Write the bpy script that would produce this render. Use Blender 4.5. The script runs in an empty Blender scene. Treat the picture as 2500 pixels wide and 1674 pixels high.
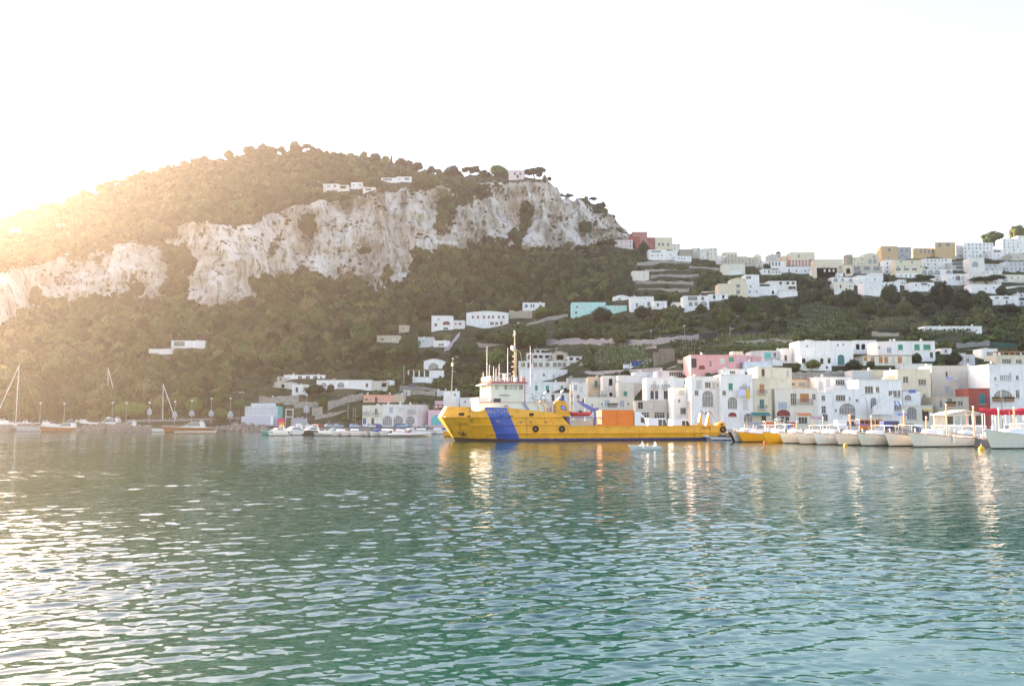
import bpy, bmesh, math, random
import numpy as np
from mathutils import Vector, Matrix

# ---------------------------------------------------------------- camera, world, sun, exposure
scene = bpy.context.scene
F, CX, CY = 2165.0, 1250.0, 837.0          # focal length and centre, in photograph pixels
CAMZ, VH = 4.0, 1024.0                      # eye height and horizon row
PITCH = math.atan((VH - CY) / F)
SUN_AZ, SUN_EL = math.radians(-50.0), math.radians(11.0)   # to the left of the view axis, low

cam_data = bpy.data.cameras.new("camera")
cam = bpy.data.objects.new("camera", cam_data)
scene.collection.objects.link(cam)
cam.location = (0, 0, CAMZ)
cam.rotation_euler = (math.pi / 2 + PITCH, 0, 0)
cam_data.sensor_width = 36.0
cam_data.lens = 36.0 * F / 2500.0
cam_data.clip_start, cam_data.clip_end = 0.3, 20000.0
scene.camera = cam

world = bpy.data.worlds.new("World")
scene.world = world
world.use_nodes = True
wn, wl = world.node_tree.nodes, world.node_tree.links
bg = wn["Background"]
sky = wn.new("ShaderNodeTexSky")
sky.sky_type = 'NISHITA'
sky.sun_disc = False
sky.sun_elevation = SUN_EL
sky.sun_rotation = SUN_AZ
sky.altitude = 10.0
sky.air_density, sky.dust_density, sky.ozone_density = 1.0, 1.2, 2.2
tone = wn.new("ShaderNodeMix"); tone.data_type = 'RGBA'; tone.blend_type = 'MULTIPLY'; tone.inputs[0].default_value = 1.0
tone.inputs[7].default_value = (1.25, 0.985, 0.91, 1.0)        # the camera's daylight balance, even over the whole sky
wl.new(sky.outputs[0], tone.inputs[6]); wl.new(tone.outputs[2], bg.inputs[0])
bg.inputs[1].default_value = 0.15

sun_data = bpy.data.lights.new("sun", 'SUN')
sun_data.energy = 5.0
sun_data.angle = math.radians(0.6)
sun_data.color = (1.0, 0.79, 0.58)
sun = bpy.data.objects.new("sun", sun_data)
scene.collection.objects.link(sun)
sun_dir = Vector((math.sin(SUN_AZ) * math.cos(SUN_EL), math.cos(SUN_AZ) * math.cos(SUN_EL), math.sin(SUN_EL)))
sun.rotation_euler = sun_dir.to_track_quat('Z', 'Y').to_euler()
sun.location = (-400, 300, 300)

vs = scene.view_settings
vs.view_transform, vs.look, vs.gamma, vs.exposure = 'Standard', 'None', 1.0, 2.38
vs.use_curve_mapping = False
scene.render.engine = 'CYCLES'
cy = scene.cycles
cy.use_denoising = True
cy.max_bounces, cy.diffuse_bounces, cy.glossy_bounces, cy.transmission_bounces, cy.transparent_max_bounces = 6, 2, 3, 2, 6
cy.volume_bounces = 0
cy.sample_clamp_indirect = 6.0
cy.caustics_reflective = cy.caustics_refractive = False

random.seed(7)
RNG = np.random.default_rng(7)

# ---------------------------------------------------------------- pixel <-> place
CP, SP = math.cos(PITCH), math.sin(PITCH)
def W(u, v, d):
    """the point that lies d metres ahead (along +Y) on the sight line of photograph pixel (u, v)"""
    yc = (CY - v) / F
    fy = CP - SP * yc
    fz = SP + CP * yc
    return Vector(((u - CX) / F * d / fy, d, CAMZ + fz * d / fy))
def Wn(u, v, d):
    yc = (CY - v) / F
    fy = CP - SP * yc
    return np.stack([(u - CX) / F * d / fy, d + 0 * u, CAMZ + (SP + CP * yc) * d / fy], -1)
def project(p):
    x, y, z = p[0], p[1], p[2] - CAMZ
    fwd = y * CP + z * SP
    up = -y * SP + z * CP
    return CX + F * x / fwd, CY - F * up / fwd
def on_level(u, v, z=0.0):
    """point at height z seen at pixel (u, v)"""
    yc = (CY - v) / F
    fy, fz = CP - SP * yc, SP + CP * yc
    d = (z - CAMZ) / fz * fy
    return W(u, v, d)

# ---------------------------------------------------------------- numpy value noise
def _hash(ix, iy, iz, seed):
    h = (ix * 374761393 + iy * 668265263 + iz * 2147483647 + seed * 1274126177) & 0xffffffff
    h = ((h ^ (h >> 13)) * 1274126177) & 0xffffffff
    return ((h ^ (h >> 16)) & 0xffff) / 65535.0
def vnoise(x, y, z=None, seed=0):
    x = np.asarray(x, float); y = np.asarray(y, float)
    z = np.zeros_like(x) if z is None else np.asarray(z, float)
    ix, iy, iz = np.floor(x).astype(np.int64), np.floor(y).astype(np.int64), np.floor(z).astype(np.int64)
    fx, fy, fz = x - ix, y - iy, z - iz
    fx, fy, fz = [t * t * (3 - 2 * t) for t in (fx, fy, fz)]
    r = 0
    for a in (0, 1):
        for b in (0, 1):
            for c in (0, 1):
                r = r + _hash(ix + a, iy + b, iz + c, seed) * (fx if a else 1 - fx) * (fy if b else 1 - fy) * (fz if c else 1 - fz)
    return r * 2 - 1
def fbm(x, y, z=None, oct=4, seed=0):
    r, a, f = 0, 1.0, 1.0
    for i in range(oct):
        r = r + a * vnoise(np.asarray(x) * f, np.asarray(y) * f, None if z is None else np.asarray(z) * f, seed + i * 17)
        a *= 0.5; f *= 2.03
    return r
def sstep(a, b, x):
    t = np.clip((np.asarray(x, float) - a) / (b - a), 0, 1)
    return t * t * (3 - 2 * t)

# ---------------------------------------------------------------- materials
MATS = {}
def material(name, col, rough=0.8, metal=0.0, var=0.12, scale=0.35, bump=0.0, bscale=8.0, spec=0.4, streak=0.0, emit=None, tint=None, coord='Object', alpha=1.0):
    """plain surface with procedural unevenness: broad tone variation, optional rain streaks, fine relief"""
    if name in MATS: return MATS[name]
    m = bpy.data.materials.new(name); m.use_nodes = True
    n, l = m.node_tree.nodes, m.node_tree.links
    p = n["Principled BSDF"]
    p.inputs["Roughness"].default_value = rough
    p.inputs["Metallic"].default_value = metal
    p.inputs["Specular IOR Level"].default_value = spec
    tc = n.new("ShaderNodeTexCoord"); src = tc.outputs[coord]
    base = n.new("ShaderNodeRGB"); base.outputs[0].default_value = (*col, 1)
    out = base.outputs[0]
    if var > 0:
        nz = n.new("ShaderNodeTexNoise"); nz.inputs["Scale"].default_value = scale; nz.inputs["Detail"].default_value = 6; nz.inputs["Roughness"].default_value = 0.65
        l.new(src, nz.inputs["Vector"])
        mr = n.new("ShaderNodeMapRange"); mr.inputs[1].default_value = 0.3; mr.inputs[2].default_value = 0.7
        mr.inputs[3].default_value = 1 - var; mr.inputs[4].default_value = 1 + var * 0.6
        l.new(nz.outputs[0], mr.inputs[0])
        mx = n.new("ShaderNodeVectorMath"); mx.operation = 'SCALE'
        l.new(out, mx.inputs[0]); l.new(mr.outputs[0], mx.inputs["Scale"]); out = mx.outputs[0]
    if streak > 0:
        mp = n.new("ShaderNodeMapping"); mp.inputs["Scale"].default_value = (1.6, 1.6, 0.16)
        l.new(src, mp.inputs[0])
        n2 = n.new("ShaderNodeTexNoise"); n2.inputs["Scale"].default_value = 1.0; n2.inputs["Detail"].default_value = 5
        l.new(mp.outputs[0], n2.inputs["Vector"])
        m2 = n.new("ShaderNodeMapRange"); m2.inputs[1].default_value = 0.52; m2.inputs[2].default_value = 0.74; m2.inputs[3].default_value = 0; m2.inputs[4].default_value = streak
        l.new(n2.outputs[0], m2.inputs[0])
        mix = n.new("ShaderNodeMix"); mix.data_type = 'RGBA'
        t = tint or (0.30, 0.27, 0.23)
        mix.inputs[7].default_value = (*t, 1)
        l.new(m2.outputs[0], mix.inputs[0]); l.new(out, mix.inputs[6]); out = mix.outputs[2]
    l.new(out, p.inputs["Base Color"])
    if bump > 0:
        n3 = n.new("ShaderNodeTexNoise"); n3.inputs["Scale"].default_value = bscale; n3.inputs["Detail"].default_value = 4
        l.new(src, n3.inputs["Vector"])
        b = n.new("ShaderNodeBump"); b.inputs["Strength"].default_value = bump; b.inputs["Distance"].default_value = 0.1
        l.new(n3.outputs[0], b.inputs["Height"]); l.new(b.outputs[0], p.inputs["Normal"])
    if emit:
        p.inputs["Emission Color"].default_value = (*emit[:3], 1); p.inputs["Emission Strength"].default_value = emit[3]
    MATS[name] = m
    return m

# ---------------------------------------------------------------- mesh building
COL = scene.collection
class MB:
    """collects vertices and faces (with material slots) and links them as ONE mesh object"""
    def __init__(s): s.v, s.f, s.m = [], [], []
    def add(s, verts, faces, mi=0):
        o = len(s.v); s.v += [tuple(p) for p in verts]
        for f in faces: s.f.append(tuple(i + o for i in f)); s.m.append(mi)
        return s
    def quad(s, a, b, c, d, mi=0): return s.add([a, b, c, d], [(0, 1, 2, 3)], mi)
    def box(s, c, d, mi=0, rz=0.0, taper=1.0):
        hx, hy, hz = d[0] / 2, d[1] / 2, d[2] / 2
        ca, sa = math.cos(rz), math.sin(rz)
        vs = []
        for z, t in ((-hz, 1.0), (hz, taper)):
            for x, y in ((-hx, -hy), (hx, -hy), (hx, hy), (-hx, hy)):
                x, y = x * t, y * t
                vs.append((c[0] + x * ca - y * sa, c[1] + x * sa + y * ca, c[2] + z))
        return s.add(vs, [(3, 2, 1, 0), (4, 5, 6, 7), (0, 1, 5, 4), (1, 2, 6, 5), (2, 3, 7, 6), (3, 0, 4, 7)], mi)
    def tube(s, pts, r, n=6, mi=0, cap=True):
        pts = [Vector(p) for p in pts]
        rs = r if isinstance(r, (list, tuple)) else [r] * len(pts)
        rings = []
        for i, p in enumerate(pts):
            t = (pts[min(i + 1, len(pts) - 1)] - pts[max(i - 1, 0)])
            t = t.normalized() if t.length > 1e-9 else Vector((0, 0, 1))
            a = t.cross(Vector((0, 0, 1))) if abs(t.z) < 0.95 else t.cross(Vector((1, 0, 0)))
            a.normalize(); b = t.cross(a)
            rings.append([p + (a * math.cos(k * 2 * math.pi / n) + b * math.sin(k * 2 * math.pi / n)) * rs[i] for k in range(n)])
        vs = [q for ring in rings for q in ring]; fs = []
        for i in range(len(pts) - 1):
            for k in range(n):
                fs.append((i * n + k, i * n + (k + 1) % n, (i + 1) * n + (k + 1) % n, (i + 1) * n + k))
        if cap:
            fs.append(tuple(range(n - 1, -1, -1))); fs.append(tuple((len(pts) - 1) * n + k for k in range(n)))
        return s.add(vs, fs, mi)
    def prism(s, poly, axis_vec, mi=0):
        """poly: list of 3-D points (planar), swept by axis_vec"""
        a = Vector(axis_vec); n = len(poly)
        vs = [Vector(p) for p in poly] + [Vector(p) + a for p in poly]
        fs = [tuple(range(n)), tuple(range(2 * n - 1, n - 1, -1))] + [(i, i + n, (i + 1) % n + n, (i + 1) % n) for i in range(n)]
        return s.add(vs, fs, mi)
    def sphere(s, c, r, n=8, k=5, mi=0, sc=(1, 1, 1)):
        vs = [(c[0], c[1], c[2] + r * sc[2])]
        for i in range(1, k):
            t = math.pi * i / k
            for j in range(n):
                a = 2 * math.pi * j / n
                vs.append((c[0] + r * sc[0] * math.sin(t) * math.cos(a), c[1] + r * sc[1] * math.sin(t) * math.sin(a), c[2] + r * sc[2] * math.cos(t)))
        vs.append((c[0], c[1], c[2] - r * sc[2]))
        fs = [(0, 1 + j, 1 + (j + 1) % n) for j in range(n)]
        for i in range(k - 2):
            for j in range(n):
                a, b = 1 + i * n, 1 + (i + 1) * n
                fs.append((a + j, b + j, b + (j + 1) % n, a + (j + 1) % n))
        e = len(vs) - 1; b = 1 + (k - 2) * n
        fs += [(e, b + (j + 1) % n, b + j) for j in range(n)]
        return s.add(vs, fs, mi)
    def loft(s, rings, mi=0, closed=False, caps=(False, False)):
        n = len(rings[0]); vs = [p for r in rings for p in r]; fs = []
        for i in range(len(rings) - 1):
            for k in range(n if closed else n - 1):
                fs.append((i * n + k, i * n + (k + 1) % n, (i + 1) * n + (k + 1) % n, (i + 1) * n + k))
        if caps[0]: fs.append(tuple(range(n - 1, -1, -1)))
        if caps[1]: fs.append(tuple((len(rings) - 1) * n + k for k in range(n)))
        return s.add(vs, fs, mi)
    def mesh(s, name, mats, smooth=False):
        me = bpy.data.meshes.new(name)
        me.from_pydata(s.v, [], s.f)
        for m in (mats if isinstance(mats, (list, tuple)) else [mats]): me.materials.append(m)
        if any(s.m): me.polygons.foreach_set("material_index", s.m)
        if smooth: me.polygons.foreach_set("use_smooth", [True] * len(me.polygons))
        me.update()
        return me
    def build(s, name, mats, parent=None, smooth=False, **tags):
        return link(name, s.mesh(name, mats, smooth), parent, **tags)
def link(name, data, parent=None, loc=None, **tags):
    o = bpy.data.objects.new(name, data); COL.objects.link(o)
    if parent is not None: o.parent = parent
    if loc is not None: o.location = loc
    for k, v in tags.items():
        if v: o[k] = v
    return o
def thing(name, label, category, loc=(0, 0, 0), rz=0.0, group=None):
    o = link(name, None, None, loc, label=label, category=category, group=group)
    o.rotation_euler = (0, 0, rz)
    o.empty_display_size = 0.5
    return o
def copy_tree(root, loc=None, rz=None, label=None, scale=None):
    c = root.copy(); COL.objects.link(c)
    if loc is not None: c.location = loc
    if rz is not None: c.rotation_euler = (0, 0, rz)
    if scale is not None: c.scale = scale
    if label: c['label'] = label
    for ch in root.children:
        d = ch.copy(); COL.objects.link(d); d.parent = c
        for g in ch.children:
            e = g.copy(); COL.objects.link(e); e.parent = d
    return c
# ---------------------------------------------------------------- the lie of the land
# ground skyline row, cliff foot row and cliff brow row along the photograph's columns
RIDGE = np.array([(-900, 860), (-600, 800), (-400, 730), (-200, 625), (0, 548), (64, 532), (160, 505), (278, 458), (310, 442), (406, 414), (480, 400), (587, 380), (736, 368), (811, 376), (907, 388), (993, 402), (1068, 424), (1130, 430), (1206, 430), (1280, 428), (1340, 440), (1361, 452), (1367, 466), (1373, 484), (1382, 480), (1441, 494), (1473, 505), (1516, 547), (1537, 568), (1600, 606), (1690, 628), (1815, 640), (1880, 650), (1975, 648), (2080, 646), (2156, 640), (2290, 622), (2335, 616), (2460, 604), (2500, 590), (2650, 560), (2900, 560), (3300, 600)], float)  # unseen columns left of the frame are shaped so the sun reaches the ship
CFOOT = np.array([(-900, 905), (-400, 880), (-100, 845), (0, 832), (45, 800), (70, 768), (213, 738), (373, 742), (385, 735), (455, 735), (480, 760), (515, 770), (598, 758), (640, 726), (672, 690), (747, 680), (811, 694), (875, 684), (905, 715), (930, 735), (960, 694), (1067, 641), (1153, 630), (1227, 600), (1281, 614), (1436, 610), (1440, 600), (1540, 596), (1560, 606), (3300, 606)], float)
CBROW = np.array([(-900, 880), (-400, 800), (-100, 680), (0, 660), (107, 640), (245, 600), (340, 598), (384, 604), (410, 560), (416, 540), (500, 536), (560, 552), (620, 550), (640, 525), (694, 523), (770, 491), (854, 480), (960, 470), (1067, 454), (1153, 450), (1230, 448), (1355, 445), (1361, 455), (1436, 500), (1475, 508), (1540, 570), (1560, 600), (3300, 600)], float)
def ridge_v(u): return np.interp(u, RIDGE[:, 0], RIDGE[:, 1])
def foot_v(u): return np.interp(u, CFOOT[:, 0], CFOOT[:, 1])
def brow_v(u): return np.interp(u, CBROW[:, 0], CBROW[:, 1])
PL = np.array([(560, 760), (600, 715), (650, 685), (700, 655), (750, 615), (800, 552), (850, 492), (900, 432), (950, 378), (1000, 340), (1035, 320), (1060, 312)], float)
PR = np.array([(540, 1000), (590, 860), (620, 775), (650, 690), (700, 565), (750, 465), (800, 388), (850, 322), (900, 278), (950, 256), (1000, 246), (1040, 240), (1060, 236)], float)
def slope_d(u, v):
    w = sstep(1150, 1800, u)
    return np.interp(v, PL[:, 0], PL[:, 1]) * (1 - w) + np.interp(v, PR[:, 0], PR[:, 1]) * w
def land_d(u, v):
    """distance ahead of the ground seen at pixel (u, v)"""
    u = np.asarray(u, float); v = np.asarray(v, float)
    edge = 1372 + (v - 480) * (64 / 130.0)
    front = (u < edge) & ((v < 612) | (u < 1358))
    uc = np.where(front, np.minimum(u, 1358.0), u)
    fv, bv, rv = foot_v(uc), brow_v(uc), ridge_v(uc)
    d0 = slope_d(uc, v)
    df = slope_d(uc, fv)
    far = np.where(front, 872.0, np.maximum(df + 15, 800))
    dcl = df + (fv - v) * 0.22
    db = df + (fv - bv) * 0.22
    k = (np.maximum(far, db + 20) - db) / np.maximum(bv - rv, 6)
    dtop = db + (bv - v) * k
    d = np.where(v >= fv, d0, np.where(v >= bv, dcl, dtop))
    plain = u > 1545
    return np.where(plain, slope_d(u, v), d)
def ground(u, v):
    """world point of the ground seen at pixel (u, v)"""
    return W(u, v, float(land_d(u, v)))

def limestone():
    m = bpy.data.materials.new("hillside"); m.use_nodes = True
    n, l = m.node_tree.nodes, m.node_tree.links
    p = n["Principled BSDF"]; p.inputs["Roughness"].default_value = 0.9; p.inputs["Specular IOR Level"].default_value = 0.15
    tc = n.new("ShaderNodeTexCoord")
    def nz(scale, detail, sc=(1, 1, 1), rough=0.6):
        mp = n.new("ShaderNodeMapping"); mp.inputs["Scale"].default_value = sc; l.new(tc.outputs["Object"], mp.inputs[0])
        t = n.new("ShaderNodeTexNoise"); t.inputs["Scale"].default_value = scale; t.inputs["Detail"].default_value = detail; t.inputs["Roughness"].default_value = rough
        l.new(mp.outputs[0], t.inputs["Vector"]); return t.outputs[0]
    def ramp(f, stops):
        r = n.new("ShaderNodeValToRGB"); cr = r.color_ramp
        cr.elements[0].position, cr.elements[0].color = stops[0][0], (*stops[0][1], 1)
        cr.elements[1].position, cr.elements[1].color = stops[-1][0], (*stops[-1][1], 1)
        for pos, c in stops[1:-1]:
            e = cr.elements.new(pos); e.color = (*c, 1)
        l.new(f, r.inputs[0]); return r.outputs[0]
    def mix(f, a, b):
        x = n.new("ShaderNodeMix"); x.data_type = 'RGBA'
        l.new(f, x.inputs[0]); l.new(a, x.inputs[6]); l.new(b, x.inputs[7]); return x.outputs[2]
    rock = ramp(nz(0.05, 8, (1, 1, 0.35)), [(0.30, (0.20, 0.175, 0.145)), (0.42, (0.48, 0.42, 0.34)), (0.54, (0.64, 0.58, 0.50)), (0.68, (0.75, 0.70, 0.63))])
    ochre = ramp(nz(0.035, 4, (1.3, 1, 0.25)), [(0.52, (0, 0, 0)), (0.72, (0.55, 0.55, 0.55))])
    orange = n.new("ShaderNodeRGB"); orange.outputs[0].default_value = (0.50, 0.34, 0.21, 1)
    rock = mix(ochre, rock, orange.outputs[0])
    crack = ramp(nz(0.22, 7, (1, 1, 0.45), 0.7), [(0.38, (0.9, 0.9, 0.9)), (0.50, (0, 0, 0))])
    dark = n.new("ShaderNodeRGB"); dark.outputs[0].default_value = (0.12, 0.11, 0.08, 1)
    rock = mix(crack, rock, dark.outputs[0])
    soil = ramp(nz(0.10, 6), [(0.3, (0.020, 0.026, 0.010)), (0.52, (0.048, 0.055, 0.020)), (0.66, (0.09, 0.085, 0.04)), (0.8, (0.19, 0.165, 0.115))])
    at = n.new("ShaderNodeAttribute"); at.attribute_name = "rock"
    edge = n.new("ShaderNodeMath"); edge.operation = 'ADD'; edge.use_clamp = True
    nb = n.new("ShaderNodeMapRange"); nb.inputs[1].default_value = 0.3; nb.inputs[2].default_value = 0.7; nb.inputs[3].default_value = -0.62; nb.inputs[4].default_value = 0.62
    l.new(nz(0.16, 6), nb.inputs[0]); l.new(at.outputs["Fac"], edge.inputs[0]); l.new(nb.outputs[0], edge.inputs[1])
    st = n.new("ShaderNodeMapRange"); st.interpolation_type = 'SMOOTHSTEP'; st.inputs[1].default_value = 0.44; st.inputs[2].default_value = 0.56
    l.new(edge.outputs[0], st.inputs[0])
    l.new(mix(st.outputs[0], soil, rock), p.inputs["Base Color"])
    b = n.new("ShaderNodeBump"); b.inputs["Strength"].default_value = 1.0; b.inputs["Distance"].default_value = 2.4
    l.new(nz(0.18, 9, (1, 1, 0.5), 0.68), b.inputs["Height"]); l.new(b.outputs[0], p.inputs["Normal"])
    return m

# terrain sheet: columns follow the photograph's columns, rows climb from the shore to the skyline and over it
us = np.concatenate([np.arange(-900, -60, 24.0), np.arange(-60, 2560, 3.4), np.arange(2560, 3301, 24.0)])
NT = 270
ts = np.linspace(0, 1, NT)
SHORE = np.array([(-900, 1049), (0, 1049), (600, 1051), (1000, 1050), (1300, 1046), (1750, 1036), (2100, 1036), (3300, 1036)], float)
sv = np.interp(us, SHORE[:, 0], SHORE[:, 1])
rvv = ridge_v(us) + 5.0 * vnoise(us / 14.0, us * 0, seed=5) * (us < 1500)
U = np.repeat(us[:, None], NT, 1)
V = sv[:, None] + (rvv - sv)[:, None] * ts[None, :]
D = land_d(U, V)
P = Wn(U, V, D)
fv, bv = foot_v(U), brow_v(U)
edge = np.where(V < 612, 1372 + (V - 480) * (64 / 130.0), 1358)
fvc = np.where(U < edge, foot_v(np.minimum(U, 1358)), fv); bvc = np.where(U < edge, brow_v(np.minimum(U, 1358)), bv)
wob = 9 * fbm(P[..., 0] / 22, P[..., 2] / 22, seed=3)
inside = sstep(-8, 10, fvc - V + wob) * sstep(-10, 8, V - bvc + wob)
inside *= (U < 1552)
patch = fbm(P[..., 0] / 26, P[..., 2] / 40, P[..., 1] / 60, oct=5, seed=21)        # ledges and gullies that carry scrub
gully = fbm(P[..., 0] / 16, P[..., 2] / 70, oct=3, seed=33)
ROCK = np.clip(inside * (1.15 - 1.3 * sstep(0.28, 0.70, patch) - 0.7 * sstep(0.45, 0.8, gully)), 0, 1)
ROCK *= 1 - 0.9 * sstep(380, 396, U + 12 * patch) * sstep(462, 446, U + 12 * patch) * sstep(585, 610, V)
for (ua, ub, va, vb2) in ((1060, 1100, 470, 570), (1130, 1235, 585, 700), (1270, 1300, 500, 560), (1000, 1150, 610, 700), (1100, 1160, 440, 500)):
    m_ = sstep(ua - 12, ua + 10, U + 10 * patch) * sstep(ub + 12, ub - 10, U + 10 * patch) * sstep(va - 10, va + 12, V) * sstep(vb2 + 12, vb2 - 10, V)
    ROCK *= 1 - m_ * 0.85
flute = fbm(P[..., 0] / 9, P[..., 2] / 60, oct=5, seed=44)
fine_ = fbm(P[..., 0] / 5.5, P[..., 2] / 9, oct=3, seed=45)
ledge = np.abs(fbm(P[..., 0] / 40, P[..., 2] / 11, oct=3, seed=46))
crag = fbm(P[..., 0] / 20, P[..., 2] / 24, oct=5, seed=55)
ridged = 1 - np.abs(fbm(P[..., 0] / 34, P[..., 2] / 90, oct=3, seed=66))
P[..., 1] += inside * (-flute * 5.5 - crag * 6.5 - fine_ * 1.7 + ledge * 4.0 - (ridged - 0.6) * 13.0) + (1 - inside) * 2.5 * fbm(P[..., 0] / 30, P[..., 1] / 30, seed=8) * (D > 330)
P[..., 2] += (1 - inside) * 1.2 * fbm(P[..., 0] / 18, P[..., 1] / 18, seed=9) * (D > 330)
# the far side of the hill
back = []
for k, (dy, dz) in enumerate(((40, -4), (120, -40), (300, -120), (420, -330))):
    q = P[:, -1].copy(); q[:, 1] += dy; q[:, 0] *= (q[:, 1] / P[:, -1, 1]); q[:, 2] = np.maximum(q[:, 2] + dz, -3); back.append(q)
PB = np.concatenate([P] + [b[:, None] for b in back], 1)
RB = np.concatenate([ROCK] + [np.zeros((len(us), 1))] * 4, 1)
# seaward skirt
sk = P[:, 0].copy(); sk[:, 1] -= 1.0; sk[:, 2] = -3
PB = np.concatenate([sk[:, None], PB], 1); RB = np.concatenate([np.zeros((len(us), 1)), RB], 1)
nu, nv = PB.shape[:2]
idx = np.arange(nu * nv).reshape(nu, nv)
quads = np.stack([idx[:-1, :-1], idx[1:, :-1], idx[1:, 1:], idx[:-1, 1:]], -1).reshape(-1, 4)
def np_mesh(name, verts, quads, mats, smooth=True):
    me = bpy.data.meshes.new(name)
    me.vertices.add(len(verts)); me.vertices.foreach_set("co", np.asarray(verts, np.float32).ravel())
    k = quads.shape[1]
    me.loops.add(quads.size); me.loops.foreach_set("vertex_index", quads.astype(np.int32).ravel())
    me.polygons.add(len(quads)); me.polygons.foreach_set("loop_start", np.arange(0, quads.size, k, dtype=np.int32))
    me.polygons.foreach_set("loop_total", np.full(len(quads), k, np.int32))
    if smooth: me.polygons.foreach_set("use_smooth", np.ones(len(quads), bool))
    for m in (mats if isinstance(mats, (list, tuple)) else [mats]): me.materials.append(m)
    me.update(calc_edges=True); me.validate()
    return me
me = np_mesh("hillside", PB.reshape(-1, 3), quads, limestone())
at = me.attributes.new("rock", 'FLOAT', 'POINT'); at.data.foreach_set("value", RB.astype(np.float32).ravel())
terrain = link("hillside", me, kind="structure", label="steep island hillside with pale limestone cliffs and scrub", )

# ---------------------------------------------------------------- the sea
def sea_material():
    m = bpy.data.materials.new("sea_water"); m.use_nodes = True
    n, l = m.node_tree.nodes, m.node_tree.links
    p = n["Principled BSDF"]
    p.inputs["Base Color"].default_value = (0.001, 0.066, 0.043, 1)
    p.inputs["Roughness"].default_value = 0.03
    p.inputs["IOR"].default_value = 1.33
    p.inputs["Specular IOR Level"].default_value = 0.5
    tc = n.new("ShaderNodeTexCoord")
    def nz(scale, sc, detail=3):
        mp = n.new("ShaderNodeMapping"); mp.inputs["Scale"].default_value = sc; mp.inputs["Rotation"].default_value = (0, 0, 0.25); l.new(tc.outputs["Object"], mp.inputs[0])
        t = n.new("ShaderNodeTexNoise"); t.inputs["Scale"].default_value = scale; t.inputs["Detail"].default_value = detail; t.inputs["Roughness"].default_value = 0.5
        l.new(mp.outputs[0], t.inputs["Vector"]); return t.outputs[0]
    sep = n.new("ShaderNodeSeparateXYZ"); l.new(tc.outputs["Object"], sep.inputs[0])
    fade = n.new("ShaderNodeMapRange"); fade.inputs[1].default_value = 25; fade.inputs[2].default_value = 90; fade.inputs[3].default_value = 0.0; fade.inputs[4].default_value = 1.0
    l.new(sep.outputs[1], fade.inputs[0])
    b1 = n.new("ShaderNodeBump"); b1.inputs["Strength"].default_value = 0.16; b1.inputs["Distance"].default_value = 0.06
    l.new(nz(2.6, (0.8, 1.3, 1), 2), b1.inputs["Height"])
    b2 = n.new("ShaderNodeBump"); b2.inputs["Distance"].default_value = 0.16
    st = n.new("ShaderNodeMath"); st.operation = 'MULTIPLY'; st.inputs[1].default_value = 0.42; l.new(fade.outputs[0], st.inputs[0]); l.new(st.outputs[0], b2.inputs["Strength"])
    l.new(nz(0.9, (0.7, 1.25, 1), 3), b2.inputs["Height"]); l.new(b1.outputs[0], b2.inputs["Normal"])
    l.new(b2.outputs[0], p.inputs["Normal"])
    return m
ys = [-300.0, -120, -50, -20, -6, 2, 6, 9]
y = 10.0
while y < 430:
    ys.append(y); y += max(0.055, 0.0036 * y)
ys += [500, 700, 1500, 6000]
ys = np.array(ys)
core = np.linspace(-0.74, 0.74, 470)
ss = np.concatenate([[-14, -6, -3, -1.9, -1.3, -1.0, -0.85], core, [0.85, 1.0, 1.3, 1.9, 3, 6, 14]])
Ygrid = np.repeat(ys[:, None], len(ss), 1)
X = ss[None, :] * np.maximum(Ygrid, 12)
dy = np.maximum(0.055, 0.0036 * np.clip(Ygrid, 0, None))
Z = np.zeros_like(X)
amp_mod = np.clip(0.74 + 0.5 * fbm(X / 7, Ygrid / 11, oct=3, seed=71) + 0.35 * vnoise(X / 30, Ygrid / 45, seed=72), 0.15, 2)
rng = np.random.default_rng(11)
for lam in np.geomspace(0.20, 3.4, 48):
    ang = rng.normal(math.pi / 2 + 0.22, 0.62)
    kx, ky = math.cos(ang) * 2 * math.pi / lam, math.sin(ang) * 2 * math.pi / lam
    slope = 0.030 if lam < 1.0 else (0.017 if lam < 2.0 else 0.006)
    a = slope * lam / (2 * math.pi) * rng.uniform(0.7, 1.3)
    wgt = sstep(1.8, 3.4, lam / dy)
    warp = 0.6 * lam * vnoise(X / (lam * 2.6), Ygrid / (lam * 2.6), seed=int(lam * 100))
    Z += a * wgt * np.sin(kx * (X + warp) + ky * (Ygrid + warp * 0.7) + rng.uniform(0, 6.28))
Z *= amp_mod
Z += 0.012 * sstep(30, 12, Ygrid) * 0
Z[(Ygrid < 8) | (Ygrid > 330) | (np.abs(ss)[None, :] > 0.8)] = 0
sv_ = np.stack([X, Ygrid, Z], -1)
r_, c_ = X.shape
ii = np.arange(r_ * c_).reshape(r_, c_)
sq = np.stack([ii[:-1, :-1], ii[:-1, 1:], ii[1:, 1:], ii[1:, :-1]], -1).reshape(-1, 4)
link("sea", np_mesh("sea", sv_.reshape(-1, 3), sq, sea_material()), kind="structure", label="rippled green harbour water")
link("sea_bed", MB().quad((-9000, -2000, -6), (9000, -2000, -6), (9000, 9000, -6), (-9000, 9000, -6)).mesh("sea_bed", material("sea_bed", (0.05, 0.09, 0.08))), kind="structure", label="sand under the harbour water")

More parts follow.
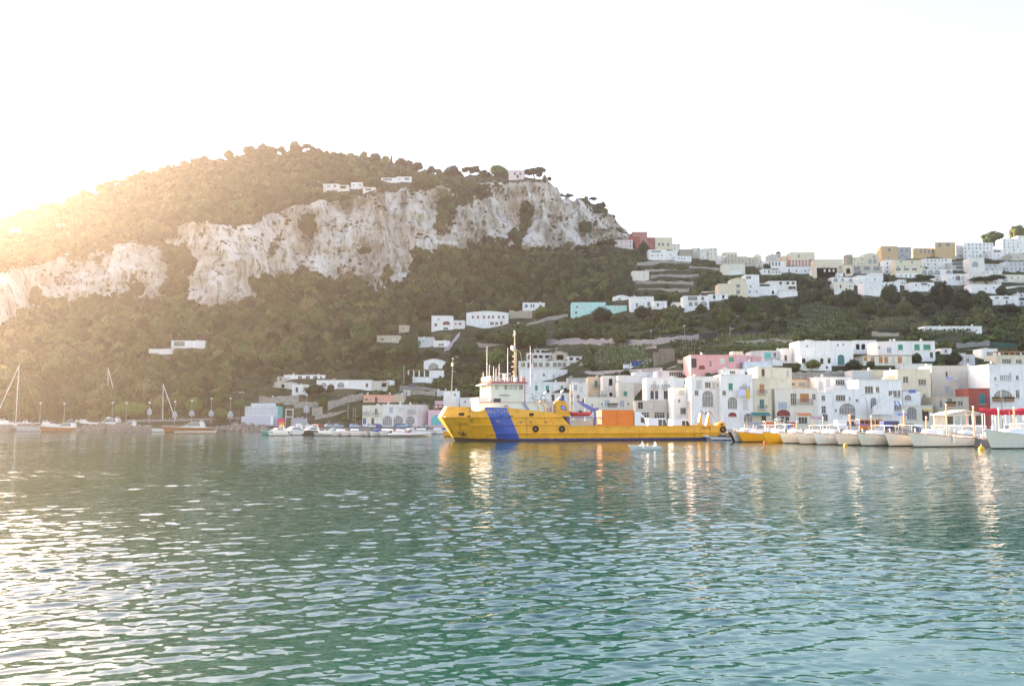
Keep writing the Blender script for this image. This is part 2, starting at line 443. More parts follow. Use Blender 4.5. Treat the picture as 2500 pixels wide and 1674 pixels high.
# ---------------------------------------------------------------- air
def build_haze():
    m = bpy.data.materials.new("haze"); m.use_nodes = True
    n, l = m.node_tree.nodes, m.node_tree.links
    n.remove(n["Principled BSDF"])
    pv = n.new("ShaderNodeVolumePrincipled")
    pv.inputs["Color"].default_value = (0.99, 0.85, 0.73, 1)  # warm tint put into the haze colour to carry the sun's glow
    pv.inputs["Density"].default_value = HAZE
    pv.inputs["Anisotropy"].default_value = 0.71
    l.new(pv.outputs[0], n["Material Output"].inputs["Volume"])
    b = MB().box((0, 560, 170), (2700, 1560, 356))
    link("haze", b.mesh("haze", m), kind="stuff", label="warm morning haze hanging over the bay")
HAZE = 0.000115
build_haze()
# ---------------------------------------------------------------- buildings: kit
WALLS = {
 'white': (0.89, 0.86, 0.80), 'offwhite': (0.83, 0.78, 0.69), 'greywhite': (0.62, 0.61, 0.59), 'cream': (0.76, 0.67, 0.48), 'pale_cream': (0.80, 0.74, 0.60),
 'peach': (0.78, 0.58, 0.38), 'coral': (0.78, 0.40, 0.28), 'pink': (0.74, 0.38, 0.37), 'rose': (0.80, 0.52, 0.56), 'pale_pink': (0.80, 0.66, 0.62), 'red': (0.40, 0.10, 0.075),
 'brick_red': (0.50, 0.20, 0.16), 'ochre': (0.62, 0.44, 0.23), 'beige': (0.58, 0.50, 0.37), 'greige': (0.62, 0.58, 0.49), 'mint': (0.52, 0.78, 0.70), 'stone': (0.42, 0.36, 0.27), 'pale_blue': (0.68, 0.76, 0.82), 'grey': (0.45, 0.44, 0.42),
}
def wall_mat(k):
    return material("plaster_" + k, WALLS[k], rough=0.88, var=0.10, scale=0.25, streak=0.33 if k != 'stone' else 0.55, bump=0.25, bscale=3.0, spec=0.2)
ROOF = material("roof_screed", (0.52, 0.49, 0.45), var=0.25, scale=0.4)
GLASS = material("window_glass", (0.045, 0.055, 0.06), rough=0.08, var=0.3, scale=0.8, spec=0.6)
GLASS_PALE = material("curtained_glass", (0.22, 0.23, 0.24), rough=0.15, var=0.45, scale=0.7, spec=0.6)
FRAMEW = material("white_joinery", (0.74, 0.73, 0.70), rough=0.5, var=0.05)
SILL = material("sill_stone", (0.66, 0.64, 0.60), var=0.1)
SHUT = {'g': material("green_shutter", (0.03, 0.30, 0.17), rough=0.5, var=0.15, scale=2), 'l': material("pale_shutter", (0.66, 0.63, 0.55), rough=0.6, var=0.1, scale=2), 'o': material("orange_wood", (0.52, 0.22, 0.06), rough=0.5, var=0.2, scale=2),
        't': material("turquoise_paint", (0.12, 0.52, 0.47), rough=0.5, var=0.15), 'r': material("dark_red_paint", (0.26, 0.04, 0.035), rough=0.5, var=0.15), 'u': material("blue_paint", (0.05, 0.13, 0.36), rough=0.5, var=0.15), 'k': material("dark_wood", (0.07, 0.05, 0.04), rough=0.6, var=0.2),
        'y': material("grey_blue_shutter", (0.42, 0.46, 0.52), rough=0.6, var=0.1), 'e': material("teal_door", (0.05, 0.20, 0.20), rough=0.5, var=0.15)}
IRON = material("iron_railing", (0.16, 0.16, 0.17), rough=0.5, metal=0.3, var=0.1)
_meshes = {}
def cached(key, fn):
    if key not in _meshes: _meshes[key] = fn()
    return _meshes[key]
def arc_pts(w, h, n=8):
    """half-circle head of an opening w wide, total height h: points from right spring to left spring (x, z)"""
    r = w / 2; zs = max(h - r, h * 0.35); rz = h - zs
    return [(r * math.cos(math.pi * i / n), zs + rz * math.sin(math.pi * i / n)) for i in range(n + 1)]
# an opening: x centre, z bottom, width, height, arched flag. Parts are placed with local x across, y inward, z up
KIND = {  # kind: (width, height, arched, leaf material or None, balcony)
 'w': (1.0, 1.3, 0, None, 0), 'n': (0.6, 0.8, 0, None, 0), 'W': (1.9, 1.4, 0, None, 0), 'd': (1.0, 2.2, 0, 'k', 0), 'b': (1.1, 2.3, 0, 'y', 1), 'l': (1.0, 1.7, 0, 'l', 0), 'y': (1.1, 1.7, 0, 'y', 0),
 'g': (1.1, 1.6, 0, 'g', 0), 'o': (1.1, 2.3, 0, 'o', 0), 'r': (0.9, 1.2, 0, 'r', 0), 't': (1.4, 1.3, 0, 't', 0), 'u': (0.9, 1.3, 0, 'u', 0), 'a': (2.0, 2.6, 1, None, 0), 'A': (3.2, 3.2, 1, None, 0), 'B': (1.1, 2.2, 0, None, 1), 'e': (1.1, 2.3, 0, 'e', 1), 'O': (1.2, 2.3, 0, 'o', 1), 'c': (1.1, 2.3, 0, 'l', 1), 'R': (1.9, 1.3, 1, 'r', 0), 'T': (2.6, 2.8, 1, 't', 0), 'G': (1.6, 2.4, 1, 'e', 0),
}
REVEAL = 0.22
def window_parts(parent, kind, x, z, w, h, arched, leaf, balcony, mtx):
    """one opening's joinery: window part (frame) with pane / shutter sub-parts; mtx maps panel-local to house-local"""
    w, h = round(w, 1), round(h, 1)
    def frame():
        b = MB(); t = 0.07; y0 = REVEAL - 0.10; dpt = 0.08
        b.box((-w / 2 + t / 2, y0, h / 2), (t, dpt, h)); b.box((w / 2 - t / 2, y0, h / 2), (t, dpt, h))
        b.box((0, y0, t / 2), (w - 2 * t, dpt, t)); b.box((0, y0, h - t / 2), (w - 2 * t, dpt, t))
        nb = 1 if w < 1.5 else int(w / 0.8)
        for i in range(nb):
            xx = -w / 2 + w * (i + 1) / (nb + 1); b.box((xx, y0, h / 2), (0.06, dpt * 0.8, h - 2 * t))
        if h > 1.9: b.box((0, y0, h * 0.68), (w - 2 * t, dpt * 0.7, 0.06))
        b.box((0, -0.06, -0.05), (w + 0.24, 0.30, 0.09), 1)
        return b.mesh("window_frame", [FRAMEW, SILL])
    o = link("door" if h > 2.0 and not arched and leaf else "window", cached(('f', w, h), frame), parent)
    o.matrix_local = mtx @ Matrix.Translation((x, 0, z))
    def pane():
        return MB().box((0, REVEAL - 0.05, h / 2), (w - 0.04, 0.02, h - 0.04)).mesh("pane", GLASS_PALE if arched else GLASS)
    link("pane", cached(('p', w, h, arched), pane), o)
    if leaf:
        def shutter():
            b = MB(); lw = w / 2 - 0.05
            b.box((0, REVEAL - 0.165, h / 2), (lw, 0.04, h - 0.1))
            n = max(3, int(h / 0.35))
            for i in range(n):
                b.box((0, REVEAL - 0.20, 0.12 + (h - 0.24) * (i + 0.5) / n), (lw * 0.8, 0.03, (h - 0.3) / n * 0.6))
            return b.mesh("shutter", SHUT[leaf])
        for s in (-1, 1):
            link("shutter", cached(('s', w, h, leaf), shutter), o).location = (s * w / 4, 0, 0)
    if balcony:
        def slab():
            return MB().box((0, -0.45, -0.09), (w + 1.1, 0.95, 0.16)).box((-w / 2 - 0.2, -0.3, -0.28), (0.14, 0.5, 0.22)).box((w / 2 + 0.2, -0.3, -0.28), (0.14, 0.5, 0.22)).mesh("balcony", SILL)
        def rail():
            b = MB(); W2 = w / 2 + 0.5
            for yy, x0, x1 in ((-0.88, -W2, W2),):
                b.box((0, yy, 0.95), (2 * W2, 0.06, 0.06)); b.box((0, yy, 0.10), (2 * W2, 0.04, 0.04))
                n = int(2 * W2 / 0.16)
                for i in range(n + 1): b.box((-W2 + 2 * W2 * i / n, yy, 0.5), (0.03, 0.03, 0.9))
            for sx in (-W2, W2):
                b.box((sx, -0.44, 0.95), (0.06, 0.86, 0.06))
                for i in range(4): b.box((sx, -0.1 - 0.25 * i, 0.5), (0.03, 0.03, 0.9))
            return b.mesh("railing", IRON)
        bo = link("balcony", cached(('bs', w), slab), parent); bo.matrix_local = mtx @ Matrix.Translation((x, 0, z))
        link("railing", cached(('br', w), rail), bo)
    return o
def wall_panel(mb, A, B, z0, z1, holes, inward, mi=0, rmi=0):
    """vertical wall from plan point A to B with openings (x centre, z bottom, w, h, arched)"""
    A, B = Vector(A), Vector(B); L = (B - A).length; t = (B - A) / L
    iv = Vector(inward) * REVEAL
    def pt(x, z, dy=0.0): q = A + t * x; return (q.x + (iv.x if dy else 0), q.y + (iv.y if dy else 0), z)
    xs = sorted({0.0, L, *[h[0] - h[2] / 2 for h in holes], *[h[0] + h[2] / 2 for h in holes]})
    zs = sorted({z0, z1, *[h[1] for h in holes], *[h[1] + h[3] for h in holes]})
    def solid(x, z): return not any(h[0] - h[2] / 2 < x < h[0] + h[2] / 2 and h[1] < z < h[1] + h[3] for h in holes)
    for i in range(len(zs) - 1):
        run = None
        for j in range(len(xs) - 1):
            s = solid((xs[j] + xs[j + 1]) / 2, (zs[i] + zs[i + 1]) / 2)
            if s and run is None: run = xs[j]
            if run is not None and (not s or j == len(xs) - 2):
                e = xs[j + 1] if s else xs[j]
                mb.quad(pt(run, zs[i]), pt(e, zs[i]), pt(e, zs[i + 1]), pt(run, zs[i + 1]), mi); run = None
    for (x, z, w, h, ar) in holes:
        a, b = x - w / 2, x + w / 2
        mb.quad(pt(a, z), pt(a, z + h), pt(a, z + h, 1), pt(a, z, 1), rmi); mb.quad(pt(b, z, 1), pt(b, z + h, 1), pt(b, z + h), pt(b, z), rmi)
        mb.quad(pt(a, z, 1), pt(b, z, 1), pt(b, z), pt(a, z), rmi); mb.quad(pt(a, z + h), pt(b, z + h), pt(b, z + h, 1), pt(a, z + h, 1), rmi)
        if ar:
            ap = arc_pts(w, h); k = len(ap) // 2
            r_ = [pt(x + p[0], z + p[1]) for p in ap]; r2 = [pt(x + p[0], z + p[1], 1) for p in ap]
            for i in range(k):
                mb.add([r_[i], r_[i + 1], pt(b, z + h)], [(0, 2, 1)], mi)
            for i in range(k, len(ap) - 1):
                mb.add([r_[i], r_[i + 1], pt(a, z + h)], [(0, 2, 1)], mi)
            for i in range(len(ap) - 1):
                mb.quad(r_[i], r2[i], r2[i + 1], r_[i + 1], rmi)
EXCL = []
REG = {'A': (0, 850, .17933), 'B': (400, 850, .17933), 'C': (800, 850, .15944), 'D': (1060, 800, .19134), 'E': (1400, 800, .1913), 'F': (1750, 800, .19134), 'G': (2100, 800, .19773),
       'H': (0, 340, .32528), 'I': (600, 340, .2934), 'J': (1000, 380, .26786), 'K': (1450, 530, .22321), 'L': (1800, 540, .19774), 'M': (2130, 540, .19776), 'N': (900, 700, .25619), 'S': (0, 0, 1.0)}
_r = [0, 0, 1.0]
def region(k): _r[:] = REG[k]
def PX(x): return _r[0] + x * _r[2]
def PY(y): return _r[1] + y * _r[2]
DISH = material("dish_white", (0.72, 0.72, 0.72), rough=0.4, var=0.05)
def roof_clutter(parent, pts, z, n, seed):
    rr = random.Random(seed)
    cx = sum(p[0] for p in pts) / len(pts); cy_ = sum(p[1] for p in pts) / len(pts)
    for i in range(n):
        p = pts[rr.randrange(len(pts))]; f = rr.uniform(0.2, 0.75)
        x, y = p[0] + (cx - p[0]) * f, p[1] + (cy_ - p[1]) * f
        k = rr.random()
        if k < 0.4:
            def dish():
                b = MB(); rings = []
                for j, (r, d) in enumerate(((0.05, 0.12), (0.25, 0.09), (0.42, 0.0))):
                    rings.append([(r * math.cos(a * 0.785), -d + 0.0, 0.95 + r * math.sin(a * 0.785)) for a in range(8)])
                b.loft(rings, closed=True, caps=(True, False)); b.loft([[(q[0], q[1] + 0.03, q[2]) for q in r] for r in rings], closed=True); b.tube([(0, 0.1, -0.5), (0, 0.1, 0.7), (0, -0.05, 0.95)], 0.03, 5)
                return b.mesh("satellite_dish", DISH)
            o = link("satellite_dish", cached('dish', dish), parent, (x, y, z)); o.rotation_euler = (0, 0, rr.uniform(-0.8, 0.8))
        elif k < 0.75:
            def chim():
                return MB().box((0, 0, 0.2), (0.55, 0.55, 1.5)).box((0, 0, 1.02), (0.75, 0.75, 0.12)).box((0, 0, 1.2), (0.4, 0.4, 0.25)).mesh("chimney", wall_mat('white'))
            link("chimney", cached('chim', chim), parent, (x, y, z))
        else:
            def tank():
                b = MB(); b.tube([(-0.6, 0, 0.55), (0.6, 0, 0.55)], 0.36, 8); b.box((-0.4, 0, -0.05), (0.08, 0.5, 0.8)); b.box((0.4, 0, -0.05), (0.08, 0.5, 0.8))
                return b.mesh("water_tank", DISH)
            link("water_tank", cached('tank', tank), parent, (x, y, z))
HN = [0]
def H(label, col, pts, vt, vb, wins=(), t=8.0, roof='flat', name='house', cat='house', d=None, found=3.0, clutter=None, auto=None, group=None, roofcol=None, cornice=True, excl=True, trim=None):
    """building whose visible walls run along pts [(zoom x, depth offset m)...], roof line at zoom row vt, visible base at row vb.
    wins: (zoom x, zoom y of centre, kind[, width m, height m])"""
    HN[0] += 1; hid = HN[0]
    pu = [(PX(p[0]), p[1]) for p in pts]; top, bot = PY(vt), PY(vb)
    um = (pu[0][0] + pu[-1][0]) / 2
    if d is None: d = float(land_d(um, bot)) - 1.0
    front = []
    for u, off in pu:
        p = W(u, bot, d + off); front.append(Vector((p.x, p.y, 0)))
    zb = W(um, bot, d).z; zt = W(um, top, d).z
    O = Vector((front[0].x, front[0].y, zb))
    fl = [(p.x - O.x, p.y - O.y) for p in front]
    plan = [*fl, (fl[-1][0] * 1.0, max(fl[-1][1], 0) + max(t - pts[-1][1], 0.6)), (fl[0][0], fl[0][1] + t)]
    if EXCL is not None and excl: EXCL.append((pu[0][0], pu[-1][0], top, bot))
    root = thing(name, label, cat, O, 0, group)
    hgt = zt - zb
    mb = MB(); per = []
    cen = Vector((sum(p[0] for p in plan) / len(plan), sum(p[1] for p in plan) / len(plan), 0))
    panels = []
    for i in range(len(fl) - 1):
        A, B = Vector((*fl[i], 0)), Vector((*fl[i + 1], 0)); tv = (B - A).normalized(); inw = Vector((-tv.y, tv.x, 0))
        panels.append((A, B, tv, inw, []))
    wl_ = list(wins)
    rr = random.Random(hid * 31 + 5)
    if auto:
        for A, B, tv, inw, hs in panels:
            L = (B - A).length
            if L < 2.2: continue
            rows = auto[0] if isinstance(auto, tuple) else max(1, int(hgt / 3.1))
            cols = auto[1] if isinstance(auto, tuple) else max(1, int(L / 3.2))
            for r_ in range(rows):
                for c_ in range(cols):
                    if rr.random() < 0.18: continue
                    sh = hgt / rows
                    w = rr.choice((0.8, 0.9, 1.0, 1.0, 1.2)); h = rr.choice((1.2, 1.3, 1.4)) if rr.random() < 0.75 else 2.0
                    x = L * (c_ + 0.5) / cols + rr.uniform(-0.25, 0.25); z = sh * r_ + min(sh * 0.32, 1.0) + (0 if h < 1.8 else -0.4)
                    if h + 0.4 > sh: h = round(max(0.7, sh - 0.9), 1)
                    if z + h > hgt - 0.5 or x - w / 2 < 0.3 or x + w / 2 > L - 0.3: continue
                    hs.append((x, z, w, h, 0, rr.choice(('w', 'w', 'w', 'l', 'y', 'g')) if isinstance(auto, tuple) and len(auto) > 2 and auto[2] else 'w', None))
    for wdef in wl_:
        u, v, k = PX(wdef[0]), PY(wdef[1]), wdef[2]
        kw, kh, ar, leaf, bal = KIND[k]
        if len(wdef) > 3: kw = wdef[3]
        if len(wdef) > 4: kh = wdef[4]
        for A, B, tv, inw, hs in panels:
            # sight line against the wall plane
            o1 = W(u, v, 1.0) - Vector((0, 0, CAMZ)); c0 = Vector((0, 0, CAMZ)) - O
            den = o1.dot(inw)
            if abs(den) < 1e-6: continue
            s = (A - c0).dot(inw) / den
            q = c0 + o1 * s; x = (q - A).dot(tv); L = (B - A).length
            kw2 = min(kw, L - 0.5)
            if -0.2 <= x <= L + 0.2 and kw2 > 0.3:
                x = min(max(x, kw2 / 2 + 0.2), L - kw2 / 2 - 0.2)
                z = q.z - kh / 2
                z = max(z, 0.12 if kh > 2.0 else 0.3)
                kh2 = min(kh, hgt - 0.35 - z)
                if kh2 > 0.4 and not any(abs(x - e[0]) < (kw2 + e[2]) / 2 + 0.05 and z < e[1] + e[3] + 0.05 and e[1] < z + kh2 + 0.05 for e in hs):
                    hs.append((x, z, kw2, kh2, ar, k, None))
                break
    for A, B, tv, inw, hs in panels:
        wall_panel(mb, A, B, -found, hgt, [h[:5] for h in hs], inw)
        M_ = Matrix(((tv.x, inw.x, 0, A.x), (tv.y, inw.y, 0, A.y), (0, 0, 1, 0), (0, 0, 0, 1)))
        for (x, z, w, h, ar, k, _) in hs:
            kd = KIND[k]
            window_parts(root, k, x, z, w, h, ar, kd[3], kd[4], M_)
    n = len(plan)
    for i in range(len(fl) - 1, n):
        a, b = plan[i], plan[(i + 1) % n]
        mb.quad((a[0], a[1], -found), (b[0], b[1], -found), (b[0], b[1], hgt), (a[0], a[1], hgt))
    if roof in ('flat', 'none'):
        inner = []
        for p in plan:
            dv = Vector((cen.x - p[0], cen.y - p[1], 0)); L = dv.length; f = min(0.42 / max(L, 0.1), 0.4); inner.append((p[0] + dv.x * f, p[1] + dv.y * f))
        par = 0.45
        for i in range(n):
            a, b, c, e = plan[i], plan[(i + 1) % n], inner[(i + 1) % n], inner[i]
            mb.quad((a[0], a[1], hgt), (b[0], b[1], hgt), (c[0], c[1], hgt), (e[0], e[1], hgt))
            mb.quad((e[0], e[1], hgt), (c[0], c[1], hgt), (c[0], c[1], hgt - par), (e[0], e[1], hgt - par))
        mb.build("wall", wall_mat(col), root)
        MB().add([(p[0], p[1], hgt - par + 0.02) for p in inner], [tuple(range(n))]).build("roof", ROOF, root)
        if cornice:
            cb = MB()
            for i in range(len(fl) - 1):
                A, B, tv, inw, hs = panels[i]
                o2 = inw * -0.10
                a, b = A + o2 - tv * 0.08, B + o2 + tv * 0.08
                cb.prism([(a.x, a.y, hgt - 0.16), (b.x, b.y, hgt - 0.16), (b.x, b.y, hgt + 0.05), (a.x, a.y, hgt + 0.05)], inw * 0.24)
            cb.build("cornice", wall_mat(trim or ('offwhite' if col in ('white', 'greywhite') else col)), root)
    elif roof in ('vault', 'gable', 'shed'):
        mb.build("wall", wall_mat(col), root)
        # lid that bulges or pitches along the front
        L = max(p[0] for p in plan) - min(p[0] for p in plan); x0 = min(p[0] for p in plan); y0 = min(p[1] for p in plan); y1 = max(p[1] for p in plan)
        nn = 10 if roof == 'vault' else 2
        rise = {'vault': min(1.3, L * 0.12), 'gable': L * 0.16, 'shed': 0}[roof]
        prof = [(x0 - 0.15 + (L + 0.3) * i / nn, hgt + rise * (math.sin(math.pi * i / nn) if roof == 'vault' else (1 - abs(2 * i / nn - 1))) + 0.02) for i in range(nn + 1)]
        if roof == 'shed': prof = [(x0 - 0.3, hgt + 0.02), (x0 + L + 0.3, hgt + 0.02)]
        rb = MB()
        lo = [(p[0], y0 - 0.2, p[1]) for p in prof]; hi = [(p[0], y0 - 0.2, p[1] + 0.18) for p in prof]
        rb.prism(lo + hi[::-1], (0, y1 - y0 + 0.4, 0))
        if rise > 0:
            rb.prism([(x0, y0 + 0.02, hgt), *[(min(max(p[0], x0), x0 + L), y0 + 0.02, p[1]) for p in prof], (x0 + L, y0 + 0.02, hgt)], (0, y1 - y0 - 0.04, 0), 1)
        rc = roofcol or ('roof_tile' if roof != 'vault' else None)
        rb.build("roof", [MATS['roof_tile'] if rc == 'roof_tile' else (MATS[rc] if rc else wall_mat(col)), wall_mat(col)], root)
    if clutter is None: clutter = rr.choice((0, 0, 1, 1, 2)) if roof == 'flat' else 0
    if clutter: roof_clutter(root, plan, hgt - 0.4 if roof == 'flat' else hgt, clutter, hid)
    root['_h'] = hgt
    return root
material("roof_tile", (0.40, 0.20, 0.11), rough=0.85, var=0.3, scale=1.2, bump=0.4, bscale=6)
material("roof_dark", (0.10, 0.10, 0.10), rough=0.8, var=0.3)
material("roof_brown", (0.34, 0.19, 0.10), rough=0.8, var=0.3)
def merge(main, *wings):
    """fold wings into one building"""
    for w in wings:
        off = w.location - main.location
        for ch in list(w.children):
            ml = ch.matrix_local.copy(); ch.parent = main; ch.matrix_local = Matrix.Translation(off) @ ml
        bpy.data.objects.remove(w)
    return main
# ---------------------------------------------------------------- the town, from the waterfront up to the skyline
def sq(x0, x1): return [(x0, 0), (x1, 0)]
TOWN = "houses of the town"
# --- waterfront by the marina
region('C')
H("cream quayside house with white balcony door below a coral house", 'pale_cream', sq(528, 830), 872, 1180, [(590, 965, 'c'), (742, 968, 'B'), (660, 965, 'l'), (555, 1115, 'u', 1.2, 2.2), (690, 1110, 'd')], t=9)
H("coral pink flat-roofed house with small red awning above cream house", 'coral', [(545, 0), (845, 0), (1022, 2.5)], 712, 872, [(593, 782, 'W', 1.6, 0.9), (660, 782, 'n'), (742, 790, 'd'), (790, 790, 'n')], t=8, clutter=2)
H("olive beige windowless block beside the coral house", 'beige', sq(1022, 1168), 712, 850, [], t=7, clutter=1)
H("white house with pale blue shutters over two ground-floor arches", 'offwhite', sq(832, 1160), 858, 1185, [(970, 940, 'y', 1.3, 1.9), (1115, 930, 'l', 1.4, 1.2), (910, 1105, 'A', 3.4, 3.4), (1090, 1105, 'A', 3.4, 3.4)], t=9, clutter=2)
H("pale pink corner house with one wide ground-floor arch", 'pale_pink', [(1162, 0), (1372, 0), (1532, 4)], 860, 1185, [(1288, 935, 'c', 1.5, 2.2), (1265, 1110, 'A', 3.2, 3.3), (1412, 930, 'l', 0.8, 1.6)], t=9, clutter=1)
H("bright pink house with turquoise arched door half behind the bow", 'rose', sq(1536, 1850), 945, 1190, [(1665, 1095, 'T', 3.6, 3.6)], t=7, clutter=0)
H("small pink hut above the bright pink house", 'rose', sq(1640, 1775), 805, 885, [], t=4, clutter=0)
H("white cubic house with one small window above the ship's bow", 'white', sq(1772, 2010), 652, 900, [(1945, 712, 'n', .7, 1.1)], t=8)
region('D')
H("low white house front behind the bow flagpole", 'offwhite', sq(330, 560), 890, 1060, [(395, 942, 'n', .6, 1.0)], t=7)
region('C')
m_ = H("long low white villa with stone wing along the terrace", 'white', sq(-170, 668), 486, 605, [(200, 560, 'a', 3.0, 2.2), (600, 570, 'd', 1.0, 1.6), (-60, 560, 'a', 2.4, 2.0), (60, 560, 'l')], t=9, clutter=0)
merge(m_, H("x", 'greige', sq(668, 905), 500, 605, [(862, 560, 'l', 2.0, 1.7)], t=8, clutter=0, found=5), H("x", 'white', sq(905, 1000), 490, 560, [], t=6, clutter=0))
m_ = H("white terrace house with pergola and square columns", 'white', sq(1300, 1590), 440, 515, [], t=9, clutter=0)
H("white house with broad blind arch above the pergola terrace", 'white', [(1470, 0), (1790, 0)], 205, 335, [(1620, 285, 'A', 5.0, 3.4)], t=9, roof='vault')
H("white lower wing under the blind-arch house", 'white', sq(1560, 1775), 338, 430, [], t=5, clutter=0)
region('B')
m_ = H("white flat-roofed villa with shaded row of windows above the stone terraces", 'white', sq(1632, 2192), 362, 442, [(1850, 395, 'W'), (1960, 392, 'W'), (2060, 395, 'W'), (1695, 410, 'l', 1.4, 1.4), (2140, 400, 'w')], t=8, clutter=2)
merge(m_, H("x", 'greige', [(1502, 0), (1760, 0)], 462, 545, [(1620, 512, 'a', 1.4, 1.6)], t=8, clutter=0), H("x", 'greige', sq(1545, 1632), 388, 470, [(1590, 420, 'w')], t=5, clutter=0))
H("white garden house with square window beneath the long villa", 'white', sq(1745, 1945), 492, 605, [(1915, 520, 'l', 1.2, 1.4), (1810, 580, 'd')], t=5, clutter=0)
# --- behind the ship
region('D')
m_ = H("large pale villa with two glazed veranda storeys", 'offwhite', sq(1078, 1890), 425, 530, [(x, 470, 'W', 1.9, 1.9) for x in (1135, 1290, 1360, 1445, 1540, 1600, 1660, 1760, 1830)] + [(1205, 475, 'd')], t=10, clutter=0)
merge(m_, H("x", 'offwhite', sq(1178, 1510), 322, 425, [(1210, 375, 'd'), (1290, 368, 'W'), (1360, 368, 'W'), (1440, 368, 'W'), (1490, 368, 'w')], t=9, clutter=0),
      H("x", 'beige', sq(1512, 1700), 330, 425, [(1605, 375, 'W', 3.2, 2.2)], t=9, roof='gable', roofcol='roof_screed', clutter=0),
      H("x", 'offwhite', sq(1700, 1890), 365, 425, [(1750, 395, 'W', 1.6, 1.2), (1830, 398, 'W', 1.4, 1.0)], t=9, roof='shed', roofcol='roof_screed', clutter=0),
      H("x", 'offwhite', sq(1280, 1550), 275, 325, [(x, 300, 'W', 2.0, 1.2) for x in (1320, 1390, 1460, 1525)], t=7, roof='shed', roofcol='roof_screed', clutter=0))
H("white house with three slit windows on its shaded end below the veranda villa", 'white', [(1090, 0), (1480, 0), (1700, 3)], 528, 690, [(1525, 615, 'n', .6, 1.2), (1605, 618, 'n', .6, 1.2), (1675, 615, 'n', .6, 1.0), (1240, 610, 'n'), (1400, 600, 'w')], t=8, clutter=2)
H("white house with three green doors behind the wheelhouse", 'white', [(1130, 0), (1720, 0)], 690, 835, [(1305, 765, 'g', 1.0, 2.0), (1445, 770, 'g', 1.2, 2.2), (1630, 768, 'g', 1.0, 2.0)], t=7, clutter=2)
H("white house with dark double door over the funnel", 'white', [(1140, 0), (1742, 0)], 832, 1180, [(1515, 890, 'd', 1.1, 2.3), (1640, 890, 'd', 0.9, 1.8), (1300, 890, 'w'), (1400, 890, 'l')], t=7)
H("narrow cream house behind the ship's funnel", 'cream', sq(1744, 1790), 800, 1200, [(1765, 870, 'w'), (1765, 960, 'w')], t=7)
region('E')
H("white back house with blue vehicle beneath, next to the peach house", 'offwhite', sq(0, 185), 710, 1200, [(28, 760, 'y'), (100, 780, 'l'), (60, 880, 'w'), (130, 950, 'd')], t=6)
m_ = H("peach and white house with teal balcony door", 'peach', sq(186, 376), 628, 890, [(290, 715, 'e', 1.1, 2.5), (280, 860, 'l', 1.5, 1.5)], t=9, clutter=1)
merge(m_, H("x", 'offwhite', sq(376, 578), 612, 890, [(475, 695, 'c', 1.2, 2.4), (478, 850, 'g', 1.0, 1.3)], t=9, clutter=1))
H("cream ground-floor block with plants under the peach house", 'pale_cream', sq(155, 780), 885, 1296, [(430, 965, 'y', 1.5, 2.2), (365, 975, 'n'), (620, 965, 'y', 1.4, 2.0), (240, 985, 'n'), (700, 970, 'n')], t=5, clutter=0)
m_ = H("cream house with one green shuttered window", 'pale_cream', [(580, 0), (772, 0), (936, 6)], 702, 890, [(662, 838, 'g', 1.2, 1.5)], t=9, clutter=0)
merge(m_, H("x", 'offwhite', [(576, 0), (866, 2)], 606, 704, [], t=7, clutter=1, d=float(land_d(PX(700), PY(890))) + 1))
H("tall white house with two pale balcony doors over a long terrace", 'white', [(940, 0), (1276, 0), (1510, 9)], 632, 925, [(1035, 722, 'c', 1.1, 2.3), (1178, 718, 'c', 1.1, 2.3), (1005, 855, 'd', 1.0, 2.5), (1062, 855, 'd', .9, 2.5), (1178, 855, 'd', 1.2, 2.5), (1440, 715, 'W', 2.6, 1.6)], t=10, clutter=2)
m_ = H("white restaurant front with green planter boxes under the long terrace", 'greige', sq(795, 1320), 930, 1296, [(855, 985, 'd', 1.4, 2.2), (985, 985, 'l', 1.2, 1.8), (1190, 965, 'l', 1.6, 1.2), (900, 1120, 'W', 3, 2.0), (1100, 1120, 'W', 3, 2.0), (1240, 1120, 'W', 2, 2.0)], t=5, clutter=0)  # white front; its dark shading is put into the greige wall colour
H("white upper house behind the peach house roof", 'white', sq(770, 1062), 566, 690, [(960, 625, 'l', 1.4, 1.2)], t=7)
H("white roof house with dark shaded loggia", 'white', sq(1062, 1500), 548, 635, [(1310, 590, 'W', 4.4, 1.5), (1420, 590, 'W', 2.2, 1.5), (1110, 600, 'l')], t=7, clutter=1)
H("white stepped house between long terrace and arcaded house", 'white', sq(1282, 1490), 762, 1296, [(1380, 822, 'l', 1.6, 1.2), (1490, 870, 'n'), (1350, 930, 'n'), (1400, 1060, 'W', 1.6, 1.8)], t=8)
H("white low shop with dark door by the ship's yellow stern posts", 'greige', sq(1490, 1700), 950, 1296, [(1560, 1010, 'l', 2.2, 1.6), (1545, 1185, 'W', 2.4, 1.4)], t=3, clutter=0, roof='shed', roofcol='roof_screed')
H("white house with two tall arched loggias", 'white', sq(1512, 1905), 622, 1296, [(1602, 718, 'l', 1.7, 2.2), (1715, 728, 'w', 1.6, 1.6), (1790, 730, 'l'), (1850, 730, 'n'), (1572, 830, 'w', 1.0, 1.4), (1715, 905, 'A', 3.0, 4.4), (1832, 890, 'A', 2.8, 4.0), (1690, 1090, 'n')], t=8, clutter=2)
region('F')
H("white house with yellow cloth on its balcony and green window", 'white', sq(60, 472), 595, 1296, [(177, 750, 'g', 1.1, 1.9), (355, 750, 'c', 1.3, 1.8), (200, 958, 'A', 2.6, 3.2), (365, 975, 'l', 1.4, 2.6), (95, 830, 'w'), (200, 1105, 'R', 2.2, 1.2), (450, 1150, 'a', 2.4, 2.4)], t=8, clutter=2)
H("white rooftop hut beside the tall cream house", 'white', sq(60, 360), 525, 600, [(200, 570, 'W', 1.8, .9)], t=5, clutter=1)
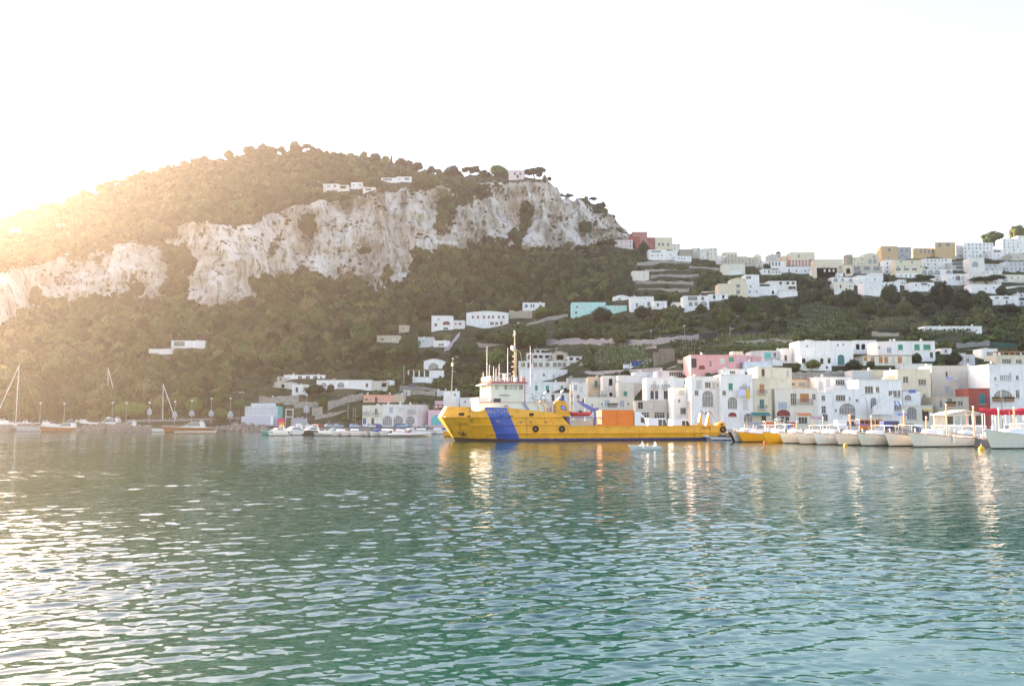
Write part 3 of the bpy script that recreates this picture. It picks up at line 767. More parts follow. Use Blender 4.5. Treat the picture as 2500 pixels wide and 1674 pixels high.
m_ = H("pink house with green shutters and red arches", 'pink', [(-330, 0), (252, 0), (580, 9)], 345, 545, [(72, 422, 'l', 1.5, 1.8), (185, 405, 'g', 1.5, 1.6), (298, 405, 'y', 1.1, 1.9), (405, 405, 'w', .9, 1.6), (448, 405, 'w', .8, 1.6), (-295, 450, 'd', 1.6, 3.0), (-80, 460, 'n', .8, 2.0), (-260, 530, 'R', 2.0, 1.4), (-190, 530, 'R', 2.0, 1.4)], t=12, clutter=2)
merge(m_, H("x", 'cream', sq(200, 335), 302, 350, [(262, 322, 'n', .4, .5), (300, 322, 'n', .4, .5)], t=4, clutter=0, d=float(land_d(PX(120), PY(545))) + 2))
H("pale blue low house in front of the pink house", 'pale_blue', sq(355, 705), 435, 555, [(450, 525, 'l', 1.8, 1.4)], t=7, clutter=2)
H("grey white house with turquoise shuttered window", 'greywhite', [(440, 3), (600, 0), (842, 0)], 292, 425, [(635, 352, 't', 2.2, 1.9), (740, 345, 'w', 1.0, 1.6)], t=7, clutter=1)
H("white house with one tall shutter left of the great white villa", 'white', sq(842, 1062), 262, 445, [(977, 368, 'l', 1.3, 2.6), (880, 385, 'd', .8, 1.8)], t=7, clutter=1)
m_ = H("great white villa with green arched door and small high windows", 'white', [(1055, 0), (1745, 0)], 168, 480, [(1545, 220, 'n', .7, .7), (1615, 213, 'n', .6, .6), (1155, 233, 'n', .8, .6), (1585, 408, 'G', 2.2, 3.4)], t=10, clutter=3)
merge(m_, H("x", 'white', sq(1080, 1465), 375, 535, [(1110, 415, 'a', 1.2, 1.8), (1340, 425, 'l', 1.0, 1.8), (1440, 420, 'w', .9, 1.6), (1300, 490, 'n'), (1405, 518, 'n')], t=4, clutter=0),
      H("x", 'white', [(1745, 0), (2042, 0)], 160, 330, [(1800, 242, 'y', 1.3, 1.9), (1870, 242, 'l', 1.3, 1.9), (1952, 242, 'l', 1.3, 1.9)], t=9, clutter=1))
H("tall cream house with brown and green balcony doors", 'cream', [(476, 0), (682, 0), (957, 8)], 640, 1296, [(576, 778, 'O', 1.3, 2.5), (576, 972, 'e', 1.2, 2.6), (833, 672, 'n', .5, .6), (600, 1150, 'd', 1.2, 2.4), (720, 1100, 'n', .9, 1.6), (720, 945, 'n', .5, .8)], t=10, clutter=0)
H("set-back top storey of the tall cream house with roof terrace", 'cream', [(522, 2), (682, 2), (957, 8)], 495, 645, [(592, 572, 'd', .8, 2.0), (640, 570, 'l', 1.2, 1.8), (690, 570, 'l', 1.0, 1.8), (905, 578, 'y', 1.1, 1.7)], t=10, clutter=0, d=float(land_d(PX(700), PY(1296))) + 1.5)
H("beige house with tall dark window and orange shutter", 'pale_cream', sq(752, 1292), 772, 1296, [(981, 912, 'w', 1.6, 3.2), (1120, 895, 'O', 2.4, 2.4), (840, 990, 'y', 2.4, 1.8), (985, 1040, 'l', 2.0, 2.6), (850, 1085, 'R', 3.6, 1.8), (840, 1185, 'd', 1.0, 2.2), (900, 1185, 'd', 1.0, 2.2), (1240, 880, 'w', 1.0, 1.6), (1215, 960, 'n'), (1100, 1180, 'W', 2.4, 1.8)], t=8, clutter=0)
H("ochre roof storey with row of tiny windows above the beige house", 'peach', sq(930, 1268), 655, 775, [(978, 718, 'w', 1.0, .8), (1065, 718, 'n', .5, .8), (1092, 718, 'n', .5, .8), (1120, 718, 'n', .5, .8)], t=7, roof='shed', roofcol='roof_tile')
H("white house with dark paired windows under the great villa", 'white', sq(1270, 1732), 628, 900, [(1325, 732, 'l', 1.0, 2.2), (1418, 700, 'l', 1.0, 2.0), (1575, 695, 'W', 2.6, 1.6)], t=7, clutter=1)
H("white waterfront house with small square windows beside the beige house", 'white', sq(1294, 1500), 825, 1296, [(1360, 895, 'w', 1.0, 1.4), (1365, 1045, 'w', 1.2, 2.0), (1385, 1145, 'w', 1.4, 1.8), (1290, 1140, 'n')], t=8)
H("white waterfront house with broad shadowed arch at street level", 'white', sq(1502, 1905), 780, 1296, [(1580, 895, 'W', 2.6, 1.6), (1697, 902, 'n', .5, .9), (1665, 1035, 'A', 4.4, 3.0), (1790, 925, 'n', .8, .7), (1495, 1055, 'n'), (1590, 1090, 'w'), (1725, 1140, 'W', 1.8, 1.2)], t=7, clutter=2)
H("grey white cube house behind the broad-arch house", 'greywhite', sq(1728, 1990), 545, 700, [], t=6, clutter=1)
region('G')
m_ = H("white house with blue striped awning arch and triple window", 'white', sq(0, 532), 640, 1254, [(110, 765, 'W', 2.2, 1.9), (215, 762, 'w', 1.0, 1.5), (375, 815, 'w', 1.0, 1.8), (430, 815, 'w', 1.1, 1.8), (480, 815, 'w', .8, 1.8), (440, 960, 'A', 3.4, 2.6), (165, 930, 'a', 1.6, 3.0), (365, 1020, 'n', .5, .6)], t=8, clutter=1)
H("cream house with dark shutters and stone balcony", 'cream', sq(470, 884), 515, 960, [(562, 640, 'w', 1.5, 1.8), (768, 672, 'W', 2.2, 1.7), (790, 842, 'w', .9, 1.0), (705, 860, 'w', .8, 1.2)], t=9, clutter=1)
H("cream wall storey behind the striped-awning house", 'cream', sq(112, 470), 520, 660, [(460, 630, 'n')], t=6, clutter=0)
H("white arched house front below the cream house", 'white', sq(532, 750), 780, 960, [(590, 862, 'a', 1.9, 1.5)], t=3, roof='shed', roofcol='roof_screed', d=float(land_d(PX(640), PY(1254))) + 3.2)
H("cream ground floor with tall arched door", 'pale_cream', sq(532, 905), 958, 1254, [(637, 1050, 'A', 2.6, 3.6), (808, 1080, 'd', 1.8, 3.0)], t=5, clutter=0)
H("greige house with narrow door and three plain windows", 'greige', sq(892, 1342), 468, 860, [(1068, 575, 'd', .5, 1.6), (1185, 612, 'l', 1.0, 1.7), (1073, 752, 'y', 1.1, 1.6), (1243, 748, 'y', 1.1, 1.5)], t=8, clutter=1)
H("beige round-cornered house with dark openings and plants", 'beige', [(905, 2), (960, 0), (1356, 0)], 852, 1254, [(1000, 940, 'n', .7, 2.0), (1110, 905, 'w', 1.4, 1.6), (1238, 935, 'w', 1.4, 1.4), (1302, 930, 'w', 1.6, 1.4), (1100, 1030, 'W', 2.0, 1.2)], t=6, clutter=0)
H("white upper house with glazed balcony over red ground floor", 'white', sq(1338, 1622), 482, 745, [(1490, 655, 'B', 3.2, 3.0)], t=9, clutter=1)
H("dark red ground floor with white arched window", 'red', sq(1358, 1620), 748, 1254, [(1507, 875, 'G', 1.8, 2.9)], t=7, clutter=0)
H("big white house with row of slit windows and wide arched window", 'white', sq(1622, 2100), 450, 1254, [(x, 615, 'n', .4, 1.4) for x in (1738, 1762, 1786, 1812, 1836, 1860)] + [(1670, 628, 'n', .6, .9), (1940, 615, 'w', .8, 1.2), (1765, 838, 'A', 5.0, 3.2), (1945, 818, 'w', 1.0, 2.2), (1850, 560, 'l', .6, .6)], t=10, clutter=2)
H("cream roof storey with brown pergola at the frame edge", 'cream', sq(1675, 2100), 338, 455, [(1810, 425, 'W', 3, 1.6), (1960, 425, 'W', 2, 1.4)], t=7, clutter=2)
H("white stepped gable house above the red ground floor", 'white', sq(1508, 1700), 258, 380, [(1590, 320, 'w', 1.6, 1.4)], t=6, clutter=2)
H("white villa with four green shuttered windows", 'white', [(222, 2), (400, 0), (930, 0)], 165, 410, [(498, 240, 'g', 1.6, 1.8), (553, 240, 'g', 1.6, 1.8), (702, 240, 'g', 1.8, 2.0), (825, 238, 'g', 2.4, 1.8), (370, 275, 'y', 1.5, 1.8), (880, 335, 'd', 1.0, 1.8), (235, 245, 'n', .6, .8)], t=9, clutter=3)
H("low white house with brown tiled veranda roof and orange doors", 'pale_cream', sq(40, 640), 345, 460, [(48, 380, 'o', 1.1, 1.4), (155, 392, 'o', 1.2, 2.2), (255, 392, 'o', 1.2, 2.2), (320, 395, 'o', 1.2, 2.2), (490, 392, 'o', 1.4, 2.2), (410, 395, 'l')], t=7, roof='shed', roofcol='roof_brown')
H("white terrace wall house under the orange-door house", 'offwhite', sq(500, 890), 445, 520, [], t=4, clutter=0)
H("grey concrete house with blue tarpaulin behind the big tree", 'greywhite', sq(1270, 1420), 330, 460, [(1330, 400, 'w')], t=6, clutter=1)
# --- houses half-way up
region('N')
H("white house with red fan-shaped arch window", 'white', sq(598, 800), 275, 418, [(640, 362, 'r', 1.6, 1.8), (740, 345, 'R', 4.4, 2.2), (666, 312, 'n', 1, 1), (735, 398, 'W', 3, 1.6)], t=9, clutter=1)
H("small white wing with wooden terrace beside the red arch house", 'offwhite', sq(800, 915), 320, 412, [(870, 352, 'r', 1.4, 1.4), (830, 352, 'w')], t=7, clutter=1)
H("long white house with seven small red windows", 'white', sq(930, 1332), 252, 366, [(x, 288, 'r', 1.3, 1.7) for x in (992, 1042, 1100, 1145, 1185, 1241, 1285)] + [(1175, 348, 'W', 2.4, 1.8), (1265, 345, 'r', 1.6, 2.2), (1220, 348, 'W', 2.0, 1.8)], t=10, roof='vault')
H("small white house with blue windows on a stone base", 'white', sq(1468, 1680), 150, 218, [(1503, 183, 'u', 1.7, 2.0), (1550, 182, 'u', 1.0, 2.0), (1570, 182, 'u', 1.0, 2.0), (1640, 180, 'w', 2, 1)], t=8, clutter=1)
H("mint green house with three small windows", 'mint', sq(1936, 2260), 148, 264, [(1988, 192, 'w', 1.4, 1.2), (2050, 196, 'l', 1.3, 2.0), (1978, 245, 'w', 1.6, 1.4)], t=10, clutter=2)
H("low cream shed with dark roof in the wooded slope", 'beige', sq(78, 300), 462, 528, [(130, 500, 'w', 2, 1.4), (240, 500, 'l', 2, 1.4)], t=8, roof='shed', roofcol='roof_dark')
H("low white house with three dark windows below red arch house", 'white', sq(620, 770), 512, 575, [(672, 552, 'w'), (690, 552, 'w'), (708, 552, 'w')], t=7, clutter=1)
H("pale terrace house with parked cars behind it", 'greywhite', sq(470, 620), 480, 565, [(520, 520, 'y', 2, 1.6)], t=7, clutter=1)
H("tiny cream hut on the wooded slope", 'beige', sq(287, 382), 365, 418, [(330, 395, 'w')], t=5, clutter=0)
region('K')
H("mint green wing with dark flat roof among trees", 'mint', sq(130, 360), 965, 1040, [(240, 1000, 'l')], t=8, roof='shed', roofcol='roof_dark')
H("little white domed house above the mint house", 'white', sq(215, 388), 875, 915, [(280, 895, 'w', 1.6, 1.2)], t=7, roof='vault')
m_ = H("white house with two corner turrets amid pines", 'white', sq(405, 656), 868, 1000, [(600, 950, 'w', 1.8, 2.6), (470, 960, 'd'), (540, 945, 'n'), (560, 890, 'n')], t=9, clutter=3)
merge(m_, H("x", 'white', sq(656, 800), 918, 1005, [(745, 955, 'n'), (700, 960, 'l')], t=8, clutter=1))
H("grey-roofed low house with white parapet", 'offwhite', sq(865, 990), 930, 975, [], t=7, roof='shed', roofcol='roof_dark')
m_ = H("white stepped villa with two dark square windows", 'white', sq(985, 1262), 860, 1030, [(1058, 950, 'w', 2.0, 2.2), (1118, 947, 'w', 1.8, 2.0), (1190, 890, 'w', 1.6, 1.8), (1080, 888, 'W', 5, 2), (1200, 945, 'a', 4.0, 2.4)], t=9, clutter=1)
merge(m_, H("x", 'white', sq(1262, 1468), 842, 912, [(1316, 875, 'w', 1.2, 2.4), (1415, 872, 'w', 1.2, 2.0)], t=8, clutter=1))
m_ = H("cream church-like hall with curved gable", 'cream', sq(1370, 1682), 728, 872, [(1578, 742, 'w', 2.2, 2.8), (1578, 818, 'w', 2.2, 2.2)], t=10, clutter=0)
merge(m_, H("x", 'cream', sq(1500, 1665), 685, 760, [], t=8, roof='vault', d=float(land_d(PX(1526), PY(872))) - 0.7))
H("small hillside house with white roof terrace on the dry-stone steps", 'pale_cream', sq(420, 605), 588, 675, [(550, 640, 'l', 2, 2.4), (580, 640, 'l', 2, 2.4)], t=8)
region('L')
m_ = H("white multi-level villa below the ridge with blue windows", 'white', sq(100, 275), 660, 915, [(140, 695, 'W', 3, 1.6), (200, 695, 'W', 3, 1.6), (165, 805, 'w'), (155, 870, 'u'), (240, 868, 'u')], t=9, clutter=1)
merge(m_, H("x", 'white', sq(275, 500), 770, 912, [(440, 878, 'w', 1.4, 2.0), (320, 790, 'W', 6, 1.2)], t=9, clutter=1), H("x", 'offwhite', sq(385, 732), 738, 860, [(535, 765, 'u', 1.6, 1.4), (625, 765, 'u', 1.8, 1.4), (690, 765, 'u', 1.6, 1.4), (655, 822, 'u', 2.2, 1.6), (700, 822, 'u', 2.0, 1.6)], t=8, clutter=0), H("x", 'white', sq(520, 745), 860, 935, [], t=6, clutter=0))
H("small cream chapel house among dark trees", 'pale_cream', sq(1200, 1440), 765, 850, [(1275, 805, 'd'), (1390, 800, 'w')], t=8, roof='vault')
H("white low annex under the small chapel house", 'white', sq(1200, 1295), 852, 905, [], t=5, clutter=0)
H("large plain white house behind the palm and dark trees", 'white', [(1570, 0), (2010, 0)], 755, 912, [(1650, 820, 'n'), (1800, 800, 'n')], t=10, clutter=1)
H("white house with black arches on the ridge flank", 'white', sq(1490, 1790), 668, 785, [(1600, 720, 'n'), (1700, 720, 'w')], t=8, clutter=0)
H("white balcony house with two dark arches under the cream palace", 'white', sq(1165, 1480), 692, 755, [(1215, 720, 'a', 3, 3), (1300, 725, 'a', 2, 2), (1400, 725, 'a', 2, 2)], t=8, clutter=0)
H("white crest house with red and green shutters", 'white', sq(985, 1232), 572, 692, [(1080, 608, 'r', 1.4, 2), (1138, 608, 'r', 1.4, 2), (1190, 608, 'g', 1.4, 2)], t=8, clutter=2)
H("white terraced house with arcade below the orange palace", 'white', sq(552, 922), 560, 645, [(840, 610, 'w'), (640, 610, 'd'), (730, 610, 'w'), (890, 600, 'w')], t=8, clutter=2)
H("white crest house with slim columns left of the orange palace", 'white', sq(322, 600), 495, 590, [(x, 525, 'w', 1.4, 3) for x in (400, 440, 480, 520)], t=8, clutter=1)
m_ = H("orange and cream palace on the skyline with red striped base", 'cream', sq(660, 962), 382, 560, [(760, 430, 'w', 1.6, 2), (905, 485, 'w', 1.6, 2.4), (945, 490, 'd'), (840, 440, 'n')], t=10, clutter=1)
merge(m_, H("x", 'peach', sq(565, 660), 425, 560, [(620, 470, 'w')], t=8, clutter=1))
H("red colonnaded storey in front of the orange palace", 'brick_red', sq(640, 912), 482, 566, [(x, 520, 'l', 1.4, 4.2) for x in (670, 710, 750, 790, 830, 870)], t=5, clutter=0)
m_ = H("square bell tower with dark cap on the skyline", 'cream', sq(488, 545), 400, 500, [(516, 425, 'a', 2, 3)], t=5, name='bell_tower', cat='tower', clutter=0)
m_ = H("small church with pale dome on the skyline", 'cream', sq(205, 278), 440, 545, [(240, 490, 'a', 2.0, 3.5)], t=7, name='church', cat='church', clutter=0)
CHURCH = m_
H("grey tiled house beside the bell tower", 'greige', sq(382, 492), 425, 510, None or [(430, 460, 'w')], t=8, roof='gable', roofcol='roof_dark')
m_ = H("broad cream palace with solar panels on its roof", 'cream', sq(970, 1312), 472, 692, [(1070, 560, 'n'), (1125, 560, 'n'), (1270, 565, 'w'), (1250, 630, 'n'), (1295, 630, 'n')], t=10, clutter=1)
merge(m_, H("x", 'cream', sq(1310, 1428), 540, 700, [(1370, 615, 'a', 3, 4)], t=8, clutter=0))
H("grey stone tower rising beside the cream palace", 'stone', sq(1352, 1430), 412, 545, [(1390, 450, 'w')], t=7, clutter=1)
H("cream skyline house with pergola beside the stone tower", 'cream', sq(1430, 1560), 445, 548, auto=(2, 3), t=8)
H("cream domed skyline mansion with arched top", 'cream', sq(1560, 1745), 415, 545, [(1640, 495, 'a', 3, 4), (1700, 495, 'a', 3, 4), (1690, 440, 'w', 2, 1.6)], t=9, roof='vault')
H("long glazed veranda strip under the domed mansion", 'greige', sq(1432, 1790), 555, 665, [(x, 580, 'W', 4.5, 2.6) for x in (1480, 1540, 1600, 1660, 1720)] + [(1490, 635, 'W', 5, 3)], t=7, clutter=0)
region('K')
m_ = H("red skyline hotel with flat roof terrace at the cliff end", 'brick_red', sq(422, 585), 160, 340, auto=(4, 4), t=9, clutter=0)
merge(m_, H("x", 'brick_red', sq(585, 678), 222, 345, auto=(3, 3), t=8, clutter=0), H("x", 'pale_pink', sq(232, 425), 250, 335, auto=(2, 4), t=8, clutter=0), H("x", 'red', sq(380, 500), 215, 335, auto=(3, 2), t=4, clutter=0))
H("square cream skyline block with three dark windows", 'cream', sq(672, 862), 222, 362, [(712, 298, 'w', 1.8, 2.6), (755, 298, 'w', 1.8, 2.6), (812, 300, 'w', 1.8, 2.6), (740, 240, 'n'), (800, 240, 'n')], t=10, clutter=2)
H("white house with roof railing under the cream skyline block", 'white', sq(598, 796), 355, 460, [(640, 420, 'o', 1.2, 1.4), (700, 420, 'o', 1.2, 1.4), (745, 420, 'o', 1.2, 1.4), (680, 375, 'W', 8, 1.2)], t=9)
H("white round-cornered house next to the roof-railing house", 'white', sq(796, 915), 368, 460, [(855, 450, 'u'), (840, 410, 'w')], t=8)
H("long low white house above stone terraces on the ridge", 'white', sq(890, 1068), 425, 492, [(930, 450, 'w'), (960, 452, 'w'), (990, 455, 'w'), (1030, 455, 'n')], t=8)
H("pale small skyline cube right of the cream block", 'offwhite', sq(862, 946), 292, 360, auto=(2, 2), t=7)
H("brownish stone skyline row with flat roofs", 'stone', sq(942, 1082), 352, 440, auto=(2, 4), t=8)
H("stone skyline house with tall stepped parapet", 'greige', sq(1082, 1168), 335, 445, auto=(3, 2), t=8)
H("pale skyline house with white sunlit dome", 'offwhite', sq(1168, 1265), 355, 460, auto=(3, 2), t=8, roof='vault')
H("cream skyline tower house left of the long stone row", 'pale_cream', sq(1265, 1350), 335, 465, auto=(3, 2), t=8)
H("white sloping house with blank wall below the skyline row", 'offwhite', sq(1345, 1458), 420, 515, auto=(2, 1), t=8)
H("flat cream roof house behind the long stone row", 'cream', sq(1418, 1570), 385, 440, auto=(1, 4), t=7)
H("long beige stone row of many windows on the ridge", 'beige', sq(1456, 1685), 430, 530, auto=(3, 6), t=9)
H("beige ridge house continuing toward the domed church", 'beige', sq(1685, 1792), 440, 530, auto=(3, 3), t=9)
H("large pale cream house with rounded garden wall", 'pale_cream', sq(1412, 1655), 512, 625, [(1500, 560, 'n'), (1580, 560, 'n')], t=9, clutter=0)
H("pale ridge house between bell tower and domed church", 'greige', sq(1792, 1900), 480, 560, auto=(2, 3), t=8)
region('M')
H("square ochre stone block on the skyline with two windows", 'ochre', sq(116, 316), 308, 475, [(208, 355, 'w', 2.4, 3), (208, 460, 'a', 2, 2.4), (260, 355, 'n')], t=10, clutter=1)
H("grey weathered block with black windows on the skyline", 'grey', sq(316, 486), 318, 468, [(362, 360, 'w', 1.6, 2.4), (428, 355, 'w', 1.6, 2.4), (335, 445, 'w', 1.4, 2), (372, 420, 'w', 1.4, 2), (415, 440, 'a', 3, 2.4)], t=9, clutter=2)
H("long ochre stone wing with row of dark windows", 'ochre', sq(510, 780), 335, 460, [(x, 370, 'w', 1.8, 3.4) for x in (600, 650, 700, 750)], t=9, clutter=1)
H("tall brown stone palace with ivy stain on the skyline", 'ochre', [(778, 0), (1030, 0)], 262, 465, [(830, 295, 'w', 3, 3), (930, 285, 'w', 3.4, 3.4), (990, 345, 'n')], t=11, clutter=1)
H("grey white annex right of the brown stone palace", 'greywhite', sq(1033, 1128), 295, 445, [(1080, 432, 'W', 3.4, 1.6)], t=8)
H("broad white hotel block on the ridge", 'white', sq(1128, 1500), 265, 450, auto=(4, 8), t=10)
H("white hotel wing with dark porch under broad hotel block", 'white', sq(1480, 1612), 345, 468, [(1540, 370, 'W', 6, 1.6), (1500, 420, 'n'), (1560, 420, 'w')], t=8)
H("white top-corner house stepping up the ridge under lit trees", 'white', [(1610, 0), (1830, 0)], 215, 425, auto=(5, 4), t=10)
H("white cube house at the frame edge on the ridge", 'white', sq(1800, 2000), 180, 380, auto=(4, 3), t=10)
H("white narrow house under the ochre stone block", 'white', sq(150, 288), 480, 650, [(x, y, 'w', 1.3, 1.6) for x in (185, 225, 262) for y in (520, 568, 622)], t=8)
H("cream house with long dark balcony under the grey block", 'cream', sq(288, 616), 480, 690, [(318, 560, 'w'), (400, 560, 'w'), (350, 500, 'g'), (490, 505, 'g'), (600, 560, 'w')] + [(x, 593, 'W', 3.4, 1.8) for x in (320, 370, 420, 470, 520)], t=9)
H("pale wide house front with fine lines of windows", 'offwhite', sq(620, 985), 462, 605, auto=(3, 8), t=9)
H("grey white house with blue shaded balcony strip", 'greywhite', sq(980, 1200), 505, 620, [(1060, 525, 'W', 9, 2.2), (1080, 570, 'W', 6, 1.6)], t=8)
H("pale house with two big arched windows on the ridge flank", 'offwhite', sq(1200, 1388), 455, 645, [(1268, 530, 'a', 4.4, 4.0), (1272, 600, 'A', 5, 4.4)], t=9)
H("long grey white terrace house with pergola posts", 'greywhite', sq(1388, 1612), 530, 620, auto=(2, 6), t=8)
H("white arcaded house with five dark arches", 'white', sq(560, 990), 592, 680, [(x, 632, 'a', 4.2, 3.6) for x in (640, 720, 800, 872, 942)], t=8, clutter=0)
H("white house with framed dark windows below the arcade", 'white', sq(920, 1192), 650, 775, [(1055, 700, 'W', 3, 3), (1000, 700, 'w'), (1110, 700, 'l'), (960, 720, 'n')], t=8)
H("plain white house wall behind the spreading pine", 'offwhite', sq(1196, 1592), 648, 790, auto=(2, 3), t=8)
H("cream white terrace house by yellow bush at frame edge", 'pale_cream', sq(1592, 1900), 660, 745, [(1640, 710, 'A', 3, 4), (1720, 700, 'w'), (1800, 700, 'w')], t=8)
H("white row house with chimney stubs below the spreading pine", 'white', sq(1228, 1600), 778, 895, [(1300, 830, 'n'), (1400, 830, 'w'), (1500, 820, 'w')], t=9, clutter=4)
m_ = H("white two-level villa at the right edge half-way up", 'white', sq(1482, 1812), 920, 1020, [(1540, 945, 'W', 2, 1), (1650, 945, 'W', 3, 1.2)], t=8, clutter=2)
merge(m_, H("x", 'white', sq(1476, 1812), 975, 1060, [(1560, 1010, 'n'), (1660, 1000, 'w'), (1740, 1010, 'n')], t=5, clutter=0))
H("small white house with blue door at far right slope", 'white', sq(1808, 1900), 975, 1040, [(1840, 1010, 'u')], t=6)
H("white house with grey terrace under the flat umbrella pine", 'white', sq(468, 765), 755, 870, [(540, 790, 'w'), (640, 770, 'W', 4, 2), (700, 790, 'w')], t=8)
H("white garden house left of the palm on the ridge", 'offwhite', sq(225, 330), 745, 860, [(280, 790, 'w')], t=7)
H("low white wall house with bays amid green terraces", 'white', sq(640, 1352), 1295, 1368, [(720, 1325, 'n'), (1000, 1330, 'n'), (1200, 1330, 'n')], t=6, clutter=3)
H("white house with gallery below the domed mansion", 'white', sq(-20, 135), 640, 745, [(30, 690, 'w'), (90, 680, 'w')], t=8)
H("grey white house at far right under the hotel", 'greywhite', sq(1640, 1900), 500, 615, auto=(2, 5), t=8)
# --- far left and on the hill
region('B')
m_ = H("white modern villa with big glazed front in the wood", 'white', sq(100, 560), -105, -10, [(210, -62, 'W', 6, 2.6), (330, -60, 'W', 4, 2.6)], t=10, clutter=1)
merge(m_, H("x", 'offwhite', sq(-205, 120), 8, 75, [], t=6, clutter=0))
region('I')
m_ = H("pale terraced house cluster on the cliff brow", 'offwhite', sq(642, 775), 372, 412, [(690, 390, 'y', 3, 2), (740, 390, 'w', 2, 2)], t=8)
merge(m_, H("x", 'pale_cream', sq(765, 858), 382, 440, [(810, 400, 'W', 5, 2)], t=8, clutter=1))
H("white house with stone terrace on the cliff brow", 'white', sq(876, 980), 358, 412, [(900, 380, 'w'), (950, 380, 'w')], t=8)
H("long stone terrace house above the cliff face", 'offwhite', sq(975, 1078), 400, 440, [(1020, 418, 'W', 5, 1.6)], t=7)
m_ = H("long low white villa under the hilltop wood", 'white', sq(1125, 1260), 322, 345, [(1180, 335, 'W', 8, 1.4)], t=7, clutter=1)
merge(m_, H("x", 'white', sq(1255, 1380), 312, 352, [(1280, 330, 'w'), (1340, 330, 'W', 4, 1.6)], t=8, clutter=1))
region('J')
H("pink cliff-top villa between two spreading pines", 'pale_pink', sq(903, 1045), 133, 215, [(960, 165, 'w', 2, 2.6), (1010, 165, 'w', 2, 2.6), (985, 190, 'd', 2, 3)], t=9, clutter=1)
region('H')
H("tiny white house in the haze on the hill shoulder", 'white', sq(75, 155), 668, 690, [(115, 680, 'W', 6, 2)], t=8)
H("tiny white hut in the haze higher on the shoulder", 'white', sq(425, 485), 636, 655, [(455, 646, 'W', 4, 2)], t=7)

# --- infill between the rows
region('L')
H("small white house under the long low ridge house", 'white', sq(-80, 60), 610, 655, auto=(1, 2), t=6)
H("white stepped house right of the rounded garden wall", 'white', sq(300, 420), 590, 650, [(340, 620, 'w'), (390, 620, 'd')], t=6)
H("pale cube among trees below the bell tower", 'offwhite', sq(420, 545), 600, 655, auto=(1, 3), t=6)
H("white blank gable below the palace arcade", 'white', sq(925, 1000), 590, 680, [(960, 625, 'n')], t=6)
H("white cube beneath the glazed veranda strip", 'white', sq(1232, 1330), 640, 700, auto=(1, 2), t=6)
H("white slab house right of the balcony arches", 'white', sq(1480, 1580), 735, 790, [(1530, 765, 'w')], t=6)
region('M')
H("small cream house wedged under the ochre stone wing", 'pale_cream', sq(616, 700), 560, 605, auto=(1, 2), t=5)
H("low white house left of the arcaded house", 'white', sq(330, 560), 640, 700, auto=(1, 4), t=6)
H("white cottage behind the shaggy palm", 'white', sq(330, 430), 720, 790, [(370, 760, 'w')], t=6)
H("white cottage right of the flat umbrella pine", 'white', sq(765, 880), 690, 755, [(800, 720, 'w'), (850, 720, 'w')], t=6)
H("pale terrace house under the two big arched windows", 'offwhite', sq(1190, 1400), 640, 668, [], t=4, clutter=0)
H("grey wall house at far right under the cube", 'greige', sq(1700, 1900), 400, 470, auto=(1, 5), t=6)
H("white gallery house above the wide flat pine", 'white', sq(1400, 1600), 610, 655, auto=(1, 5), t=6)
H("white house low right of the two-level villa", 'white', sq(1790, 1900), 890, 940, [(1840, 915, 'w')], t=6)
region('F')
H("low white outbuilding on the vine terrace edge", 'white', sq(600, 840), 420, 480, [(700, 450, 'n')], t=5)
region('G')
H("low white shed in the right-hand gardens", 'offwhite', sq(1000, 1130), 255, 320, [(1060, 290, 'w')], t=5)
H("grey flat-roofed shed behind the dark green tree", 'greywhite', sq(1190, 1300), 315, 370, [], t=5)
region('C')
H("grey stone garage below the white terrace house", 'greige', sq(1160, 1260), 640, 745, [(1205, 690, 'n', .8, 1.6)], t=4, clutter=0)
H("grey plastered block left of the white cubic house", 'greywhite', sq(1672, 1772), 650, 760, [], t=5, clutter=1)
region('D')
H("long cream-roofed house between veranda villa and cream house", 'greige', sq(1700, 1990), 640, 720, auto=(1, 5), t=6)
H("white back house right of the funnel", 'white', sq(1740, 1975), 715, 900, [(1800, 770, 'y'), (1880, 790, 'w'), (1820, 850, 'w')], t=5)
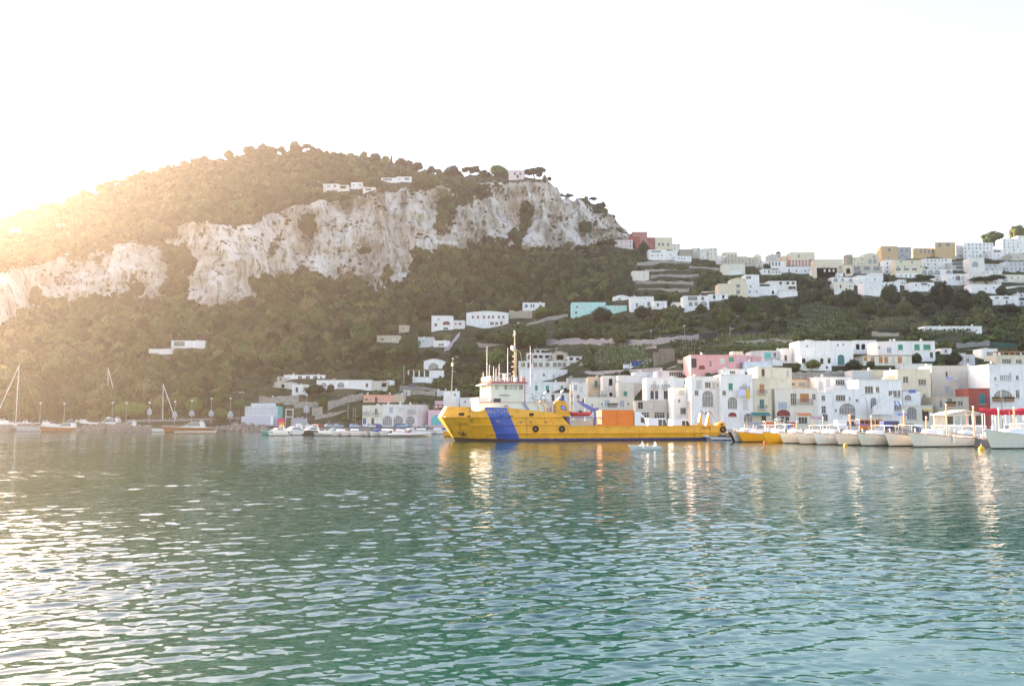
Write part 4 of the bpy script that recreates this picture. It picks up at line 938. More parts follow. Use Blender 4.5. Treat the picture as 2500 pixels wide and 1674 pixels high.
# ---------------------------------------------------------------- foliage kit
def leaf_material(name, cols, trans=0.15, patch=0.012):
    m = bpy.data.materials.new(name); m.use_nodes = True
    n, l = m.node_tree.nodes, m.node_tree.links
    p = n["Principled BSDF"]; p.inputs["Roughness"].default_value = 0.75; p.inputs["Specular IOR Level"].default_value = 0.2
    oi = n.new("ShaderNodeObjectInfo"); ge = n.new("ShaderNodeNewGeometry")
    nz = n.new("ShaderNodeTexNoise"); nz.inputs["Scale"].default_value = patch; nz.inputs["Detail"].default_value = 3; l.new(ge.outputs["Position"], nz.inputs["Vector"])
    a = n.new("ShaderNodeMath"); a.operation = 'MULTIPLY_ADD'; a.inputs[1].default_value = 0.62; l.new(oi.outputs["Random"], a.inputs[0])
    mr = n.new("ShaderNodeMapRange"); mr.inputs[1].default_value = 0.3; mr.inputs[2].default_value = 0.7; mr.inputs[3].default_value = 0; mr.inputs[4].default_value = 0.40
    l.new(nz.outputs[0], mr.inputs[0]); l.new(mr.outputs[0], a.inputs[2])
    r = n.new("ShaderNodeValToRGB"); cr = r.color_ramp
    cr.elements[0].color = (*cols[0], 1); cr.elements[1].color = (*cols[-1], 1)
    for i, c in enumerate(cols[1:-1]): e = cr.elements.new((i + 1) / (len(cols) - 1)); e.color = (*c, 1)
    l.new(a.outputs[0], r.inputs[0])
    n2 = n.new("ShaderNodeTexNoise"); n2.inputs["Scale"].default_value = 0.9; l.new(ge.outputs["Position"], n2.inputs["Vector"])
    m2 = n.new("ShaderNodeMapRange"); m2.inputs[1].default_value = 0.3; m2.inputs[2].default_value = 0.7; m2.inputs[3].default_value = 0.6; m2.inputs[4].default_value = 1.35; l.new(n2.outputs[0], m2.inputs[0])
    sc = n.new("ShaderNodeVectorMath"); sc.operation = 'SCALE'; l.new(r.outputs[0], sc.inputs[0]); l.new(m2.outputs[0], sc.inputs["Scale"])
    fr = n.new("ShaderNodeMath"); fr.operation = 'MULTIPLY'; fr.inputs[1].default_value = 17.3; l.new(oi.outputs["Random"], fr.inputs[0])
    f2 = n.new("ShaderNodeMath"); f2.operation = 'FRACT'; l.new(fr.outputs[0], f2.inputs[0])
    f3 = n.new("ShaderNodeMapRange"); f3.inputs[3].default_value = 0.55; f3.inputs[4].default_value = 1.5; l.new(f2.outputs[0], f3.inputs[0])
    s2 = n.new("ShaderNodeVectorMath"); s2.operation = 'SCALE'; l.new(sc.outputs[0], s2.inputs[0]); l.new(f3.outputs[0], s2.inputs["Scale"]); sc = s2
    l.new(sc.outputs[0], p.inputs["Base Color"])
    tr = n.new("ShaderNodeBsdfTranslucent"); l.new(sc.outputs[0], tr.inputs[0])
    mx = n.new("ShaderNodeMixShader"); mx.inputs[0].default_value = trans
    l.new(p.outputs[0], mx.inputs[1]); l.new(tr.outputs[0], mx.inputs[2]); l.new(mx.outputs[0], n["Material Output"].inputs[0])
    MATS[name] = m
    return m
LEAF = leaf_material("wood_leaves", [(0.018, 0.036, 0.008), (0.042, 0.068, 0.016), (0.080, 0.102, 0.028), (0.125, 0.125, 0.042), (0.130, 0.100, 0.048)])
LEAF_SCRUB = leaf_material("scrub_leaves", [(0.040, 0.048, 0.020), (0.070, 0.070, 0.030), (0.105, 0.085, 0.045)])
LEAF_GARDEN = leaf_material("garden_leaves", [(0.035, 0.065, 0.016), (0.070, 0.115, 0.028), (0.105, 0.130, 0.035), (0.120, 0.110, 0.045)])
LEAF_PINE = leaf_material("pine_needles", [(0.030, 0.060, 0.016), (0.050, 0.090, 0.022), (0.080, 0.105, 0.028)])
LEAF_BRIGHT = leaf_material("bright_leaves", [(0.070, 0.130, 0.022), (0.110, 0.160, 0.030), (0.150, 0.170, 0.040)])
LEAF_DARK = leaf_material("dark_leaves", [(0.022, 0.034, 0.012), (0.040, 0.052, 0.020), (0.062, 0.064, 0.030)])
BARK = material("bark", (0.14, 0.10, 0.07), var=0.3, scale=2)
def crown_arrays(seed, lobes, nleaf, leaf=0.17, core=0.72):
    """lobes: (cx, cy, cz, rx, ry, rz). returns verts, quads of leaf tufts over each lobe and a rough inner body"""
    rg = np.random.default_rng(seed); V_, Q_ = [], []; off = 0
    tot = sum(b[3] * b[5] for b in lobes)
    for (cx, cy_, cz, rx, ry, rz) in lobes:
        k = max(6, int(nleaf * rx * rz / tot))
        dirs = rg.normal(size=(k, 3)); dirs[:, 2] = dirs[:, 2] * 0.9 + 0.25; dirs /= np.linalg.norm(dirs, axis=1)[:, None]
        rad = rg.uniform(0.78, 1.10, k)[:, None]
        pos = np.array([cx, cy_, cz]) + dirs * rad * np.array([rx, ry, rz])
        t1 = rg.normal(size=(k, 3)); t1 -= dirs * (t1 * dirs).sum(1)[:, None] * 0.9; t1 /= np.linalg.norm(t1, axis=1)[:, None]
        t2 = np.cross(dirs, t1) + rg.normal(size=(k, 3)) * 0.22
        t2 /= np.linalg.norm(t2, axis=1)[:, None]
        s = (leaf * rg.uniform(0.6, 1.3, k))[:, None]
        quad = np.stack([pos - t1 * s - t2 * s * 0.7, pos + t1 * s - t2 * s * 0.5, pos + t1 * s * 0.8 + t2 * s * 0.8, pos - t1 * s * 0.7 + t2 * s * 0.6], 1)
        V_.append(quad.reshape(-1, 3)); Q_.append(np.arange(off, off + 4 * k).reshape(-1, 4)); off += 4 * k
        # inner body: coarse uneven ball
        nn, kk = 8, 6; g = []
        for i in range(kk + 1):
            th = math.pi * i / kk
            for j in range(nn):
                a = 2 * math.pi * j / nn; q = core * rg.uniform(0.82, 1.12)
                g.append((cx + rx * q * math.sin(th) * math.cos(a), cy_ + ry * q * math.sin(th) * math.sin(a), cz + rz * q * math.cos(th)))
        qq = [(off + i * nn + j, off + (i + 1) * nn + j, off + (i + 1) * nn + (j + 1) % nn, off + i * nn + (j + 1) % nn) for i in range(kk) for j in range(nn)]
        V_.append(np.array(g)); Q_.append(np.array(qq)); off += len(g)
    return np.concatenate(V_), np.concatenate(Q_)
def round_lobes(seed, n=6, flat=0.85):
    rr = random.Random(seed); L = [(0, 0, 0.75, 0.72, 0.72, 0.62 * flat)]
    for i in range(n):
        a = 2 * math.pi * i / n + rr.uniform(-.4, .4); r = rr.uniform(0.38, 0.62)
        L.append((r * math.cos(a), r * math.sin(a), rr.uniform(0.45, 1.05), rr.uniform(.34, .52), rr.uniform(.34, .52), rr.uniform(.30, .46) * flat))
    L.append((rr.uniform(-.2, .2), rr.uniform(-.2, .2), 1.15, .42, .42, .36 * flat))
    return L
# prototypes of the nameless wood (not linked to the scene: only the wood itself shows them)
def proto_set(name, mat, seeds, nleaf, leaf):
    c = bpy.data.collections.new(name)
    for s in seeds:
        v, q = crown_arrays(s, round_lobes(s, 5 + s % 3, 0.75 + 0.1 * (s % 4)), nleaf, leaf)
        v[:, 2] -= 0.25
        o = bpy.data.objects.new(name, np_mesh(name, v, q, mat, smooth=False)); c.objects.link(o)
    return c
def scatter(name, label, pts, scl, coll, seed):
    me = bpy.data.meshes.new(name); me.vertices.add(len(pts)); me.vertices.foreach_set("co", np.asarray(pts, np.float32).ravel())
    rg = np.random.default_rng(seed)
    a = me.attributes.new("size", 'FLOAT_VECTOR', 'POINT'); a.data.foreach_set("vector", np.asarray(scl, np.float32).ravel())
    a = me.attributes.new("turn", 'FLOAT', 'POINT'); a.data.foreach_set("value", rg.uniform(0, 6.28, len(pts)).astype(np.float32))
    me.update()
    o = link(name, me, kind="stuff", label=label)
    ng = bpy.data.node_groups.new(name, 'GeometryNodeTree')
    ng.interface.new_socket("Geometry", in_out='INPUT', socket_type='NodeSocketGeometry'); ng.interface.new_socket("Geometry", in_out='OUTPUT', socket_type='NodeSocketGeometry')
    n, l = ng.nodes, ng.links
    gi, go = n.new("NodeGroupInput"), n.new("NodeGroupOutput")
    ci = n.new("GeometryNodeCollectionInfo"); ci.inputs[0].default_value = coll; ci.inputs[1].default_value = True; ci.inputs[2].default_value = True
    iop = n.new("GeometryNodeInstanceOnPoints"); iop.inputs["Pick Instance"].default_value = True
    m2p = n.new("GeometryNodeMeshToPoints")
    sz = n.new("GeometryNodeInputNamedAttribute"); sz.data_type = 'FLOAT_VECTOR'; sz.inputs[0].default_value = "size"
    tn = n.new("GeometryNodeInputNamedAttribute"); tn.data_type = 'FLOAT'; tn.inputs[0].default_value = "turn"
    cx = n.new("ShaderNodeCombineXYZ"); l.new(tn.outputs["Attribute"], cx.inputs[2])
    l.new(gi.outputs[0], m2p.inputs[0]); l.new(m2p.outputs[0], iop.inputs["Points"]); l.new(ci.outputs[0], iop.inputs["Instance"])
    l.new(cx.outputs[0], iop.inputs["Rotation"]); l.new(sz.outputs["Attribute"], iop.inputs["Scale"]); l.new(iop.outputs[0], go.inputs[0])
    md = o.modifiers.new("scatter", 'NODES'); md.node_group = ng
    return o
# --- individual trees
def crown_mesh(kind, var):
    def mk():
        rr = random.Random(hash((kind, var)) & 0xff)
        rr = random.Random(var * 13 + len(kind))
        if kind == 'pine':      # flat spreading umbrella, unit: height 1, half width 0.5
            L = []
            for i in range(13):
                a = rr.uniform(0, 6.28); r = 0.40 * math.sqrt(rr.random())
                L.append((r * math.cos(a), r * math.sin(a), 0.74 + rr.uniform(-.09, .09) - 0.35 * r, rr.uniform(.11, .18), rr.uniform(.11, .18), rr.uniform(.09, .16)))
            v, q = crown_arrays(var, L, 1300, 0.036, 0.7); mat = LEAF_PINE
        elif kind in ('broad', 'bright', 'dark', 'olive'):
            L = [(x * 0.5, y * 0.5, 0.02 + z * 0.62, a * 0.5, b * 0.5, c * 0.75) for (x, y, z, a, b, c) in round_lobes(var + 40, 8, 0.9)]
            v, q = crown_arrays(var, L, 1100, 0.042, 0.74); mat = {'broad': LEAF_GARDEN, 'bright': LEAF_BRIGHT, 'dark': LEAF_DARK, 'olive': LEAF}[kind]
        elif kind == 'bush':
            L = [(x * 0.5, y * 0.5, 0.02 + z * 0.60, a * 0.5, b * 0.5, c * 0.62) for (x, y, z, a, b, c) in round_lobes(var + 80, 7, 1.0)]
            v, q = crown_arrays(var, L, 700, 0.05, 0.75); mat = LEAF_GARDEN
        else:                   # cypress
            L = [(rr.uniform(-.04, .04), rr.uniform(-.04, .04), 0.12 + 0.11 * i, 0.30 * (1 - i / 9.0) + .1, 0.30 * (1 - i / 9.0) + .1, 0.13) for i in range(8)]
            v, q = crown_arrays(var, L, 700, 0.045, 0.8); mat = LEAF_DARK
        return np_mesh("crown", v, q, mat, smooth=False)
    return cached(('crown', kind, var), mk)
def trunk_mesh(kind, var):
    def mk():
        rr = random.Random(var); b = MB(); top = 0.72 if kind == 'pine' else 0.55
        bx, by = rr.uniform(-.06, .06), rr.uniform(-.05, .05)
        r0 = 0.03 if kind == 'pine' else 0.03
        b.tube([(0, 0, -0.12), (bx * .3, by * .3, top * .35), (bx, by, top * .7), (bx * 1.2, by, top)], [r0 * 1.3, r0, r0 * .8, r0 * .5], 7)
        for i in range(6):
            a = i * 1.05 + rr.uniform(-.3, .3); z0 = top * rr.uniform(.55, .85); r = rr.uniform(.22, .36)
            b.tube([(bx * .8, by * .8, z0), (r * .5 * math.cos(a), r * .5 * math.sin(a), z0 + .10), (r * math.cos(a), r * math.sin(a), min(z0 + .2, .84))], [r0 * .5, r0 * .35, r0 * .15], 5)
        return b.mesh("trunk", BARK, True)
    return cached(('trunk', kind == 'pine', var % 3), mk)
TN = [0]
TREEX = []
def tree(label, kind, x, ytop, ybase, width, d=None, group=None, cat='tree', name=None):
    TN[0] += 1; var = TN[0] % 4
    u, vb, vt = PX(x), PY(ybase), PY(ytop); d = float(land_d(u, vb)) if d is None else d
    p = W(u, vb, d); hgt = W(u, vt, d).z - p.z; wid = width * _r[2] / F * d
    t = thing(name or {'pine': 'pine_tree', 'bush': 'shrub', 'cypress': 'cypress_tree', 'olive': 'olive_tree'}.get(kind, 'broadleaf_tree'), label, cat if kind != 'bush' else 'shrub', p, TN[0] * 1.7, group)
    t.scale = (wid, wid, hgt)
    link("trunk", trunk_mesh(kind, TN[0]), t); link("crown", crown_mesh(kind, var), t)
    TREEX.append((u - width * _r[2] * .3, u + width * _r[2] * .3, vt, vb))
    return t
def palm(label, x, ytop, ybase, width, d=None):
    u, vb, vt = PX(x), PY(ybase), PY(ytop); d = float(land_d(u, vb)) if d is None else d
    p = W(u, vb, d); hgt = W(u, vt, d).z - p.z; r = width * _r[2] / F * d / 2
    t = thing('palm_tree', label, 'palm', p)
    th = hgt - r * 1.0; rr = random.Random(int(x))
    MB().tube([(0, 0, -1), (0.1, 0, th * .5), (0.05, 0.05, th)], [.32, .24, .26], 8).build("trunk", BARK, t, True)
    b = MB(); dead = MB()
    for i in range(58):
        a = rr.uniform(0, 6.28); el = rr.uniform(-0.75, 1.35); tgt = dead if el < -0.3 else b; L = r * rr.uniform(.8, 1.1)
        dirx, diry = math.cos(a), math.sin(a)
        pts = []
        for s in (0, .35, .7, 1.0):
            rad = L * s * math.cos(el * (1 - .25 * s)); z = th + L * (s * math.sin(el) - 0.42 * s * s)
            pts.append(Vector((dirx * rad, diry * rad, z)))
        side = Vector((-diry, dirx, 0)); wds = (.06, .34, .30, .04)
        for k in range(3):
            tgt.quad(pts[k] - side * wds[k] + Vector((0, 0, -.08)), pts[k], pts[k + 1], pts[k + 1] - side * wds[k + 1] + Vector((0, 0, -.12)))
            tgt.quad(pts[k], pts[k] + side * wds[k] + Vector((0, 0, -.08)), pts[k + 1] + side * wds[k + 1] + Vector((0, 0, -.12)), pts[k + 1])
    b.build("crown", LEAF_BRIGHT, t); dead.build("dry_fronds", LEAF_SCRUB, t)
    TREEX.append((u - width * _r[2] * .3, u + width * _r[2] * .3, vt, vb))
    return t

# ---------------------------------------------------------------- named trees
def ridge_tree(label, kind, x, ytop, width, extra=6):
    u = PX(x); yb = (float(ridge_v(u)) + extra - _r[1]) / _r[2]
    return tree(label, kind, x, ytop, yb, width, group="trees along the skyline")
region('J')
ridge_tree("round pine on the skyline left of the pair over the cliff", 'dark', 385, 88, 190)
ridge_tree("domed pine on the skyline with bare trunk showing", 'pine', 555, 82, 190)
ridge_tree("low bushy pine in the dip beside the cliff-top villa", 'dark', 690, 128, 130)
ridge_tree("sunlit broad pine left of the pink cliff-top villa", 'broad', 810, 86, 220)
ridge_tree("spreading umbrella pine right of the pink cliff-top villa", 'pine', 1140, 102, 230)
ridge_tree("little bush on the cliff-top corner", 'dark', 1275, 188, 60, 2)
tree("small pine on the gap behind the cliff corner", 'pine', 1385, 338, 410, 70, d=800)
tree("wide small pine on the rear crag", 'pine', 1450, 338, 408, 110, d=800)
tree("wind-bent pine on the rear crag's middle", 'pine', 1555, 382, 425, 80, d=800)
tree("lone umbrella pine standing on the rear crag top", 'pine', 1672, 368, 430, 95, d=800)
region('I')
ridge_tree("highest pine clump on the hilltop", 'pine', 500, 36, 170)
ridge_tree("small round tree on the hilltop left of the highest clump", 'dark', 300, 56, 90)
ridge_tree("round tree on the falling skyline", 'dark', 1075, 108, 110)
ridge_tree("thin-topped tree by the mast on the falling skyline", 'cypress', 1210, 132, 40)
ridge_tree("broad tree group low on the falling skyline", 'dark', 1290, 156, 120)
ridge_tree("rounded tree before the saddle of the skyline", 'dark', 1430, 192, 130)
ridge_tree("last dark tree left of the saddle", 'dark', 1545, 215, 90)
region('H')
ridge_tree("glowing leafy tree on the left skyline", 'broad', 1885, 48, 150)
ridge_tree("feathery tree on the left skyline", 'broad', 1715, 78, 100)
ridge_tree("small round tree on the left skyline", 'dark', 1535, 120, 80)
ridge_tree("clump on the left skyline where the slope breaks", 'dark', 1265, 182, 70)
ridge_tree("spreading tree leaning out on the left skyline", 'pine', 900, 292, 120)
region('N')
tree("great green domed pine behind the ship's mast", 'broad', 1400, 338, 600, 400)
tree("second crown of the great green pine grove", 'broad', 1590, 350, 590, 270)
tree("lower spreading tree left of the great green pine", 'broad', 1215, 400, 560, 230)
tree("dense green tree between ship aerials", 'broad', 1220, 565, 780, 220)
tree("clipped round dark shrub beside the foremast", 'bush', 745, 712, 838, 115)
tree("flat green shrub right of the clipped round one", 'bush', 855, 742, 832, 120)
tree("tall grey-green tree in the wooded garden", 'olive', 380, 440, 720, 250)
tree("leaning brown-green tree over the stairway", 'olive', 960, 500, 690, 210)
tree("small bright tree beside the stone base", 'bright', 1645, 180, 300, 160)
tree("bright yellow-green tree above the mint house", 'bright', 1955, 55, 150, 150)
tree("pale green tree behind the red arch house", 'broad', 530, 195, 330, 180)
region('K')
tree("tall tree in front of the grey road wall", 'olive', 270, 1165, 1420, 220)
tree("big dark tree hanging over the lane at the stepped villa", 'dark', 1560, 840, 1080, 330)
tree("broad olive tree right of the great dark one", 'olive', 1440, 985, 1200, 250)
tree("pine crown in front of the mint wing", 'dark', 100, 975, 1150, 260)
tree("round pine left of the white turreted house", 'dark', 520, 960, 1120, 200)
tree("grey tree pair above the mint house roof", 'olive', 85, 812, 920, 90)
tree("second grey tree above the mint house roof", 'olive', 170, 808, 915, 90)
tree("green tree by the arched bay of the stepped villa", 'broad', 1175, 945, 1050, 150)
tree("tall dark pine beside the red skyline hotel", 'dark', 545, 255, 430, 130)
tree("dark cypress in front of the red skyline hotel", 'cypress', 440, 262, 340, 40)
region('J')
tree("green tree in the gully between cliff and rear crag", 'broad', 1600, 585, 720, 150)
tree("slim green tree beside the rear crag foot", 'broad', 1700, 582, 700, 80)
tree("broad flat pine below the red skyline hotel", 'pine', 1790, 755, 860, 210)
region('L')
tree("rounded dark tree behind the small chapel house", 'dark', 1390, 830, 1080, 300)
tree("grey-green rounded tree under the dark grove", 'olive', 1610, 965, 1170, 270)
tree("ochre-green tree mid slope below the villa", 'broad', 960, 830, 1010, 260)
tree("dark tree between the domed church and bell tower", 'dark', 300, 480, 570, 80)
tree("second dark tree below the bell tower", 'dark', 365, 520, 600, 110)
region('M')
tree("flat umbrella pine spreading over a white house", 'pine', 615, 640, 800, 320)
tree("wide flat umbrella pine in front of a white wall", 'pine', 1420, 655, 800, 390)
palm("shaggy palm left of the flat umbrella pine", 450, 665, 830, 150)
tree("sunlit tree mass on the top right skyline", 'broad', 1500, 115, 290, 330)
tree("taller sunlit tree at the top right corner", 'broad', 1800, 45, 240, 260)
tree("large dark tree left in the grove under the ridge", 'dark', 230, 765, 1050, 270)
tree("dark tree second in the grove under the ridge", 'dark', 520, 850, 1090, 250)
tree("tall dark tree in the middle of the grove", 'dark', 880, 730, 1090, 330)
tree("dark spreading tree right in the grove", 'dark', 1110, 830, 1120, 320)
tree("greyish tree at the front of the grove", 'olive', 420, 985, 1190, 240)
tree("small greyish tree at the grove's left front", 'olive', 150, 1050, 1220, 200)
tree("low dark tree at the front of the grove", 'dark', 700, 1010, 1180, 260)
tree("cone-shaped dark tree by the white row house", 'dark', 1590, 785, 930, 150)
tree("round shrub below the white row house", 'bush', 1355, 850, 905, 100)
tree("broad dark tree at the right edge", 'dark', 1680, 1010, 1150, 330)
tree("yellow-green shrub at the right edge terrace", 'bright', 1800, 612, 680, 110)
region('F')
tree("round green tree in front of the great white villa", 'broad', 1215, 395, 545, 230)
tree("smaller leafy tree left of the villa's round tree", 'broad', 1010, 440, 545, 150)
tree("dark mop-headed tree on the villa terrace", 'dark', 1745, 395, 540, 220)
region('G')
tree("leaning green tree beside the green-shutter villa", 'broad', 700, 305, 450, 170)
tree("dark green tree right of the green-shutter villa", 'dark', 1150, 290, 490, 230)
tree("little dark tree at the corner of the orange-door house", 'dark', 130, 405, 520, 130)
region('B')
palm("tall thick-headed palm beside the scaffolded block", 1060, 440, 925, 145)
palm("shorter palm right of the tall one", 1250, 545, 770, 150)
palm("high palm on the villa terrace", 1425, 345, 560, 170)
tree("bright umbrella pine behind the tall palm", 'pine', 1025, 650, 960, 370)
tree("light green tree behind two lamp posts", 'bright', 415, 655, 880, 270)
tree("dark round shrub in the villa garden", 'dark', 2050, 485, 640, 300)
tree("tall palm-like shrub at the villa's end", 'dark', 2270, 485, 620, 130)
tree("leafy shrub left of the scaffolded block", 'broad', 770, 800, 990, 250)
tree("yellow-green bush by the terrace wall", 'bright', 2165, 650, 830, 190)
region('C')
tree("grey round tree by the white chimney pillar", 'olive', 1075, 410, 520, 190)
tree("dark tree beside the pergola terrace", 'dark', 1235, 400, 530, 110)
region('A')
tree("pale green tree behind the motor yacht", 'bright', 1780, 700, 960, 480)

# ---------------------------------------------------------------- the wood and the scrub
cellP = (PB[:-1, 1:-4] + PB[1:, 1:-4])[:, :-1] / 2
e1 = PB[1:, 1:-4][:, :-1] - PB[:-1, 1:-4][:, :-1]; e2 = PB[:-1, 2:-3][:, :cellP.shape[1]] - PB[:-1, 1:-4][:, :-1]
area = np.linalg.norm(np.cross(e1, e2), axis=-1)
cu = (U[:-1, :-1] + U[1:, :-1]) / 2; cv = (V[:-1, :-1] + V[1:, :-1]) / 2
cu, cv = cu[:, :area.shape[1]], cv[:, :area.shape[1]]
crock = ROCK[:-1, :area.shape[1]]; cin = inside[:-1, :area.shape[1]]
view = (cu > -260) & (cu < 2640)
# how wooded: full wood on the hill, gardens and terraces on the right slope, little by the shore
gard = sstep(1400, 1520, cu) * sstep(775, 800, cv) + sstep(1430, 1520, cu) * sstep(700, 680, cv) * 0.8
gard = gard + sstep(540, 600, cu) * sstep(1400, 1300, cu) * sstep(865, 905, cv) * 0.75
gard = np.clip(gard, 0, 1)
shore = sstep(1036, 1012, cv) * (1 - 0.0 * cu)
wood_den = (1 - np.clip(crock * 1.6, 0, 1)) * (1 - 0.65 * gard) * shore / 25.0 * (1 + 1.0 * sstep(1380, 1480, cu)) * (1 - 0.35 * cin)
scrub_den = (np.clip(crock * 2, 0, 1) * np.clip(0.75 - crock, 0, .5) * 0.16 + gard * 0.26 * sstep(-0.5, 0.4, fbm(cellP[..., 0] / 30, cellP[..., 1] / 30, seed=90)) + cin * 0.02 * sstep(0.0, 0.5, fbm(cellP[..., 0] / 18, cellP[..., 2] / 18, seed=91))) * shore
def place(den, seed):
    rg = np.random.default_rng(seed)
    nexp = np.where(view, area * den, 0)
    n = np.floor(nexp + rg.random(nexp.shape)).astype(int)
    ii, jj = np.nonzero(n); rep = n[ii, jj]; ii = np.repeat(ii, rep); jj = np.repeat(jj, rep)
    a, b = rg.random(len(ii))[:, None], rg.random(len(ii))[:, None]
    P0 = PB[:, 1:-3]
    p = (P0[ii, jj] * (1 - a) + P0[ii + 1, jj] * a) * (1 - b) + (P0[ii, jj + 1] * (1 - a) + P0[ii + 1, jj + 1] * a) * b
    return p, ii, jj, rg
def keep_clear(p, rad, rects, pad=3, lift=1.2, front=7):
    fwd = p[:, 1] * CP + (p[:, 2] - CAMZ) * SP; up = -p[:, 1] * SP + (p[:, 2] - CAMZ) * CP
    u, v = CX + F * p[:, 0] / fwd, CY - F * up / fwd; rp = rad * F / fwd
    ok = np.ones(len(p), bool)
    for (u0, u1, vt, vb) in rects:
        ok &= ~((u > u0 - rp * .6) & (u < u1 + rp * .6) & (v > vt + 2) & (v < vb + rp * lift + 2))
    return ok
NOTREE = []
# ---------------------------------------------------------------- terraces, walls, road, vines, quays
STONE = material("dry_stone", (0.40, 0.36, 0.30), rough=0.95, var=0.45, scale=1.3, bump=0.9, bscale=2.2, streak=0.3)
STONE_G = material("grey_road_wall", (0.36, 0.34, 0.35), rough=0.95, var=0.35, scale=1.0, bump=0.7, bscale=2.0, streak=0.3)
CONC = material("quay_concrete", (0.27, 0.25, 0.23), rough=0.9, var=0.25, scale=0.6, bump=0.3, bscale=3, streak=0.3)  # shadow on the quay face is put into this darker concrete colour
NET = material("dark_netting", (0.035, 0.04, 0.045), rough=0.9, var=0.3, scale=1.5)
def path_wall(label, pts, hpx, mat=STONE, name='terrace_wall', cat='wall', thick=0.6, push=-0.6, posts=None, clear=True, cap=None):
    """wall standing on the ground along pixel path pts (its foot line); hpx: height in zoom pixels"""
    dense = []
    for (a, b) in zip(pts[:-1], pts[1:]):
        n = max(2, int(abs(b[0] - a[0]) * _r[2] / 9))
        dense += [(a[0] + (b[0] - a[0]) * i / n, a[1] + (b[1] - a[1]) * i / n) for i in range(n)]
    dense.append(pts[-1])
    g = [W(PX(x), PY(y), float(land_d(PX(x), PY(y))) + push) for x, y in dense]
    O = g[0].copy(); rr = random.Random(int(pts[0][0]))
    t = thing(name, label, cat, O); t['kind'] = 'thing'
    lo, hi = [], []
    for (x, y), p in zip(dense, g):
        h = hpx * _r[2] / F * p.y * (1 + rr.uniform(-.28, .10))
        lo.append(p - O - Vector((0, 0, 2.5))); hi.append(p - O + Vector((0, 0, h)))
    b = MB(); dv = Vector((0, thick, 0))
    b.loft([[a, h, h + dv, a + dv] for a, h in zip(lo, hi)])
    b.quad(lo[0], hi[0], hi[0] + dv, lo[0] + dv); b.quad(lo[-1], hi[-1], hi[-1] + dv, lo[-1] + dv)
    b.build("wall", mat, t)
    if cap:
        c = MB()
        c.loft([[h + Vector((0, -.12, 0.004)), h + Vector((0, -.12, .16)), h + Vector((0, thick + .12, .16)), h + Vector((0, thick + .12, 0.004))] for h in hi]); c.build("coping", SILL, t)
    if clear:
        for (x, y) in dense: NOTREE.append((PX(x) - 5, PX(x) + 5, PY(y - hpx), PY(y)))
    return t
region('K')
path_wall("grey stone road wall running behind the vineyard", [(0, 1395), (600, 1390), (1150, 1330)], 48, STONE_G, cap=1)
path_wall("black netting fence along the upper lane", [(740, 1340), (1350, 1310)], 62, NET, 'fence', 'fence', thick=0.08)
path_wall("black netting fence near the white villa lane", [(1500, 1310), (1800, 1290)], 55, NET, 'fence', 'fence', thick=0.08)
path_wall("pale terrace wall under the small hillside house", [(455, 735), (1090, 740)], 42)
path_wall("dry-stone terrace above the small hillside house", [(620, 660), (1150, 650)], 34)
path_wall("upper dry-stone terrace below the long low white house", [(470, 520), (800, 500), (1060, 512)], 30)
path_wall("short terrace wall right under the ridge gardens", [(1040, 555), (1400, 580)], 26)
path_wall("rough terrace edge below the red skyline hotel", [(560, 590), (1050, 600)], 26)
path_wall("lowest terrace edge over the white turreted house", [(480, 800), (1040, 800)], 22)
path_wall("cream garden wall beside the curved-gable hall", [(1180, 835), (1375, 830)], 26, wall_mat('cream'))
region('L')
path_wall("broken limestone wall under the black netting", [(0, 1540), (420, 1505), (690, 1530)], 62)
path_wall("garden fence of grey posts on the mid slope", [(800, 1045), (1310, 1060)], 22, NET, 'fence', 'fence', thick=0.06)
region('N')
path_wall("stone retaining wall under the small blue-window house", [(1338, 305), (1560, 300)], 82, wall_mat('stone'))
path_wall("grey road wall right of the great pine", [(1690, 560), (2040, 562), (2342, 558)], 70, STONE_G)
path_wall("stony track bank curving up to the mint house", [(1500, 380), (1700, 320), (1900, 285)], 30)
path_wall("diagonal stairway wall through the gardens", [(720, 640), (800, 560), (870, 470)], 50, wall_mat('pale_pink'), 'stair_wall')
path_wall("rough stone bank beside the lower garden", [(1010, 560), (1280, 570)], 30)
path_wall("stone road wall below the veranda villa", [(2060, 850), (2342, 850)], 50, STONE_G)
region('C')
path_wall("rocky retaining wall left of the coral house", [(0, 970), (250, 880), (540, 820)], 150, STONE)
path_wall("lower rocky retaining wall on the marina road", [(-200, 1090), (200, 1010), (520, 960)], 60, STONE)
path_wall("stone ramp wall behind the olive block", [(1010, 800), (1260, 720), (1650, 745)], 90, STONE)
path_wall("upper ramp parapet with parked car", [(1100, 610), (1350, 608), (1680, 650)], 40, CONC)
region('B')
path_wall("pale rubble wall under the palms", [(1290, 740), (1830, 720)], 85, STONE)
path_wall("grey terrace wall beneath the yellow-green bush", [(1770, 785), (2110, 785)], 55, STONE)
path_wall("square stone abutment beside the marina road", [(2015, 920), (2155, 920)], 120, STONE)
path_wall("long low wall behind the marina lamps", [(-500, 1000), (300, 985), (900, 965), (1040, 960)], 30, CONC)
region('F')
path_wall("brown rubble terrace below the great white villa", [(960, 640), (1270, 650), (1740, 610)], 85, STONE)
region('E')
path_wall("rough terrace of pale boulders in the vineyard", [(640, 450), (1000, 420)], 26)
path_wall("vineyard terrace under the grey road wall", [(760, 280), (1060, 250)], 26)
path_wall("stone terrace by the pink house", [(1330, 450), (1660, 440)], 50)
region('G')
path_wall("concrete terrace in the right-hand gardens", [(1200, 250), (1600, 215)], 60, CONC)
path_wall("green net fence above the frame-edge gardens", [(1590, 210), (1930, 220)], 32, material("green_net", (0.03, 0.11, 0.09), var=0.2), 'fence', 'fence', thick=.06)
path_wall("brown terrace wall left above the orange roof house", [(150, 100), (480, 110)], 55, wall_mat('stone'))
region('M')
